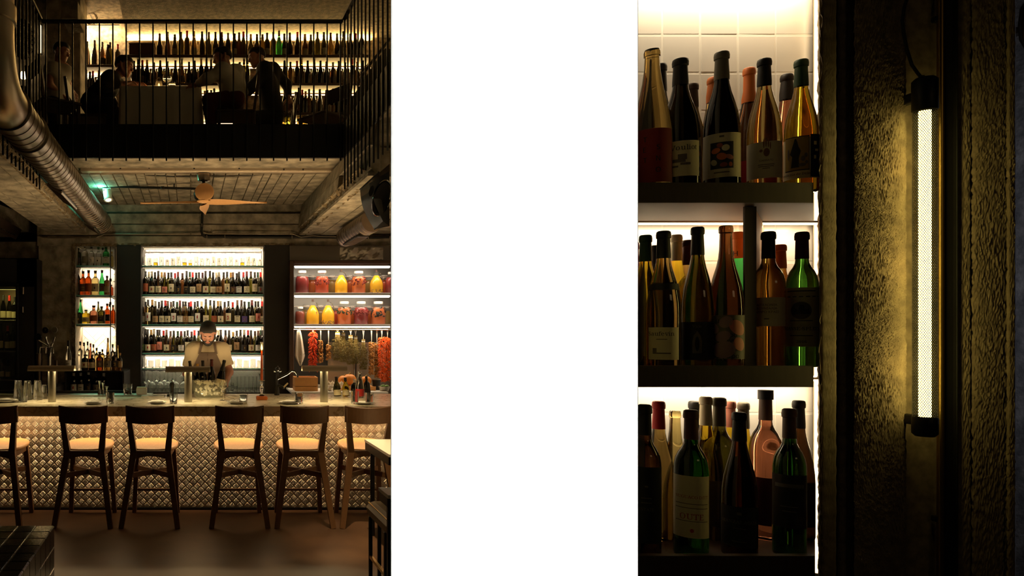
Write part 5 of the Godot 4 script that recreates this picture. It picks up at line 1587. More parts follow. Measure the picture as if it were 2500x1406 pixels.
func build_jars() -> void:
	M.yellow_liquor = mat(Color(1.0, 0.82, 0.03), 0.25)
	M.yellow_liquor.backlight_enabled = true
	M.yellow_liquor.backlight = Color(1.0, 0.84, 0.03)
	for q in [["red", Color(0.5, 0.05, 0.03)], ["orange", Color(0.78, 0.27, 0.05)], ["amber", Color(0.8, 0.4, 0.1)], ["brown", Color(0.5, 0.17, 0.05)], ["pale", Color(0.62, 0.5, 0.22)]]:
		M["jar_" + q[0]] = mat(q[1], 0.3)
		M["jar_" + q[0]].backlight_enabled = true
		M["jar_" + q[0]].backlight = q[1]
	M.fill_herbs = mat(Color(0.2, 0.2, 0.06), 0.8)
	M.fill_peel = mat(Color(0.45, 0.1, 0.03), 0.7)
	M.fill_dark = mat(Color(0.13, 0.09, 0.04), 0.7)
	M.fill_seeds = mat(Color(0.55, 0.36, 0.08), 0.7)
	M.fill_sticks = mat(Color(0.3, 0.11, 0.05), 0.7)
	M.fill_chili = mat(Color(0.75, 0.1, 0.03), 0.5)
	jar(737.5, 661, 713.8, 16.5, M.jar_red, "jar of dark red infusion, leftmost on the upper shelf", "")
	jar(786, 661, 713.8, 16.5, M.jar_orange, "jar of orange infusion with dark peel, second on the upper shelf", "peel")
	flask_jar(833, 658, 713.8, 15.5, "cone shaped flask of clear yellow liquor between two amber jars, upper shelf", "")
	jar(875.5, 662, 713.8, 17, M.jar_amber, "jar of amber infusion with brown fruit between two yellow flasks", "peel")
	flask_jar(919, 659, 713.8, 16, "cone shaped yellow flask with seeds, right one on the upper shelf", "seeds")
	jar(957, 664, 713.8, 15.5, M.jar_red, "red jar at the right end of the upper shelf", "", 9.42)
	jar(732.5, 749, 790.8, 12, M.jar_brown, "small brown jar filled with cinnamon sticks, lower shelf left", "sticks")
	flask_jar(763.5, 731, 790.8, 15.5, "cone shaped yellow flask with red chili peppers, lower shelf", "chili")
	flask_jar(801, 731, 790.8, 15.5, "cone shaped yellow flask without peppers, right of the chili flask", "seeds")
	jar(840.5, 736, 790.8, 17, M.jar_amber, "jar with a layer of green herbs over orange liquid, lower shelf", "herbs")
	jar(881.5, 736, 790.8, 17, M.jar_red, "jar of deep red infusion, lower shelf between herbs and dark pods", "peel")
	jar(923.5, 736, 790.8, 17.5, M.jar_amber, "amber jar with large dark pods, lower shelf right", "dark")
	# a second rank of paler jars behind
	var k := 0
	for q in [[762, 672, "jar_amber"], [810, 672, "jar_pale"], [855, 672, "jar_amber"], [898, 672, "jar_pale"], [938, 672, "jar_orange"]]:
		k += 1
		jar(q[0], q[1], 713.0, 13, M[q[2]], "pale jar in the rear rank of the upper shelf, %s from left" % nth(k), "", 9.7)
	k = 0
	for q in [[748, 745, "jar_pale"], [782, 745, "jar_pale"], [821, 747, "jar_orange"], [861, 747, "jar_amber"], [903, 747, "jar_amber"], [941, 747, "jar_pale"]]:
		k += 1
		jar(q[0], q[1], 790.0, 13, M[q[2]], "pale jar in the rear rank of the lower shelf, %s from left" % nth(k), "", 9.7)

func bar_lamp(x: float, x0: float, x1: float, y0: float, foot: float, words: String) -> void:
	var d := 6.1
	var t := thing("bar_lamp", words, "lamp", Vector3(px_x(x, d), TOP, -d), "T shaped lamps on the bar top")
	var h := px_y(y0 + 14.0, d) - TOP
	obj("post", Shape.new().lathe([Vector2(0, 0), Vector2(0.034, 0), Vector2(0.034, h + 0.012), Vector2(0, h + 0.012)], 32), M.brushed, t)
	var len := (x1 - x0) * d / FOCAL
	var shift := (x0 + x1) / 2.0 * d / FOCAL - x * d / FOCAL
	var turn := Basis(Vector3(0, 0, 1), PI / 2)
	var r := 0.045
	var shade := Shape.new()
	var prof := []
	for k in 15:
		var a := PI * k / 14.0
		prof.append([cos(a), sin(a)])
	for k in 14:
		for rr in [r, r - 0.004]:
			var q := []
			for e in [[k, -1], [k + 1, -1], [k + 1, 1], [k, 1]]:
				q.append(Vector3(shift + e[1] * len / 2.0, h + 0.008 + prof[e[0]][1] * rr, prof[e[0]][0] * rr))
			var n0 := Vector3(0, prof[k][1], prof[k][0]) * (1 if rr == r else -1)
			var n1 := Vector3(0, prof[k + 1][1], prof[k + 1][0]) * (1 if rr == r else -1)
			shade.tri(q[0], q[1], q[2], n0, n1, n1)
			shade.tri(q[0], q[2], q[3], n0, n1, n0)
		for s in [-1, 1]:
			shade.face([Vector3(shift + s * len / 2.0, h + 0.008 + prof[k][1] * r, prof[k][0] * r), Vector3(shift + s * len / 2.0, h + 0.008 + prof[k + 1][1] * r, prof[k + 1][0] * r), Vector3(shift + s * len / 2.0, h + 0.008 + prof[k + 1][1] * (r - 0.004), prof[k + 1][0] * (r - 0.004)), Vector3(shift + s * len / 2.0, h + 0.008 + prof[k][1] * (r - 0.004), prof[k][0] * (r - 0.004))], Vector3(s, 0, 0))
	obj("shade", shade, M.lamp_shade, t)
	obj("rim", Shape.new().box(Vector3(shift, h + 0.006, r - 0.002), Vector3(len, 0.004, 0.004)).box(Vector3(shift, h + 0.006, -r + 0.002), Vector3(len, 0.004, 0.004)), M.brushed, t)
	for e in [-1.0, 1.0]:
		var c: float = shift + e * (len / 4.0 + 0.02)
		obj("diffuser", Shape.new().box(Vector3(c, h + 0.03, 0), Vector3(len / 2.0 - 0.075, 0.006, 0.02), 0.002), M.lamp_diffuser, t)
		strip_light("lamp_light", t.position + Vector3(c, h + 0.0255, 0), Vector2(len / 2.0 - 0.08, 0.018), Vector3(0, -1, 0), Vector3(0, 0, 1), 0.2, Color(1.0, 0.88, 0.64), t)

func plate_set(x: float, y: float, w: float, words: String, napkin := true, turn := 0.0) -> void:
	var d := (EYE - TOP) * FOCAL / (y - 808.0)
	var t := thing("plate", words, "plate", Vector3(px_x(x, d), TOP, -d), "plates along the bar")
	var r := w / 2.0 * d / FOCAL
	obj("dish", Shape.new().lathe([Vector2(0, 0), Vector2(r * 0.6, 0), Vector2(r * 0.66, 0.004), Vector2(r, 0.014), Vector2(r, 0.017), Vector2(r * 0.66, 0.008), Vector2(0, 0.006)], 32), M.white, t)
	if napkin:
		var n := thing("napkin", "folded white napkin on the " + words, "napkin", t.position + Vector3(0, 0.0085, 0), "folded napkins on the plates", turn)
		var s := rough_sheet(func(a, b): return Vector3((a - 0.5) * r * 1.35, 0.024 - 0.016 * absf(a - 0.5), (b - 0.5) * r * 0.75), 16, 8, Vector3.UP, 0.006, 1.6, int(x))
		obj("fold", s, M.cloth_white, n)
		obj("under_fold", Shape.new().box(Vector3(0, 0.004, 0), Vector3(r * 1.3, 0.006, r * 0.75), 0.002), M.cloth_white, n)

func stand(called: String, words: String, category: String, x: float, y: float, d: float, group := "") -> Node3D:
	return thing(called, words, category, at(x, y, d), group)

func on_bar(x: float, d: float) -> Vector3:
	return Vector3(px_x(x, d), TOP, -d)

func wine_glass(t: Node3D, h: float, r: float, flip: bool) -> void:
	var p := [Vector2(0, 0), Vector2(r * 0.9, 0), Vector2(r * 0.88, 0.003), Vector2(0.006, 0.008), Vector2(0.004, 0.02), Vector2(0.004, h * 0.45), Vector2(0.012, h * 0.50), Vector2(r * 0.75, h * 0.60), Vector2(r, h * 0.74), Vector2(r * 0.95, h * 0.86), Vector2(r * 0.8, h), Vector2(r * 0.775, h), Vector2(r * 0.92, h * 0.86), Vector2(r * 0.96, h * 0.74), Vector2(r * 0.7, h * 0.62), Vector2(0, h * 0.53)]
	obj("glass_body", Shape.new().lathe(p, 20, Transform3D(Basis(Vector3.RIGHT, PI), Vector3(0, h, 0)) if flip else Transform3D.IDENTITY), M.glass, t)

func cluster(words: String, called: String, x: float, top: float, bottom: float, half: float, d: float, kind: String) -> void:
	# something dried that hangs by a cord from the rail
	var rail_y := px_y(804.5, 9.3)
	var t := thing(called, words, {"chili": "chili string", "herb": "herb bundle", "fruit": "dried fruit"}[kind], Vector3(px_x(x, d), rail_y - 0.014, -d))
	var p := t.position
	var y0 := px_y(top, d) - p.y
	var y1 := px_y(bottom, d) - p.y
	var w := half * d / FOCAL
	obj("cord", Shape.new().tube([Vector3(-w * 0.15, 0.0, 0), Vector3(0, y0 * 0.6, 0), Vector3(0, y0 + (y1 - y0) * 0.3, 0)], 0.003, 5).tube([Vector3(w * 0.15, 0.0, 0), Vector3(0, y0, 0)], 0.003, 5), M.cloth_white, t)
	var s := Shape.new()
	var n := 90
	if kind == "chili":
		n = int(absf(y1 - y0) * 480)
		for k in n:
			var y := lerpf(y0, y1, (k + 0.5) / n)
			var a := rng.randf() * TAU
			var r := w * rng.randf_range(0.35, 0.75)
			var o := Vector3(cos(a) * r * 0.4, y, sin(a) * r * 0.4)
			var e := Vector3(cos(a) * w, y - rng.randf_range(0.0, 0.03), sin(a) * w)
			s.tube([o, o.lerp(e, 0.5) + Vector3(0, 0.008, 0), e], 0.0075, 5, 0.002)
	elif kind == "fruit":
		n = int(absf(y1 - y0) * 330)
		for k in n:
			var y := lerpf(y0, y1, (k + 0.5) / n)
			var a := rng.randf() * TAU
			s.ball(Vector3(cos(a) * w * 0.6, y, sin(a) * w * 0.6), Vector3(0.016, 0.011, 0.014) * rng.randf_range(0.7, 1.2), 7, 5, Basis.from_euler(Vector3(a, a * 2.0, 0)))
	else:
		var st := Shape.new()
		for k in 14:
			var a := TAU * k / 14.0
			st.tube([Vector3(cos(a) * w * 0.3, y0, sin(a) * w * 0.3), Vector3(cos(a) * w * 0.32, lerpf(y0, y1, 0.25), sin(a) * w * 0.32), Vector3(cos(a) * w * 0.7, lerpf(y0, y1, 0.75), sin(a) * w * 0.7)], 0.005, 5, 0.002)
		obj("stems", st, M.dry_stem, t)
		obj("binding", Shape.new().lathe([Vector2(w * 0.38, lerpf(y0, y1, 0.05)), Vector2(w * 0.4, lerpf(y0, y1, 0.07)), Vector2(w * 0.38, lerpf(y0, y1, 0.10))], 12), M.cloth_white, t)
		for k in 1000:
			var u := pow(rng.randf(), 0.7)
			var y := lerpf(y0, y1, 0.12 + 0.88 * u)
			var spread := w * (0.35 + 0.75 * sin(PI * clampf(u * 0.72 + 0.12, 0, 1)))
			var a := rng.randf() * TAU
			var r := spread * sqrt(rng.randf())
			var c := Vector3(cos(a) * r, y, sin(a) * r)
			var b := Basis.from_euler(Vector3(rng.randf() * TAU, rng.randf() * TAU, 0)) * rng.randf_range(0.005, 0.011)
			s.face([c + b.x * 1.4, c + b.y * 0.6, c - b.x * 1.2, c - b.y * 0.6], b.z)
	var o := obj({"chili": "chilies", "herb": "leaves", "fruit": "slices"}[kind], s, M["dry_" + (kind if kind != "chili" else ("chili" if x < 900 else "chili_pale"))], t)
	o.set_meta("kind", "stuff")

func build_counter_things() -> void:
	M.lamp_shade = mat(Color(0.66, 0.6, 0.52), 0.5, 0.2)
	M.lamp_diffuser = glow(Color(1.0, 0.85, 0.55), 1.6)
	M.dry_chili = mat(Color(0.85, 0.27, 0.06), 0.45)
	M.dry_chili_pale = mat(Color(0.9, 0.38, 0.1), 0.5)
	M.dry_herb = mat(Color(0.42, 0.38, 0.18), 0.8)
	M.dry_stem = mat(Color(0.6, 0.52, 0.3), 0.8)
	M.dry_fruit = mat(Color(0.66, 0.46, 0.22), 0.7)
	bar_lamp(127, 70, 183, 893, 982, "left T shaped bar lamp beside the tall glasses")
	bar_lamp(459.5, 405, 513, 895, 984, "middle T shaped bar lamp in front of the bartender")
	bar_lamp(791, 737, 846, 893, 984, "right T shaped bar lamp in front of the hanging herbs")
	plate_set(14, 981, 60, "plate at the far left end of the bar")
	plate_set(226, 986, 46, "plate between the left lamp and the spice jar")
	plate_set(384, 985, 46, "plate left of the middle lamp", true, 0.1)
	plate_set(577, 985, 48, "plate right of the ice bucket", true, -0.1)
	plate_set(708, 985, 56, "plate left of the right lamp")
	plate_set(888, 986, 52, "plate behind the rightmost stool", false)
	var spoon := thing("cutlery", "slim knife resting on the rim of the plate right of the ice bucket", "knife", on_bar(577, 6.02) + Vector3(0, 0.019, 0))
	obj("blade", Shape.new().taper(Vector3(0.085, 0.002, -0.02), Vector3(-0.02, 0.002, 0.0), Vector2(0.012, 0.002), Vector2(0.016, 0.002), Vector3(0, 0, 1)), M.chrome, spoon)
	obj("handle", Shape.new().taper(Vector3(-0.02, 0.002, 0), Vector3(-0.10, 0.002, 0.015), Vector2(0.012, 0.006), Vector2(0.014, 0.007), Vector3(0, 0, 1)), M.chrome, spoon)
	# tumblers on the bar
	var k := 0
	for q in [[56, 985, 12, 32, "small tumbler among the tall glasses on the left"], [269, 985, 10.5, 27, "tumbler with teal glints right of the napkin plate"], [423.5, 984, 10.2, 26, "tumbler left of the middle lamp post"], [594, 982, 11, 23, "tumbler right of the ice bucket plate"], [730, 984, 11, 27, "tumbler on the plate left of the right lamp"], [866, 985, 10, 30, "left tumbler behind the rightmost stool"], [902, 985, 11, 26, "right tumbler behind the rightmost stool"]]:
		var d := 5.98 if k != 0 else 6.1
		var t := thing("tumbler", q[4], "glass", on_bar(q[0], d), "tumblers on the bar")
		tumbler(t, q[2] * d / FOCAL, q[3] * d / FOCAL)
		k += 1
	# tall glasses upside down at the left
	k = 0
	for q in [[44, 928, 11.5, 6.3], [67, 929, 11.5, 6.3], [92, 928, 11.5, 6.3], [56, 941, 7.5, 6.45], [80, 939, 8, 6.45], [108, 939, 7.5, 6.4]]:
		k += 1
		var t := thing("tall_glass", "tall glass upside down left of the left lamp, %s" % ["first in front", "second in front", "third in front", "first behind", "second behind", "third behind beside the lamp post"][k - 1], "glass", on_bar(q[0], q[3]), "tall glasses upside down")
		var h: float = px_y(q[1], q[3]) - TOP
		var r: float = q[2] * q[3] / FOCAL
		obj("glass_body", Shape.new().lathe([Vector2(r * 0.94, 0), Vector2(r, 0), Vector2(r * 0.72, h - 0.004), Vector2(r * 0.68, h), Vector2(0, h), Vector2(0, h - 0.012), Vector2(r * 0.64, h - 0.012)], 20), M.glass, t)
	# jiggers, spice jar, card holder on the ledge
	k = 0
	for q in [[243, 937, 5, 6.72], [251.5, 941, 5, 6.7], [260.5, 949, 5.4, 6.68]]:
		k += 1
		var t := thing("jigger", "steel hourglass jigger with teal glints, %s of three behind the bar" % ["tallest", "middle", "shortest"][k - 1], "jigger", on_bar(q[0], q[3]) + Vector3(0, 0.0125, 0), "steel jiggers")
		var h: float = (969.5 - q[1]) * q[3] / FOCAL
		var r: float = q[2] * q[3] / FOCAL
		obj("cup", Shape.new().lathe([Vector2(0, 0.0), Vector2(r * 0.95, 0.0), Vector2(r * 0.3, h * 0.62), Vector2(r, h), Vector2(r * 0.94, h), Vector2(r * 0.25, h * 0.66), Vector2(0, h * 0.66)], 20), M.chrome, t)
	var sj := stand("spice_jar", "short glass jar of dry spices behind the bar", "jar", 312, 969.5, 6.72)
	sj.position.y = TOP + 0.0125
	tumbler(sj, 0.046, 0.1)
	var sp := Shape.new()
	for n in 60:
		sp.ball(Vector3(rng.randf_range(-0.03, 0.03), rng.randf_range(0.014, 0.055), rng.randf_range(-0.03, 0.03)), Vector3(0.008, 0.004, 0.005), 6, 4, Basis.from_euler(Vector3(rng.randf() * 6, rng.randf() * 6, 0)))
	obj("spices", sp, M.fill_sticks, sj).set_meta("kind", "stuff")
	var ch := stand("card_holder", "white box of paper cards right of the spice jar", "box", 346, 969.5, 6.7)
	ch.position.y = TOP + 0.0125
	obj("box_body", Shape.new().box(Vector3(0, 0.03, 0), Vector3(0.1, 0.06, 0.06), 0.004), M.white, ch)
	obj("cards", Shape.new().box(Vector3(0, 0.066, 0), Vector3(0.092, 0.012, 0.05), 0.002), M.paper, ch)
	for q in [[374, 975, 56, 6.62, "white folded cloth on the bar left of the middle lamp"], [570, 968, 40, 6.6, "white folded cloth behind the ice bucket"]]:
		var t := thing("bar_cloth", q[4], "cloth", on_bar(q[0], q[3]))
		obj("fold", rough_sheet(func(a, b): return Vector3((a - 0.5) * q[2] * q[3] / FOCAL, 0.012, (b - 0.5) * 0.16), 18, 10, Vector3.UP, 0.012, 1.3, int(q[0])), M.cloth_white, t)
		obj("hem", Shape.new().box(Vector3(0, 0.004, 0), Vector3(q[2] * q[3] / FOCAL, 0.008, 0.16), 0.003), M.cloth_white, t)
	var pepper := stand("pepper_mill", "small black pepper mill left of the middle lamp", "mill", 420, 975, 6.65)
	pepper.position.y = TOP
	obj("mill_body", Shape.new().lathe([Vector2(0, 0), Vector2(0.05, 0), Vector2(0.05, 0.02), Vector2(0.018, 0.03), Vector2(0.016, 0.07), Vector2(0.022, 0.1), Vector2(0.02, 0.13), Vector2(0, 0.14)], 18), M.black_gloss, pepper)
	obj("knob", Shape.new().ball(Vector3(0, 0.147, 0), Vector3(0.008, 0.008, 0.008), 10, 6), M.chrome, pepper)
	build_ice_bucket()
	build_candle()
	build_taps()
	build_back_glasses()
	build_kitchen()

func build_ice_bucket() -> void:
	var d := 6.55
	var c := on_bar(511, d)
	var t := thing("ice_bucket", "clear oval ice bucket with bottles in front of the bartender", "ice bucket", c)
	var w := 46.0 * d / FOCAL
	var h := px_y(926, d) - TOP
	var rings_o := []
	var rings_i := []
	for y in [0.0, 0.01, h * 0.5, h]:
		var k := lerpf(0.78, 1.0, y / h)
		var lo := []
		var li := []
		for n in 36:
			var a := TAU * n / 36.0
			var r := 1.0 / pow(pow(absf(cos(a)), 4.0) + pow(absf(sin(a)), 4.0), 0.25)
			lo.append(Vector3(cos(a) * r * w * k, y, sin(a) * r * 0.11 * k))
			li.append(Vector3(cos(a) * r * (w * k - 0.004), maxf(y, 0.006), sin(a) * r * (0.11 * k - 0.004)))
		rings_o.append(lo)
		rings_i.append(li)
	var s := Shape.new()
	for j in 3:
		for n in 36:
			var n2 := (n + 1) % 36
			for rg in [rings_o]:
				s.face([rg[j][n], rg[j][n2], rg[j + 1][n2], rg[j + 1][n]], rg[j][n] * Vector3(1, 0, 1))
	for n in 36:
		var n2 := (n + 1) % 36
		s.face([rings_o[3][n], rings_o[3][n2], rings_i[3][n2], rings_i[3][n]], Vector3.UP)
	obj("wall", s, pane(Color(0.85, 0.85, 0.72), 0.18), t)
	obj("base", Shape.new().prism(PackedVector2Array(rings_o[0].map(func(p): return Vector2(p.x, p.z))), 0.0, 0.005, Transform3D(Basis(Vector3(1, 0, 0), Vector3(0, 0, 1), Vector3(0, 1, 0)), Vector3.ZERO)), M.thin_glass, t)
	var ice := Shape.new()
	for n in 420:
		var y := rng.randf_range(0.025, h * 0.93)
		var k := lerpf(0.72, 0.93, y / h)
		var b := Basis.from_euler(Vector3(rng.randf() * 6, rng.randf() * 6, rng.randf() * 6))
		ice.box(Vector3(rng.randf_range(-1, 1) * (w * k - 0.02), y, rng.randf_range(-1, 1) * (0.1 * k - 0.018)), Vector3.ONE * rng.randf_range(0.014, 0.026), 0.004, b)
	var io := obj("ice", ice, mat(Color(0.93, 0.92, 0.86), 0.12), t)
	io.set_meta("kind", "stuff")
	# bottles leaning in the ice
	for q in [[463, 881, 0.12, "black_glass", "c_black", "leftmost bottle in the ice bucket, half behind the lamp"], [482, 888, 0.05, "black_glass", "c_gold", "second bottle from left in the ice bucket with gold capsule"], [495, 880, 0.02, "black_glass", "c_black", "bottle with black capsule in the ice bucket, in front of the apron"], [517, 877, -0.02, "black_glass", "c_wine", "bottle with dark red capsule in the middle of the ice bucket"], [548, 879, -0.2, "dark_olive", "c_black", "sparkling wine bottle leaning right in the ice bucket, black foil"]]:
		var h2 := 0.30
		var top := at(q[0], q[1], d - 0.02)
		var b := bottle(Vector3.ZERO, h2, 0.036 if q[0] < 540 else 0.042, "burg" if q[0] < 540 else "champ", q[3], q[4], "c_cream", [0.2, 0.4] if q[0] > 540 else [], 0.0, q[5], "", 24, 0.0, 0.78 if q[0] < 540 else 0.66)
		b.name = "chilled_bottle" if q[0] < 540 else "sparkling_bottle"
		b.basis = Basis(Vector3(0, 0, 1), q[2])
		b.position = top - b.basis * Vector3(0, h2, 0)
		b.position.y = maxf(b.position.y, TOP + 0.012)
	# a stemmed glass with a spoon in front of it, at the right end
	var g := thing("stemmed_glass", "small stemmed glass in front of the right end of the ice bucket", "glass", on_bar(545, 6.25))
	wine_glass(g, 0.16, 0.036, false)
	var sp := thing("bar_spoon", "thin steel spoon lying on the bar right of the ice bucket", "spoon", on_bar(566, 6.2))
	obj("shaft", Shape.new().tube([Vector3(-0.09, 0.05, 0), Vector3(0, 0.025, 0.02), Vector3(0.055, 0.006, 0.03)], 0.0025, 6), M.chrome, sp)
	obj("bowl", Shape.new().ball(Vector3(0.063, 0.0045, 0.032), Vector3(0.014, 0.004, 0.009), 12, 6), M.chrome, sp)

func build_candle() -> void:
	var d := 6.3
	var base := on_bar(639, d)
	var honey := thing("honeycomb_piece", "orange piece of honeycomb wax under the candlestick", "honeycomb", base)
	var s := Shape.new()
	s.box(Vector3(0, 0.018, 0), Vector3(0.1, 0.036, 0.08), 0.008)
	obj("wax_block", s, M.c_terracotta, honey)
	var cells := Shape.new()
	for i in 8:
		for j in 3:
			cells.lathe([Vector2(0.0035, 0.0), Vector2(0.0065, 0.0), Vector2(0.0065, 0.003), Vector2(0.0035, 0.003)], 6, Transform3D(Basis(Vector3.RIGHT, PI / 2), Vector3(-0.043 + 0.0122 * i + 0.006 * (j % 2), 0.007 + 0.0105 * j, 0.04)))
	obj("cells", cells, M.c_orange, honey).set_meta("kind", "stuff")
	var h := thing("candlestick", "slim cut glass candlestick with a brass cup", "candlestick", base + Vector3(0, 0.036, 0))
	var top := px_y(929, d) - h.position.y
	obj("stem", Shape.new().lathe([Vector2(0, 0), Vector2(0.024, 0), Vector2(0.026, 0.004), Vector2(0.013, 0.012), Vector2(0.010, 0.03), Vector2(0.016, 0.05), Vector2(0.018, top * 0.55), Vector2(0.011, top * 0.68), Vector2(0.017, top * 0.78), Vector2(0.010, top * 0.9), Vector2(0.012, top - 0.004), Vector2(0, top - 0.004)], 16), M.glass, h)
	obj("cup", Shape.new().lathe([Vector2(0, top - 0.004), Vector2(0.014, top - 0.004), Vector2(0.028, top), Vector2(0.028, top + 0.003), Vector2(0.012, top + 0.004), Vector2(0, top + 0.004)], 20), M.brass, h)
	var c := thing("candle", "tall orange burning taper candle on the bar", "candle", h.position + Vector3(0, top + 0.004, 0))
	var ch := px_y(856, d) - c.position.y
	obj("wax", Shape.new().lathe([Vector2(0, 0), Vector2(0.0115, 0), Vector2(0.0105, ch * 0.5), Vector2(0.0075, ch - 0.004), Vector2(0.005, ch), Vector2(0, ch)], 16), M.candle_wax, c)
	obj("wick", Shape.new().tube([Vector3(0, ch, 0), Vector3(0.001, ch + 0.012, 0)], 0.001, 5), M.print, c)
	obj("flame", Shape.new().lathe([Vector2(0, ch + 0.002), Vector2(0.006, ch + 0.01), Vector2(0.0085, ch + 0.022), Vector2(0.007, ch + 0.036), Vector2(0.003, ch + 0.052), Vector2(0, ch + 0.064)], 14), glow(Color(1.0, 0.72, 0.35), 9.0), c)
	var l := OmniLight3D.new()
	l.name = "flame_light"
	l.light_color = Color(1.0, 0.66, 0.32)
	l.light_energy = 0.035
	l.light_size = 0.012
	l.shadow_enabled = true
	c.add_child(l)
	l.position = Vector3(0, ch + 0.03, 0)

func build_taps() -> void:
	var d := 8.3
	var t := thing("beer_tap", "chrome beer tap tower with three round handles", "beer tap", at(121, 962, d))
	t.position.y = TOP - 0.02
	var p := t.position
	obj("column", Shape.new().tube([Vector3(0, 0, 0), at(120, 900, d) - p, at(121, 850, d) - p], 0.022, 16).ball(at(121, 848, d) - p, Vector3(0.03, 0.035, 0.03), 14, 8), M.chrome, t)
	obj("base", Shape.new().lathe([Vector2(0, 0), Vector2(0.07, 0), Vector2(0.065, 0.015), Vector2(0.025, 0.03), Vector2(0, 0.03)], 24), M.chrome, t)
	var k := 0
	for q in [[97, 822, 830], [114.5, 806, 822], [136, 805, 822]]:
		var hd := obj("handle", Shape.new().tube([at(121, 846, d) - p, at(lerpf(121, q[0], 0.7), 835, d + 0.0) - p + Vector3(0, 0, 0.05), at(q[0], q[2], d) - p + Vector3(0, 0, 0.06)], 0.011, 10), M.chrome, t)
		obj("badge", Shape.new().lathe([Vector2(0, 0), Vector2(0.036, 0), Vector2(0.04, 0.006), Vector2(0.036, 0.012), Vector2(0.02, 0.012), Vector2(0, 0.009)], 24, Transform3D(Basis(Vector3.RIGHT, PI / 2), at(q[0], q[1], d) - p + Vector3(0, 0, 0.06))), M.chrome if k == 1 else M.brushed if k == 2 else M.black_gloss, hd)
		obj("spout", Shape.new().tube([at(121, 848, d) - p, at(lerpf(121, q[0], 0.8), 848, d) - p + Vector3(0, 0, 0.07), at(lerpf(121, q[0], 0.85), 862, d) - p + Vector3(0, 0, 0.08)], 0.009, 8), M.chrome, t)
		k += 1
	obj("drip_pipe", Shape.new().tube([at(131, 832, d) - p, at(127, 850, d) - p + Vector3(0, 0, 0.05), at(121, 870, d) - p + Vector3(0, 0, 0.02)], 0.008, 8), M.chrome, t)
	for q in [[94, 862, 6, "slim steel shaker cup left of the beer taps"], [137, 879, 4, "narrow steel cup right of the beer taps"]]:
		var u := thing("steel_cup", q[3], "cup", Vector3(px_x(q[0], 8.6), TOP - 0.02, -8.6))
		var h: float = px_y(q[1], 8.6) - u.position.y
		var r: float = q[2] * 8.6 / FOCAL
		obj("cup_body", Shape.new().lathe([Vector2(0, 0), Vector2(r * 0.8, 0), Vector2(r, h), Vector2(r * 0.95, h), Vector2(r * 0.76, 0.006), Vector2(0, 0.006)], 20), M.dark_galvanized, u)
		obj("rim", Shape.new().lathe([Vector2(r * 0.99, h - 0.004), Vector2(r * 1.03, h), Vector2(r * 0.95, h + 0.002)], 20), M.chrome, u)
	var b := thing("tap_counter", "dark low cabinet under the beer taps", "cabinet", Vector3(px_x(92, 8.4), 0, -8.55))
	obj("body", Shape.new().box(Vector3(0, (TOP - 0.05) / 2.0, 0), Vector3(0.46, TOP - 0.05, 0.6), 0.004), M.black_paint, b)
	obj("worktop", Shape.new().box(Vector3(0, TOP - 0.035, 0), Vector3(0.48, 0.03, 0.64), 0.004), M.black_gloss, b)
	# black sink tap in front of the black panel
	var f := thing("sink_tap", "black double sink tap in front of the black panel right of the candle", "tap", on_bar(676, 6.75))
	p = f.position
	var pts := []
	for q in [[676, 965], [676, 945], [682, 941], [690, 945], [692, 950]]:
		pts.append(at(q[0], q[1], 6.75) - p)
	obj("spout", Shape.new().tube(pts, 0.013, 10), M.black_gloss, f)
	obj("base", Shape.new().lathe([Vector2(0, 0), Vector2(0.026, 0), Vector2(0.022, 0.05), Vector2(0.016, 0.1), Vector2(0, 0.1)], 18), M.black_gloss, f)
	obj("lever", Shape.new().tube([at(692, 946, 6.75) - p, at(703, 935, 6.75) - p], 0.008, 8), M.c_cream, f)
	obj("column", Shape.new().tube([at(676, 942, 6.8) - p, at(677, 905, 6.8) - p], 0.011, 10).ball(at(678, 901, 6.8) - p, Vector3(0.025, 0.022, 0.025), 10, 6).ball(at(672, 906, 6.8) - p, Vector3(0.016, 0.008, 0.016), 10, 6).ball(at(684, 906, 6.8) - p, Vector3(0.016, 0.008, 0.016), 10, 6).ball(at(678, 897, 6.8) - p, Vector3(0.009, 0.018, 0.009), 10, 6), M.black_gloss, f)
	var arm := []
	for q in [[677, 925], [700, 914], [712, 905], [720, 906], [726, 914], [727, 921]]:
		arm.append(at(q[0], q[1], 6.8) - p)
	obj("swan_neck", Shape.new().tube(arm, 0.010, 10), M.black_gloss, f)

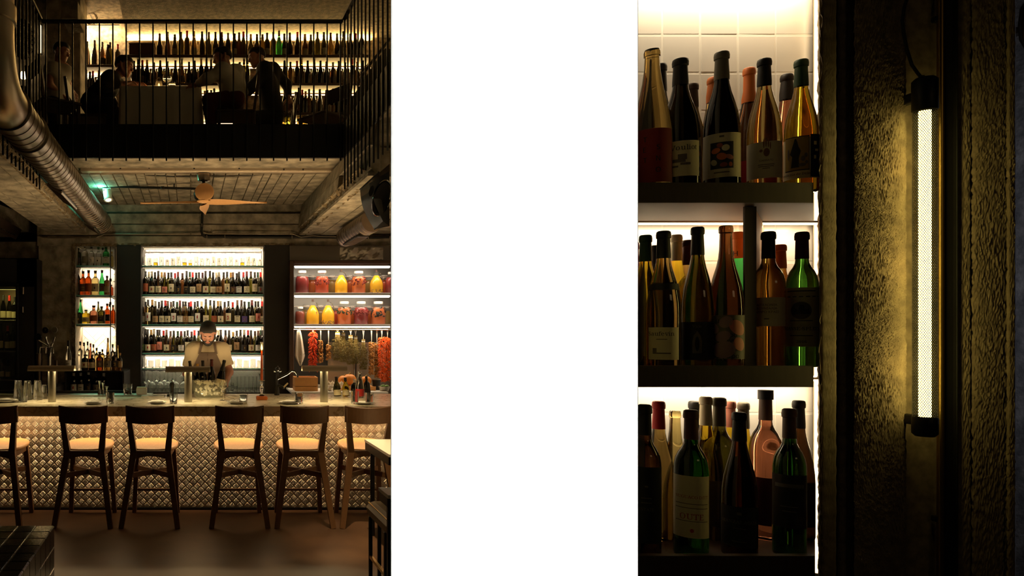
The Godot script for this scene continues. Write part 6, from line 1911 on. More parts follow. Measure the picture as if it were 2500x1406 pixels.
func build_back_glasses() -> void:
	for k in 6:
		var t := thing("wine_glass", "upside down wine glass on the back counter, %s from left" % nth(k + 1), "glass", Vector3(px_x(352 + 19.2 * k, 9.3), px_y(958, 9.1) + 0.0003, -9.3), "upside down wine glasses")
		wine_glass(t, 50.0 * 9.3 / FOCAL, 0.05, true)
	for k in 4:
		var t := thing("wine_glass", "rear upside down wine glass on the back counter, %s from left" % nth(k + 1), "glass", Vector3(px_x(361 + 20 * k, 9.55), px_y(958, 9.1) + 0.0003, -9.55), "rear wine glasses")
		wine_glass(t, 48.0 * 9.55 / FOCAL, 0.048, true)
	for k in 5:
		var t := thing("tall_glass", "tall ribbed glass stored right of the bartender, %s from left" % nth(k + 1), "glass", Vector3(px_x(583 + 10.0 * k, 9.3), px_y(958, 9.1) + 0.0003, -9.3), "tall glasses right of the bartender")
		var h := 36.0 * 9.3 / FOCAL
		obj("glass_body", Shape.new().lathe([Vector2(0, 0), Vector2(0.022, 0), Vector2(0.026, h), Vector2(0.024, h), Vector2(0.020, 0.01), Vector2(0, 0.01)], 16), M.glass, t)
	for q in [[563, 22, "round stemless glass right of the bartender, in front"], [572, 34, "larger round glass right of the bartender, behind"]]:
		var t := thing("round_glass", q[2], "glass", Vector3(px_x(q[0], 9.2 if q[1] < 30 else 9.42), px_y(958, 9.1) + 0.0003, -9.2 if q[1] < 30 else -9.42))
		var h: float = q[1] * 9.2 / FOCAL
		obj("glass_body", Shape.new().lathe([Vector2(0, 0), Vector2(0.03, 0), Vector2(0.05, h * 0.4), Vector2(0.042, h), Vector2(0.040, h), Vector2(0.047, h * 0.4), Vector2(0.027, 0.008), Vector2(0, 0.008)], 20), M.glass, t)
	# glasses on the lowest glass shelf
	for k in 18:
		if k > 6 and k < 12:
			continue
		var t := thing("small_glass", "short glass on the bright lowest shelf, %s from left %s the bartender" % [nth(k + 1 if k < 7 else k - 11), "beside" if k < 7 else "right of"], "glass", Vector3(px_x(352 + 16.6 * k, 9.6), px_y(899, 9.44) + 0.0003, -9.6), "short glasses on the lowest shelf")
		tumbler(t, 0.038, 0.1 if k % 2 else 0.12)

func build_kitchen() -> void:
	cluster("bright orange chili string hanging next to the white towel", "chili_string", 764, 810, 905, 12, 9.3, "chili")
	cluster("string of dark dried fruit beside the orange chilies, left of two", "dried_fruit_string", 783, 832, 885, 7, 9.3, "fruit")
	cluster("string of dark dried fruit beside the herbs, right of two", "dried_fruit_string", 802, 842, 878, 7, 9.3, "fruit")
	cluster("leftmost bunch of dried herbs, wide and drooping", "herb_bundle", 824, 810, 880, 15, 9.30, "herb")
	cluster("dark bunch of dried herbs, second from left", "herb_bundle", 838, 812, 884, 12, 9.50, "herb")
	cluster("tall bunch of dried herbs with thick stems, third from left", "herb_bundle", 856, 818, 890, 13, 9.28, "herb")
	cluster("dense bunch of dried herbs, fourth from left", "herb_bundle", 868, 820, 888, 12, 9.50, "herb")
	cluster("bunch of dried herbs hanging lowest, fifth from left", "herb_bundle", 887, 828, 902, 11, 9.28, "herb")
	cluster("string of pale dried mushrooms left of the right chilies", "dried_fruit_string", 907, 836, 915, 8, 9.3, "fruit")
	cluster("string of brown dried fruit touching the right chilies", "dried_fruit_string", 920, 838, 922, 7, 9.36, "fruit")
	cluster("long orange chili string at the right, left of two", "chili_string", 932, 824, 932, 10, 9.28, "chili")
	cluster("long orange chili string at the right edge", "chili_string", 946, 824, 930, 9, 9.34, "chili")
	var tw := thing("tea_towel", "white tea towel with a dark woven edge hanging at the left of the herbs", "towel", at(731, 804, 9.28))
	var p := tw.position
	obj("cloth", Shape.new().grid(func(s, t):
		var y: float = lerpf(806, 893, t)
		var w: float = lerpf(4.0, 15.0, pow(t, 0.7)) * (1.0 if t < 0.72 else lerpf(1.0, 0.15, (t - 0.72) / 0.28))
		var x: float = 729.5 + (s - 0.5) * 2.0 * w + 4.0 * t
		return at(x, y, 9.25) - p + Vector3(0, 0, 0.02 * sin(s * 11.0) * (0.3 + t)), 22, 24), M.cloth_white, tw)
	var hm := Shape.new()
	for k in 6:
		hm.box(at(734 + k * 2.4, 865 - 0.3 * k, 9.25) - p, Vector3(0.006, 0.008, 0.002))
	for k in 8:
		hm.box(at(722 + k * 2.3, 881 + 0.6 * k, 9.25) - p, Vector3(0.004, 0.012, 0.002))
	obj("woven_marks", hm, M.print, tw).set_meta("kind", "stuff")
	obj("hook", Shape.new().tube([at(729, 801, 9.3) - p, at(729.5, 806, 9.28) - p], 0.004, 6), M.chrome, tw)
	# wooden crates and produce on the worktop
	var yb := px_y(957, 8.6)
	for q in [[720, 776, 921, 942, 8.75, "upper pale wooden crate under the tea towel"], [720, 776, 943, 957, 8.75, "lower wooden crate under the tea towel"]]:
		var lo := px_y(q[3], q[4]) if q[3] < 950 else yb
		var t := thing("wooden_crate", q[5], "crate", Vector3(px_x((q[0] + q[1]) / 2.0, q[4]), lo if q[3] > 950 else px_y(942.6, 8.75), -q[4]), "stacked wooden crates")
		var h := px_y(q[2], q[4]) - t.position.y - (0.004 if q[3] > 950 else 0.0)
		var w: float = (q[1] - q[0]) * q[4] / FOCAL
		obj("front_board", Shape.new().box(Vector3(0, h / 2.0, 0), Vector3(w, h, 0.014), 0.002), M.crate, t)
		obj("back_board", Shape.new().box(Vector3(0, h / 2.0, -0.25), Vector3(w, h, 0.014), 0.002), M.crate, t)
		for s in [-1.0, 1.0]:
			obj("side_board", Shape.new().box(Vector3(s * (w / 2.0 - 0.007), h / 2.0, -0.125), Vector3(0.014, h, 0.234), 0.002), M.crate, t)
		obj("bottom_board", Shape.new().box(Vector3(0, 0.005, -0.125), Vector3(w - 0.03, 0.01, 0.234), 0.001), M.crate, t)
	var mel := [[840, 930, 15, 14, "c_orange", "orange squash on the worktop behind the wine bottles"], [853, 932, 17, 16, "c_orange", "largest ochre squash in the middle of the worktop"], [893, 934, 14, 13, "c_orange", "ochre squash behind the rose wine bottle"]]
	for q in mel:
		var d := 8.95
		var ry: float = q[3] * d / FOCAL
		var t := thing("squash", q[5], "squash", Vector3(px_x(q[0], d), px_y(957, 8.6) + ry * 0.92 + 0.05, -d), "squashes on the worktop")
		var s := Shape.new()
		s.grid(func(a, b):
			var th: float = PI * b
			var ph: float = -TAU * a
			var rr: float = 1.0 - 0.06 * absf(sin(ph * 4.0))
			return Vector3(sin(th) * cos(ph) * q[2] * d / FOCAL * rr, cos(th) * ry * 0.92 * (1.0 - 0.12 * exp(-pow(th * 3.0, 2.0))), sin(th) * sin(ph) * q[2] * d / FOCAL * rr), 32, 16)
		obj("flesh", s, M.squash, t)
		obj("stalk", Shape.new().tube([Vector3(0, ry * 0.8, 0), Vector3(0.01, ry * 1.0, 0), Vector3(0.02, ry * 1.08, 0)], 0.012, 7, 0.007), M.dry_stem, t)
	var tray := thing("wooden_tray", "wooden tray under the squashes", "tray", Vector3(px_x(868, 8.95), px_y(957, 8.6), -8.95))
	obj("board", Shape.new().box(Vector3(0, 0.0225, 0), Vector3(0.46, 0.045, 0.3), 0.006), M.crate, tray)
	obj("rim", Shape.new().box(Vector3(0, 0.047, 0.145), Vector3(0.46, 0.01, 0.012), 0.002).box(Vector3(0, 0.047, -0.145), Vector3(0.46, 0.01, 0.012), 0.002), M.crate, tray)
	var gar := thing("garlic_pile", "pile of pale garlic bulbs behind the right lamp post", "garlic", Vector3(px_x(812, 8.75), px_y(957, 8.6), -8.75))
	for k in 12:
		var x := -0.09 + 0.055 * (k % 4) + 0.02 * (k / 4)
		obj("bulb", Shape.new().lathe([Vector2(0, 0), Vector2(0.018, 0.002), Vector2(0.028, 0.016), Vector2(0.022, 0.034), Vector2(0.007, 0.044), Vector2(0.005, 0.056), Vector2(0, 0.058)], 12), M.garlic, gar).position = Vector3(x, 0.036 * (k / 4), rng.randf_range(-0.05, 0.05))
	var bowl := thing("steel_bowl", "shallow steel bowl with limes at the right edge of the worktop", "bowl", Vector3(px_x(938, 8.75), px_y(957, 8.6), -8.75))
	obj("bowl_body", Shape.new().lathe([Vector2(0, 0), Vector2(0.05, 0), Vector2(0.075, 0.06), Vector2(0.072, 0.06), Vector2(0.048, 0.006), Vector2(0, 0.006)], 24), M.galvanized, bowl)
	for k in 3:
		var l := thing("lime", "green lime in the steel bowl, %s" % ["left", "right", "rear"][k], "lime", bowl.position + Vector3([-0.028, 0.03, 0.0][k], 0.055, [0.02, 0.015, -0.03][k]), "limes in the steel bowl")
		obj("fruit", Shape.new().ball(Vector3.ZERO, Vector3(0.028, 0.025, 0.026), 14, 9), M.lime, l)
		obj("tip", Shape.new().ball(Vector3(0.028, 0, 0), Vector3(0.004, 0.003, 0.003), 6, 4), M.dry_stem, l)
	# wine bottles standing in the sink well of the bar
	for q in [[824, 920, 972, 9, "burg", "olive", "c_black", "c_cream", -0.07, "olive wine bottle leaning left behind the right lamp"], [845, 922, 975, 8.5, "burg", "yellow_glass", "c_black", "c_cream", -0.05, "golden wine bottle leaning left in the middle of the right end of the bar"], [864, 926, 977, 8, "bord", "black_glass", "c_white", "c_dark", 0.04, "dark wine bottle with white capsule left of the rose bottle"], [878, 907, 980, 11, "hock", "clear_glass", "", "c_rose", 0.0, "clear tall bottle with a red label in front of the right herbs"], [898, 919, 978, 7.5, "bord", "black_glass", "c_black", "c_dark", -0.08, "slim dark bottle with black capsule right of the red label bottle"]]:
		var d := 6.6 if q[0] != 878 else 6.45
		var h: float = px_y(q[1], d) - TOP - 0.004
		var b := bottle(Vector3(px_x(q[0], d), TOP + 0.006, -d), h, q[3] * d / FOCAL, q[4], q[5], q[6], q[7], [0.06, 0.34], 0.0, q[9], "", 28, 0.0, 0.8, -1)
		b.name = "wine_bottle_on_bar"
		b.basis = Basis(Vector3(0, 0, 1), -q[8])
	var pot := thing("ceramic_pot", "small grey pot behind the right chilies", "pot", Vector3(px_x(921, 8.9), px_y(957, 8.6), -8.95))
	obj("pot_body", Shape.new().lathe([Vector2(0, 0), Vector2(0.045, 0), Vector2(0.055, 0.13), Vector2(0.05, 0.13), Vector2(0.04, 0.01), Vector2(0, 0.01)], 22), M.panel, pot)
	obj("rim", Shape.new().lathe([Vector2(0.05, 0.128), Vector2(0.058, 0.128), Vector2(0.058, 0.138), Vector2(0.05, 0.138)], 22), M.galvanized, pot)

# ---------------------------------------------------------------- bodies: a field of tapered capsules, meshed with surface nets
class Field:
	var a := PackedVector3Array()
	var b := PackedVector3Array()
	var ra := PackedFloat32Array()
	var rb := PackedFloat32Array()
	var flat := PackedByteArray()
	var planes := []      # [normal, offset]: what lies beyond is cut away
	var k := 0.03
	var off := 0.0

	func add(p: Vector3, q: Vector3, r0: float, r1: float, flat_end := 0) -> Field:
		a.append(p); b.append(q); ra.append(r0); rb.append(r1); flat.append(flat_end)
		return self

	func at(p: Vector3) -> float:
		var d := 1e9
		for i in a.size():
			var ab := b[i] - a[i]
			var ap := p - a[i]
			var l2 := ab.length_squared()
			var t := clampf(ap.dot(ab) / l2, 0.0, 1.0) if l2 > 1e-10 else 0.0
			var e := (ap - ab * t).length() - lerpf(ra[i], rb[i], t)
			if flat[i]:
				e = maxf(e, (p - b[i]).dot(ab) / sqrt(l2))
			if d > 1e8:
				d = e
			elif e < d + k:
				var h := maxf(k - absf(d - e), 0.0) / k
				d = minf(d, e) - h * h * k * 0.25
		d -= off
		for q in planes:
			d = maxf(d, q[0].dot(p) - q[1])
		return d

	func nets(cell: float) -> Shape:
		var lo := Vector3.ONE * 1e9
		var hi := -lo
		for i in a.size():
			var r := maxf(ra[i], rb[i]) + off + k * 0.3 + cell * 2.0
			lo = lo.min(a[i] - Vector3.ONE * r).min(b[i] - Vector3.ONE * r)
			hi = hi.max(a[i] + Vector3.ONE * r).max(b[i] + Vector3.ONE * r)
		var B := 4
		var nx := (int((hi.x - lo.x) / cell / B) + 1) * B
		var ny := (int((hi.y - lo.y) / cell / B) + 1) * B
		var nz := (int((hi.z - lo.z) / cell / B) + 1) * B
		var sx := nx + 1
		var sy := ny + 1
		var g := PackedFloat32Array()
		g.resize(sx * sy * (nz + 1))
		g.fill(1e9)
		var near := []
		var reach := cell * B * 0.87 + cell
		for bz in range(0, nz, B):
			for by in range(0, ny, B):
				for bx in range(0, nx, B):
					if absf(at(lo + Vector3(bx + B * 0.5, by + B * 0.5, bz + B * 0.5) * cell)) > reach:
						continue
					near.append(Vector3i(bx, by, bz))
					for z in range(bz, bz + B + 1):
						for y in range(by, by + B + 1):
							for x in range(bx, bx + B + 1):
								var i := x + sx * (y + sy * z)
								if g[i] > 1e8:
									g[i] = at(lo + Vector3(x, y, z) * cell)
		var s := Shape.new()
		var vid := {}
		var corner := [0, 1, sx, sx + 1, sx * sy, sx * sy + 1, sx * sy + sx, sx * sy + sx + 1]
		var cpos := [Vector3(0, 0, 0), Vector3(1, 0, 0), Vector3(0, 1, 0), Vector3(1, 1, 0), Vector3(0, 0, 1), Vector3(1, 0, 1), Vector3(0, 1, 1), Vector3(1, 1, 1)]
		var edges := [[0, 1], [2, 3], [4, 5], [6, 7], [0, 2], [1, 3], [4, 6], [5, 7], [0, 4], [1, 5], [2, 6], [3, 7]]
		for bl in near:
			for z in range(bl.z, bl.z + B):
				for y in range(bl.y, bl.y + B):
					for x in range(bl.x, bl.x + B):
						var i := x + sx * (y + sy * z)
						var m := 0
						for c in 8:
							if g[i + corner[c]] < 0.0:
								m += 1
						if m == 0 or m == 8:
							continue
						var p := Vector3.ZERO
						var n := 0
						for e in edges:
							var f0 := g[i + corner[e[0]]]
							var f1 := g[i + corner[e[1]]]
							if (f0 < 0.0) != (f1 < 0.0):
								p += cpos[e[0]].lerp(cpos[e[1]], f0 / (f0 - f1))
								n += 1
						vid[i] = s.v.size()
						s.v.append(lo + (Vector3(x, y, z) + p / n) * cell)
						s.u.append(Vector2.ZERO)
		var nrm := PackedVector3Array()
		nrm.resize(s.v.size())
		var steps := [1, sx, sx * sy]
		for i in vid:
			for ax in 3:
				var i1: int = i + steps[ax]
				var in0: bool = g[i] < 0.0
				if i1 >= g.size() or in0 == (g[i1] < 0.0) or g[i1] > 1e8:
					continue
				var u: int = steps[(ax + 1) % 3]
				var w: int = steps[(ax + 2) % 3]
				if not (vid.has(i - u) and vid.has(i - w) and vid.has(i - u - w)):
					continue
				var q := [vid[i], vid[i - u], vid[i - u - w], vid[i - w]]
				if in0:
					q.reverse()
				var fn: Vector3 = (s.v[q[2]] - s.v[q[0]]).cross(s.v[q[3]] - s.v[q[1]])
				for e in q:
					nrm[e] += fn
				s.ix.append_array([q[0], q[1], q[2], q[0], q[2], q[3]])
		for e in nrm.size():
			s.n.append(-nrm[e].normalized())
		return s

func head_parts(f: Field, h: Transform3D, grow := 0.0) -> void:
	var P := func(x, y, z): return h * Vector3(x, y, z)
	f.add(P.call(0, 0.038, -0.025), P.call(0, 0.036, 0.012), 0.079 + grow, 0.076 + grow)
	f.add(P.call(0, 0.0, 0.028), P.call(0, -0.068, 0.046), 0.057 + grow, 0.040 + grow)
	for s in [-1.0, 1.0]:
		f.add(P.call(0.048 * s, -0.045, 0.005), P.call(0.012 * s, -0.088, 0.055), 0.028 + grow, 0.02 + grow)
		f.add(P.call(0.034 * s, -0.018, 0.052), P.call(0.03 * s, -0.03, 0.05), 0.03 + grow, 0.028 + grow)
	f.add(P.call(-0.034, 0.022, 0.07), P.call(0.034, 0.022, 0.07), 0.019 + grow, 0.019 + grow)

func hand_parts(f: Field, w: Vector3, dir: Vector3, palm: Vector3, thumb: Vector3, curl: float) -> void:
	dir = dir.normalized()
	palm = (palm - dir * palm.dot(dir)).normalized()
	thumb = (thumb - dir * thumb.dot(dir) - palm * thumb.dot(palm)).normalized()
	f.add(w - dir * 0.03, w + dir * 0.02, 0.026, 0.024)
	for k in 4:
		var s := thumb * (0.030 - 0.021 * k)
		var l: float = [0.092, 0.1, 0.094, 0.078][k]
		var base := w + dir * (0.088 - 0.004 * absf(k - 1)) + s
		f.add(w + s * 0.5 + dir * 0.012, base, 0.016, 0.0115)
		var a := base
		var ang := 0.0
		for j in 3:
			ang += curl * [0.6, 0.9, 0.7][j] * (1.0 + 0.08 * k)
			var b: Vector3 = a + (dir * cos(ang) + palm * sin(ang)) * l * [0.46, 0.3, 0.24][j]
			f.add(a, b, 0.0098 - 0.0009 * j, 0.0092 - 0.0009 * j)
			a = b
	var t0 := w + dir * 0.022 + thumb * 0.022
	var t1 := t0 + (dir * 0.6 + thumb * 0.75 + palm * 0.25).normalized() * 0.045
	var t2 := t1 + (dir * 0.85 + thumb * 0.3 + palm * (0.2 + curl * 0.6)).normalized() * 0.034
	f.add(t0, t1, 0.016, 0.012)
	f.add(t1, t2, 0.0115, 0.009)

# J: joints in the world; L: what to wear. One skin, clothes and hair as its parts.
func figure(words: String, J: Dictionary, shirt: Material, trousers: Material, sleeve: float, fine: float, look: Dictionary = {}) -> Node3D:
	var foot: Vector3 = J.ground
	var t := thing("person", words, "person", foot)
	var fwd: Vector3 = J.face.normalized()
	var up: Vector3 = (J.up - fwd * J.up.dot(fwd)).normalized()
	var hx := up.cross(fwd).normalized()
	var h := Transform3D(Basis(hx, up, fwd), J.head)
	# skin
	var body := Field.new()
	body.k = 0.035
	for s in ["l", "r"]:
		body.add(J["sh_" + s], J["el_" + s], 0.052, 0.040)
		body.add(J["el_" + s], J["wr_" + s], 0.041, 0.026)
		body.add(J["hip_" + s], J["kn_" + s], 0.082, 0.056)
		body.add(J["kn_" + s], J["an_" + s], 0.054, 0.036)
		body.add(J["an_" + s] + Vector3(0, -0.01, 0), J["an_" + s] + Vector3(0, -0.035, 0) + J.toes.normalized() * 0.16, 0.036, 0.026)
		body.add(J["sh_" + s].lerp(J.neck, 0.35), J["hip_" + s].lerp(J.chest, 0.4), 0.085, 0.09)
		body.add(J["hip_" + s].lerp(J.chest, 0.4), J["hip_" + s], 0.09, 0.1)
	body.add(J.chest, J.pelvis, 0.11, 0.11)
	body.add(J.neck, J.head + up * -0.045 - fwd * 0.02, 0.056, 0.052)
	var sk := body.nets(0.016)
	var hd := Field.new()
	hd.k = 0.02
	head_parts(hd, h)
	var P := func(x, y, z): return h * Vector3(x, y, z)
	hd.add(P.call(0, 0.014, 0.082), P.call(0, -0.026, 0.104), 0.0095, 0.0145)
	hd.add(P.call(-0.016, -0.054, 0.08), P.call(0.016, -0.054, 0.08), 0.009, 0.009)
	hd.add(P.call(0, -0.094, 0.06), P.call(0, -0.092, 0.062), 0.02, 0.02)
	for s in [-1.0, 1.0]:
		hd.add(P.call(0.083 * s, 0.02, -0.012), P.call(0.079 * s, -0.022, 0.0), 0.013, 0.009)
	hd.add(J.neck.lerp(J.head, 0.3), J.head + up * -0.05 - fwd * 0.015, 0.055, 0.05)
	sk.add(hd.nets(fine))
	for s in ["l", "r"]:
		var hf := Field.new()
		hf.k = 0.007
		var dir: Vector3 = J["hand_" + s] if J.has("hand_" + s) else (J["wr_" + s] - J["el_" + s])
		hand_parts(hf, J["wr_" + s], dir, J["palm_" + s] if J.has("palm_" + s) else Vector3.DOWN, J["thumb_" + s] if J.has("thumb_" + s) else (up.cross(fwd) * (-1.0 if s == "r" else 1.0)), J.get("curl", 0.45))
		sk.add(hf.nets(0.0042))
	obj("body", moved(sk, foot), M.skin, t)
	for s in [-1.0, 1.0]:
		var e := Shape.new().ball(P.call(0.031 * s, 0.006, 0.076) - foot, Vector3.ONE * 0.0125, 12, 8)
		var eye := obj("eye", e, M.eye, t)
		obj("iris", Shape.new().ball(P.call(0.031 * s, 0.003, 0.084) - foot, Vector3.ONE * 0.0062, 8, 6), M.iris, eye)
		obj("eyelid", Shape.new().ball(P.call(0.031 * s, 0.0085, 0.0765) - foot, Vector3.ONE * 0.0134, 12, 8), M.skin, eye)
		obj("eyebrow", Shape.new().tube([P.call(0.013 * s, 0.024, 0.0945) - foot, P.call(0.032 * s, 0.028, 0.0915) - foot, P.call(0.051 * s, 0.020, 0.078) - foot], 0.0055, 6, 0.0035), M.hair, t)
	# hair
	var hr := Field.new()
	hr.k = 0.02
	hr.add(P.call(0, 0.04, -0.028), P.call(0, 0.042, 0.014), 0.087, 0.084)
	hr.add(P.call(0, 0.0, -0.04), P.call(0, -0.03, -0.04), 0.07, 0.055)
	for s in [-1.0, 1.0]:
		hr.add(P.call(0.062 * s, 0.03, 0.0), P.call(0.066 * s, 0.0, -0.012), 0.026, 0.02)
	var hn: Vector3 = h.basis * Vector3(0, -0.62, 0.78).normalized()
	hr.planes.append([hn, hn.dot(h * Vector3(0, look.get("hairline", 0.062), 0.085))])
	for s in [-1.0, 1.0]:
		var tn: Vector3 = h.basis * Vector3(0.62 * s, -0.42, 0.66).normalized()
		hr.planes.append([tn, tn.dot(h * Vector3(0.045 * s, 0.058, 0.07))])
	var dn: Vector3 = h.basis * Vector3(0, -0.97, 0.25).normalized()
	hr.planes.append([dn, dn.dot(h * Vector3(0, 0.012, 0.0))])
	var hair := obj("hair", moved(hr.nets(fine * 1.3), foot), M.hair, t)
	if look.get("beard", false):
		var bd := Field.new()
		bd.k = 0.02
		for s in [-1.0, 1.0]:
			bd.add(P.call(0.06 * s, -0.012, 0.0), P.call(0.05 * s, -0.05, 0.012), 0.02, 0.03)
			bd.add(P.call(0.05 * s, -0.05, 0.012), P.call(0.012 * s, -0.095, 0.058), 0.031, 0.028)
			bd.add(P.call(0.026 * s, -0.058, 0.07), P.call(0.012 * s, -0.038, 0.088), 0.016, 0.008)
		bd.add(P.call(0, -0.09, 0.062), P.call(0, -0.108, 0.06), 0.028, 0.018)
		obj("beard", moved(bd.nets(fine * 1.2), foot), M.hair, t)
		obj("lips", Shape.new().tube([P.call(-0.02, -0.057, 0.085) - foot, P.call(0, -0.055, 0.0935) - foot, P.call(0.02, -0.057, 0.085) - foot], 0.006, 7), M.lips, t)
	# shirt
	var sh := Field.new()
	sh.k = 0.05
	for s in ["l", "r"]:
		var e: Vector3 = J["sh_" + s].lerp(J["el_" + s], minf(sleeve, 1.0))
		sh.add(J["sh_" + s].lerp(J.neck, 0.1), e, 0.071, 0.071 if sleeve < 1.0 else 0.055, 1 if sleeve < 1.0 else 0)
		if sleeve > 1.0:
			sh.add(J["el_" + s], J["el_" + s].lerp(J["wr_" + s], sleeve - 1.0), 0.055, 0.042, 1)
		sh.add(J["sh_" + s].lerp(J.neck, 0.35), J["hip_" + s].lerp(J.chest, 0.4), 0.102, 0.108)
		sh.add(J["hip_" + s].lerp(J.chest, 0.4), J["hip_" + s], 0.108, 0.122, 1)
		sh.add(J.neck + (J["sh_" + s] - J.neck) * 0.2 + Vector3(0, -0.01, 0), J["sh_" + s], 0.062, 0.064)
	sh.add(J.chest, J.pelvis, 0.126, 0.126, 1)
	var cn: Vector3 = (J.neck - J.chest).normalized()
	sh.planes.append([cn, cn.dot(J.neck) + 0.04])
	obj("t_shirt" if sleeve < 1.0 else "shirt", moved(sh.nets(0.014), foot), shirt, t)
	var tr := Field.new()
	tr.k = 0.04
	for s in ["l", "r"]:
		tr.add(J["hip_" + s], J["kn_" + s], 0.098, 0.07)
		tr.add(J["kn_" + s], J["an_" + s], 0.068, 0.056, 1)
		tr.add(J["an_" + s] + Vector3(0, -0.005, 0) - J.toes.normalized() * 0.03, J["an_" + s] + Vector3(0, -0.03, 0) + J.toes.normalized() * 0.15, 0.044, 0.035)
	tr.add(J.hip_l, J.hip_r, 0.112, 0.112)
	obj("trousers", moved(tr.nets(0.02), foot), trousers, t)
	t.set_meta("shirt_field", 0)
	t.remove_meta("shirt_field")
	cache["field"] = sh
	return t

# cloth laid on the front of a shirt: for a spot seen from the front, the depth at which the field begins
func lay_on(sh: Field, p: Vector3, dir: Vector3) -> Vector3:
	var q := p
	for k in 40:
		var d := sh.at(q)
		if d < 0.0015:
			break
		q += dir * minf(d, 0.05) * 0.9
		if q.z < p.z - 0.32:
			break
	return q - dir * 0.004

func build_people() -> void:
	M.lips = mat(Color(0.62, 0.33, 0.28), 0.5)
	# the bartender looks down at what he does
	var d := 7.5
	var J := {
		"head": at(508, 813, d - 0.06), "face": Vector3(-0.04, -0.62, 0.78), "up": Vector3(0, 0.9, 0.4), "neck": at(508, 843, d + 0.03), "chest": at(507, 872, d + 0.02), "pelvis": at(507, 950, d + 0.05),
		"sh_l": at(468, 856, d + 0.02), "el_l": at(456, 912, d - 0.02), "wr_l": at(478, 944, d - 0.27),
		"sh_r": at(546, 856, d + 0.02), "el_r": at(560, 908, d - 0.02), "wr_r": at(548, 944, d - 0.27),
		"hip_l": at(487, 958, d + 0.06), "kn_l": Vector3(px_x(485, d), 0.5, -d - 0.03), "an_l": Vector3(px_x(484, d), 0.075, -d - 0.05),
		"hip_r": at(527, 958, d + 0.06), "kn_r": Vector3(px_x(530, d), 0.5, -d - 0.03), "an_r": Vector3(px_x(531, d), 0.075, -d - 0.05),
		"toes": Vector3(0, 0, 1), "ground": Vector3(px_x(508, d), 0, -d),
		"hand_l": Vector3(0.5, -0.4, 0.7), "hand_r": Vector3(-0.5, -0.4, 0.7), "palm_l": Vector3(0.2, -1, 0), "palm_r": Vector3(-0.2, -1, 0), "thumb_l": Vector3(1, 0, -0.4), "thumb_r": Vector3(-1, 0, -0.4), "curl": 0.5,
	}
	var man := figure("bearded bartender in a beige t-shirt and brown apron looking down behind the bar", J, M.tee, M.trousers, 0.72, 0.005, {"beard": true, "hairline": 0.066})
	var sh: Field = cache["field"]
	var o := man.position
	var dir := Vector3(0, 0, -1)
	var bib := Shape.new().grid(func(s, t):
		var py := lerpf(863.0, 990.0, t)
		var half := lerpf(21.0, 40.0, clampf((py - 863.0) / 42.0, 0, 1))
		return lay_on(sh, at(506.0 + (s * 2.0 - 1.0) * half, py, d - 0.35), dir) - o, 26, 34)
	obj("apron", bib, M.apron, man)
	var strap := Shape.new()
	for q in [[492, 838, 484, 866, 6.0], [522, 838, 528, 866, 6.0]]:
		strap.grid(func(s, t):
			return lay_on(sh, at(lerpf(q[0], q[2], t) + (s - 0.5) * q[4], lerpf(q[1], q[3], t), d - 0.35), dir) - o, 4, 12)
	obj("apron_strap", strap, M.apron, man)
	obj("pocket_seam", Shape.new().tube([lay_on(sh, at(506, 866, d - 0.35), dir) - o + Vector3(0, 0, 0.002), lay_on(sh, at(506, 884, d - 0.35), dir) - o + Vector3(0, 0, 0.002)], 0.0025, 5), M.stained, man)
	# guests upstairs
	var F := 3.457
	upstairs_person("person standing far left upstairs in a pale t-shirt beside the column", 150, 128, 8.45, 136, 300, 0.5, M.shirt_white, M.trousers, [143, 165], [[122, 172], [163, 172]], [[121, 205], [166, 208]], [[150, 232], [176, 222]], true)
	upstairs_person("guest in black seated on the left of the upstairs table, leaning forward", 303, 163, 7.75, 225, 290, 1.85, M.shirt_black, M.trousers, [285, 188], [[262, 196], [276, 198]], [[252, 212], [268, 209]], [[300, 204], [326, 205]], false)
	upstairs_person("guest in a white shirt reaching left across the upstairs table", 543, 143, 7.6, 572, 290, 1.85, M.shirt_white, M.red_cloth, [553, 168], [[538, 178], [582, 178]], [[505, 193], [592, 225]], [[478, 207], [560, 232]], false, -1.0)
	upstairs_person("guest in dark clothes bending over at the right of the upstairs table", 627, 141, 8.25, 668, 290, 1.85, M.shirt_black, M.trousers, [643, 160], [[648, 176], [672, 176]], [[615, 212], [700, 206]], [[604, 232], [705, 240]], false, -1.0)

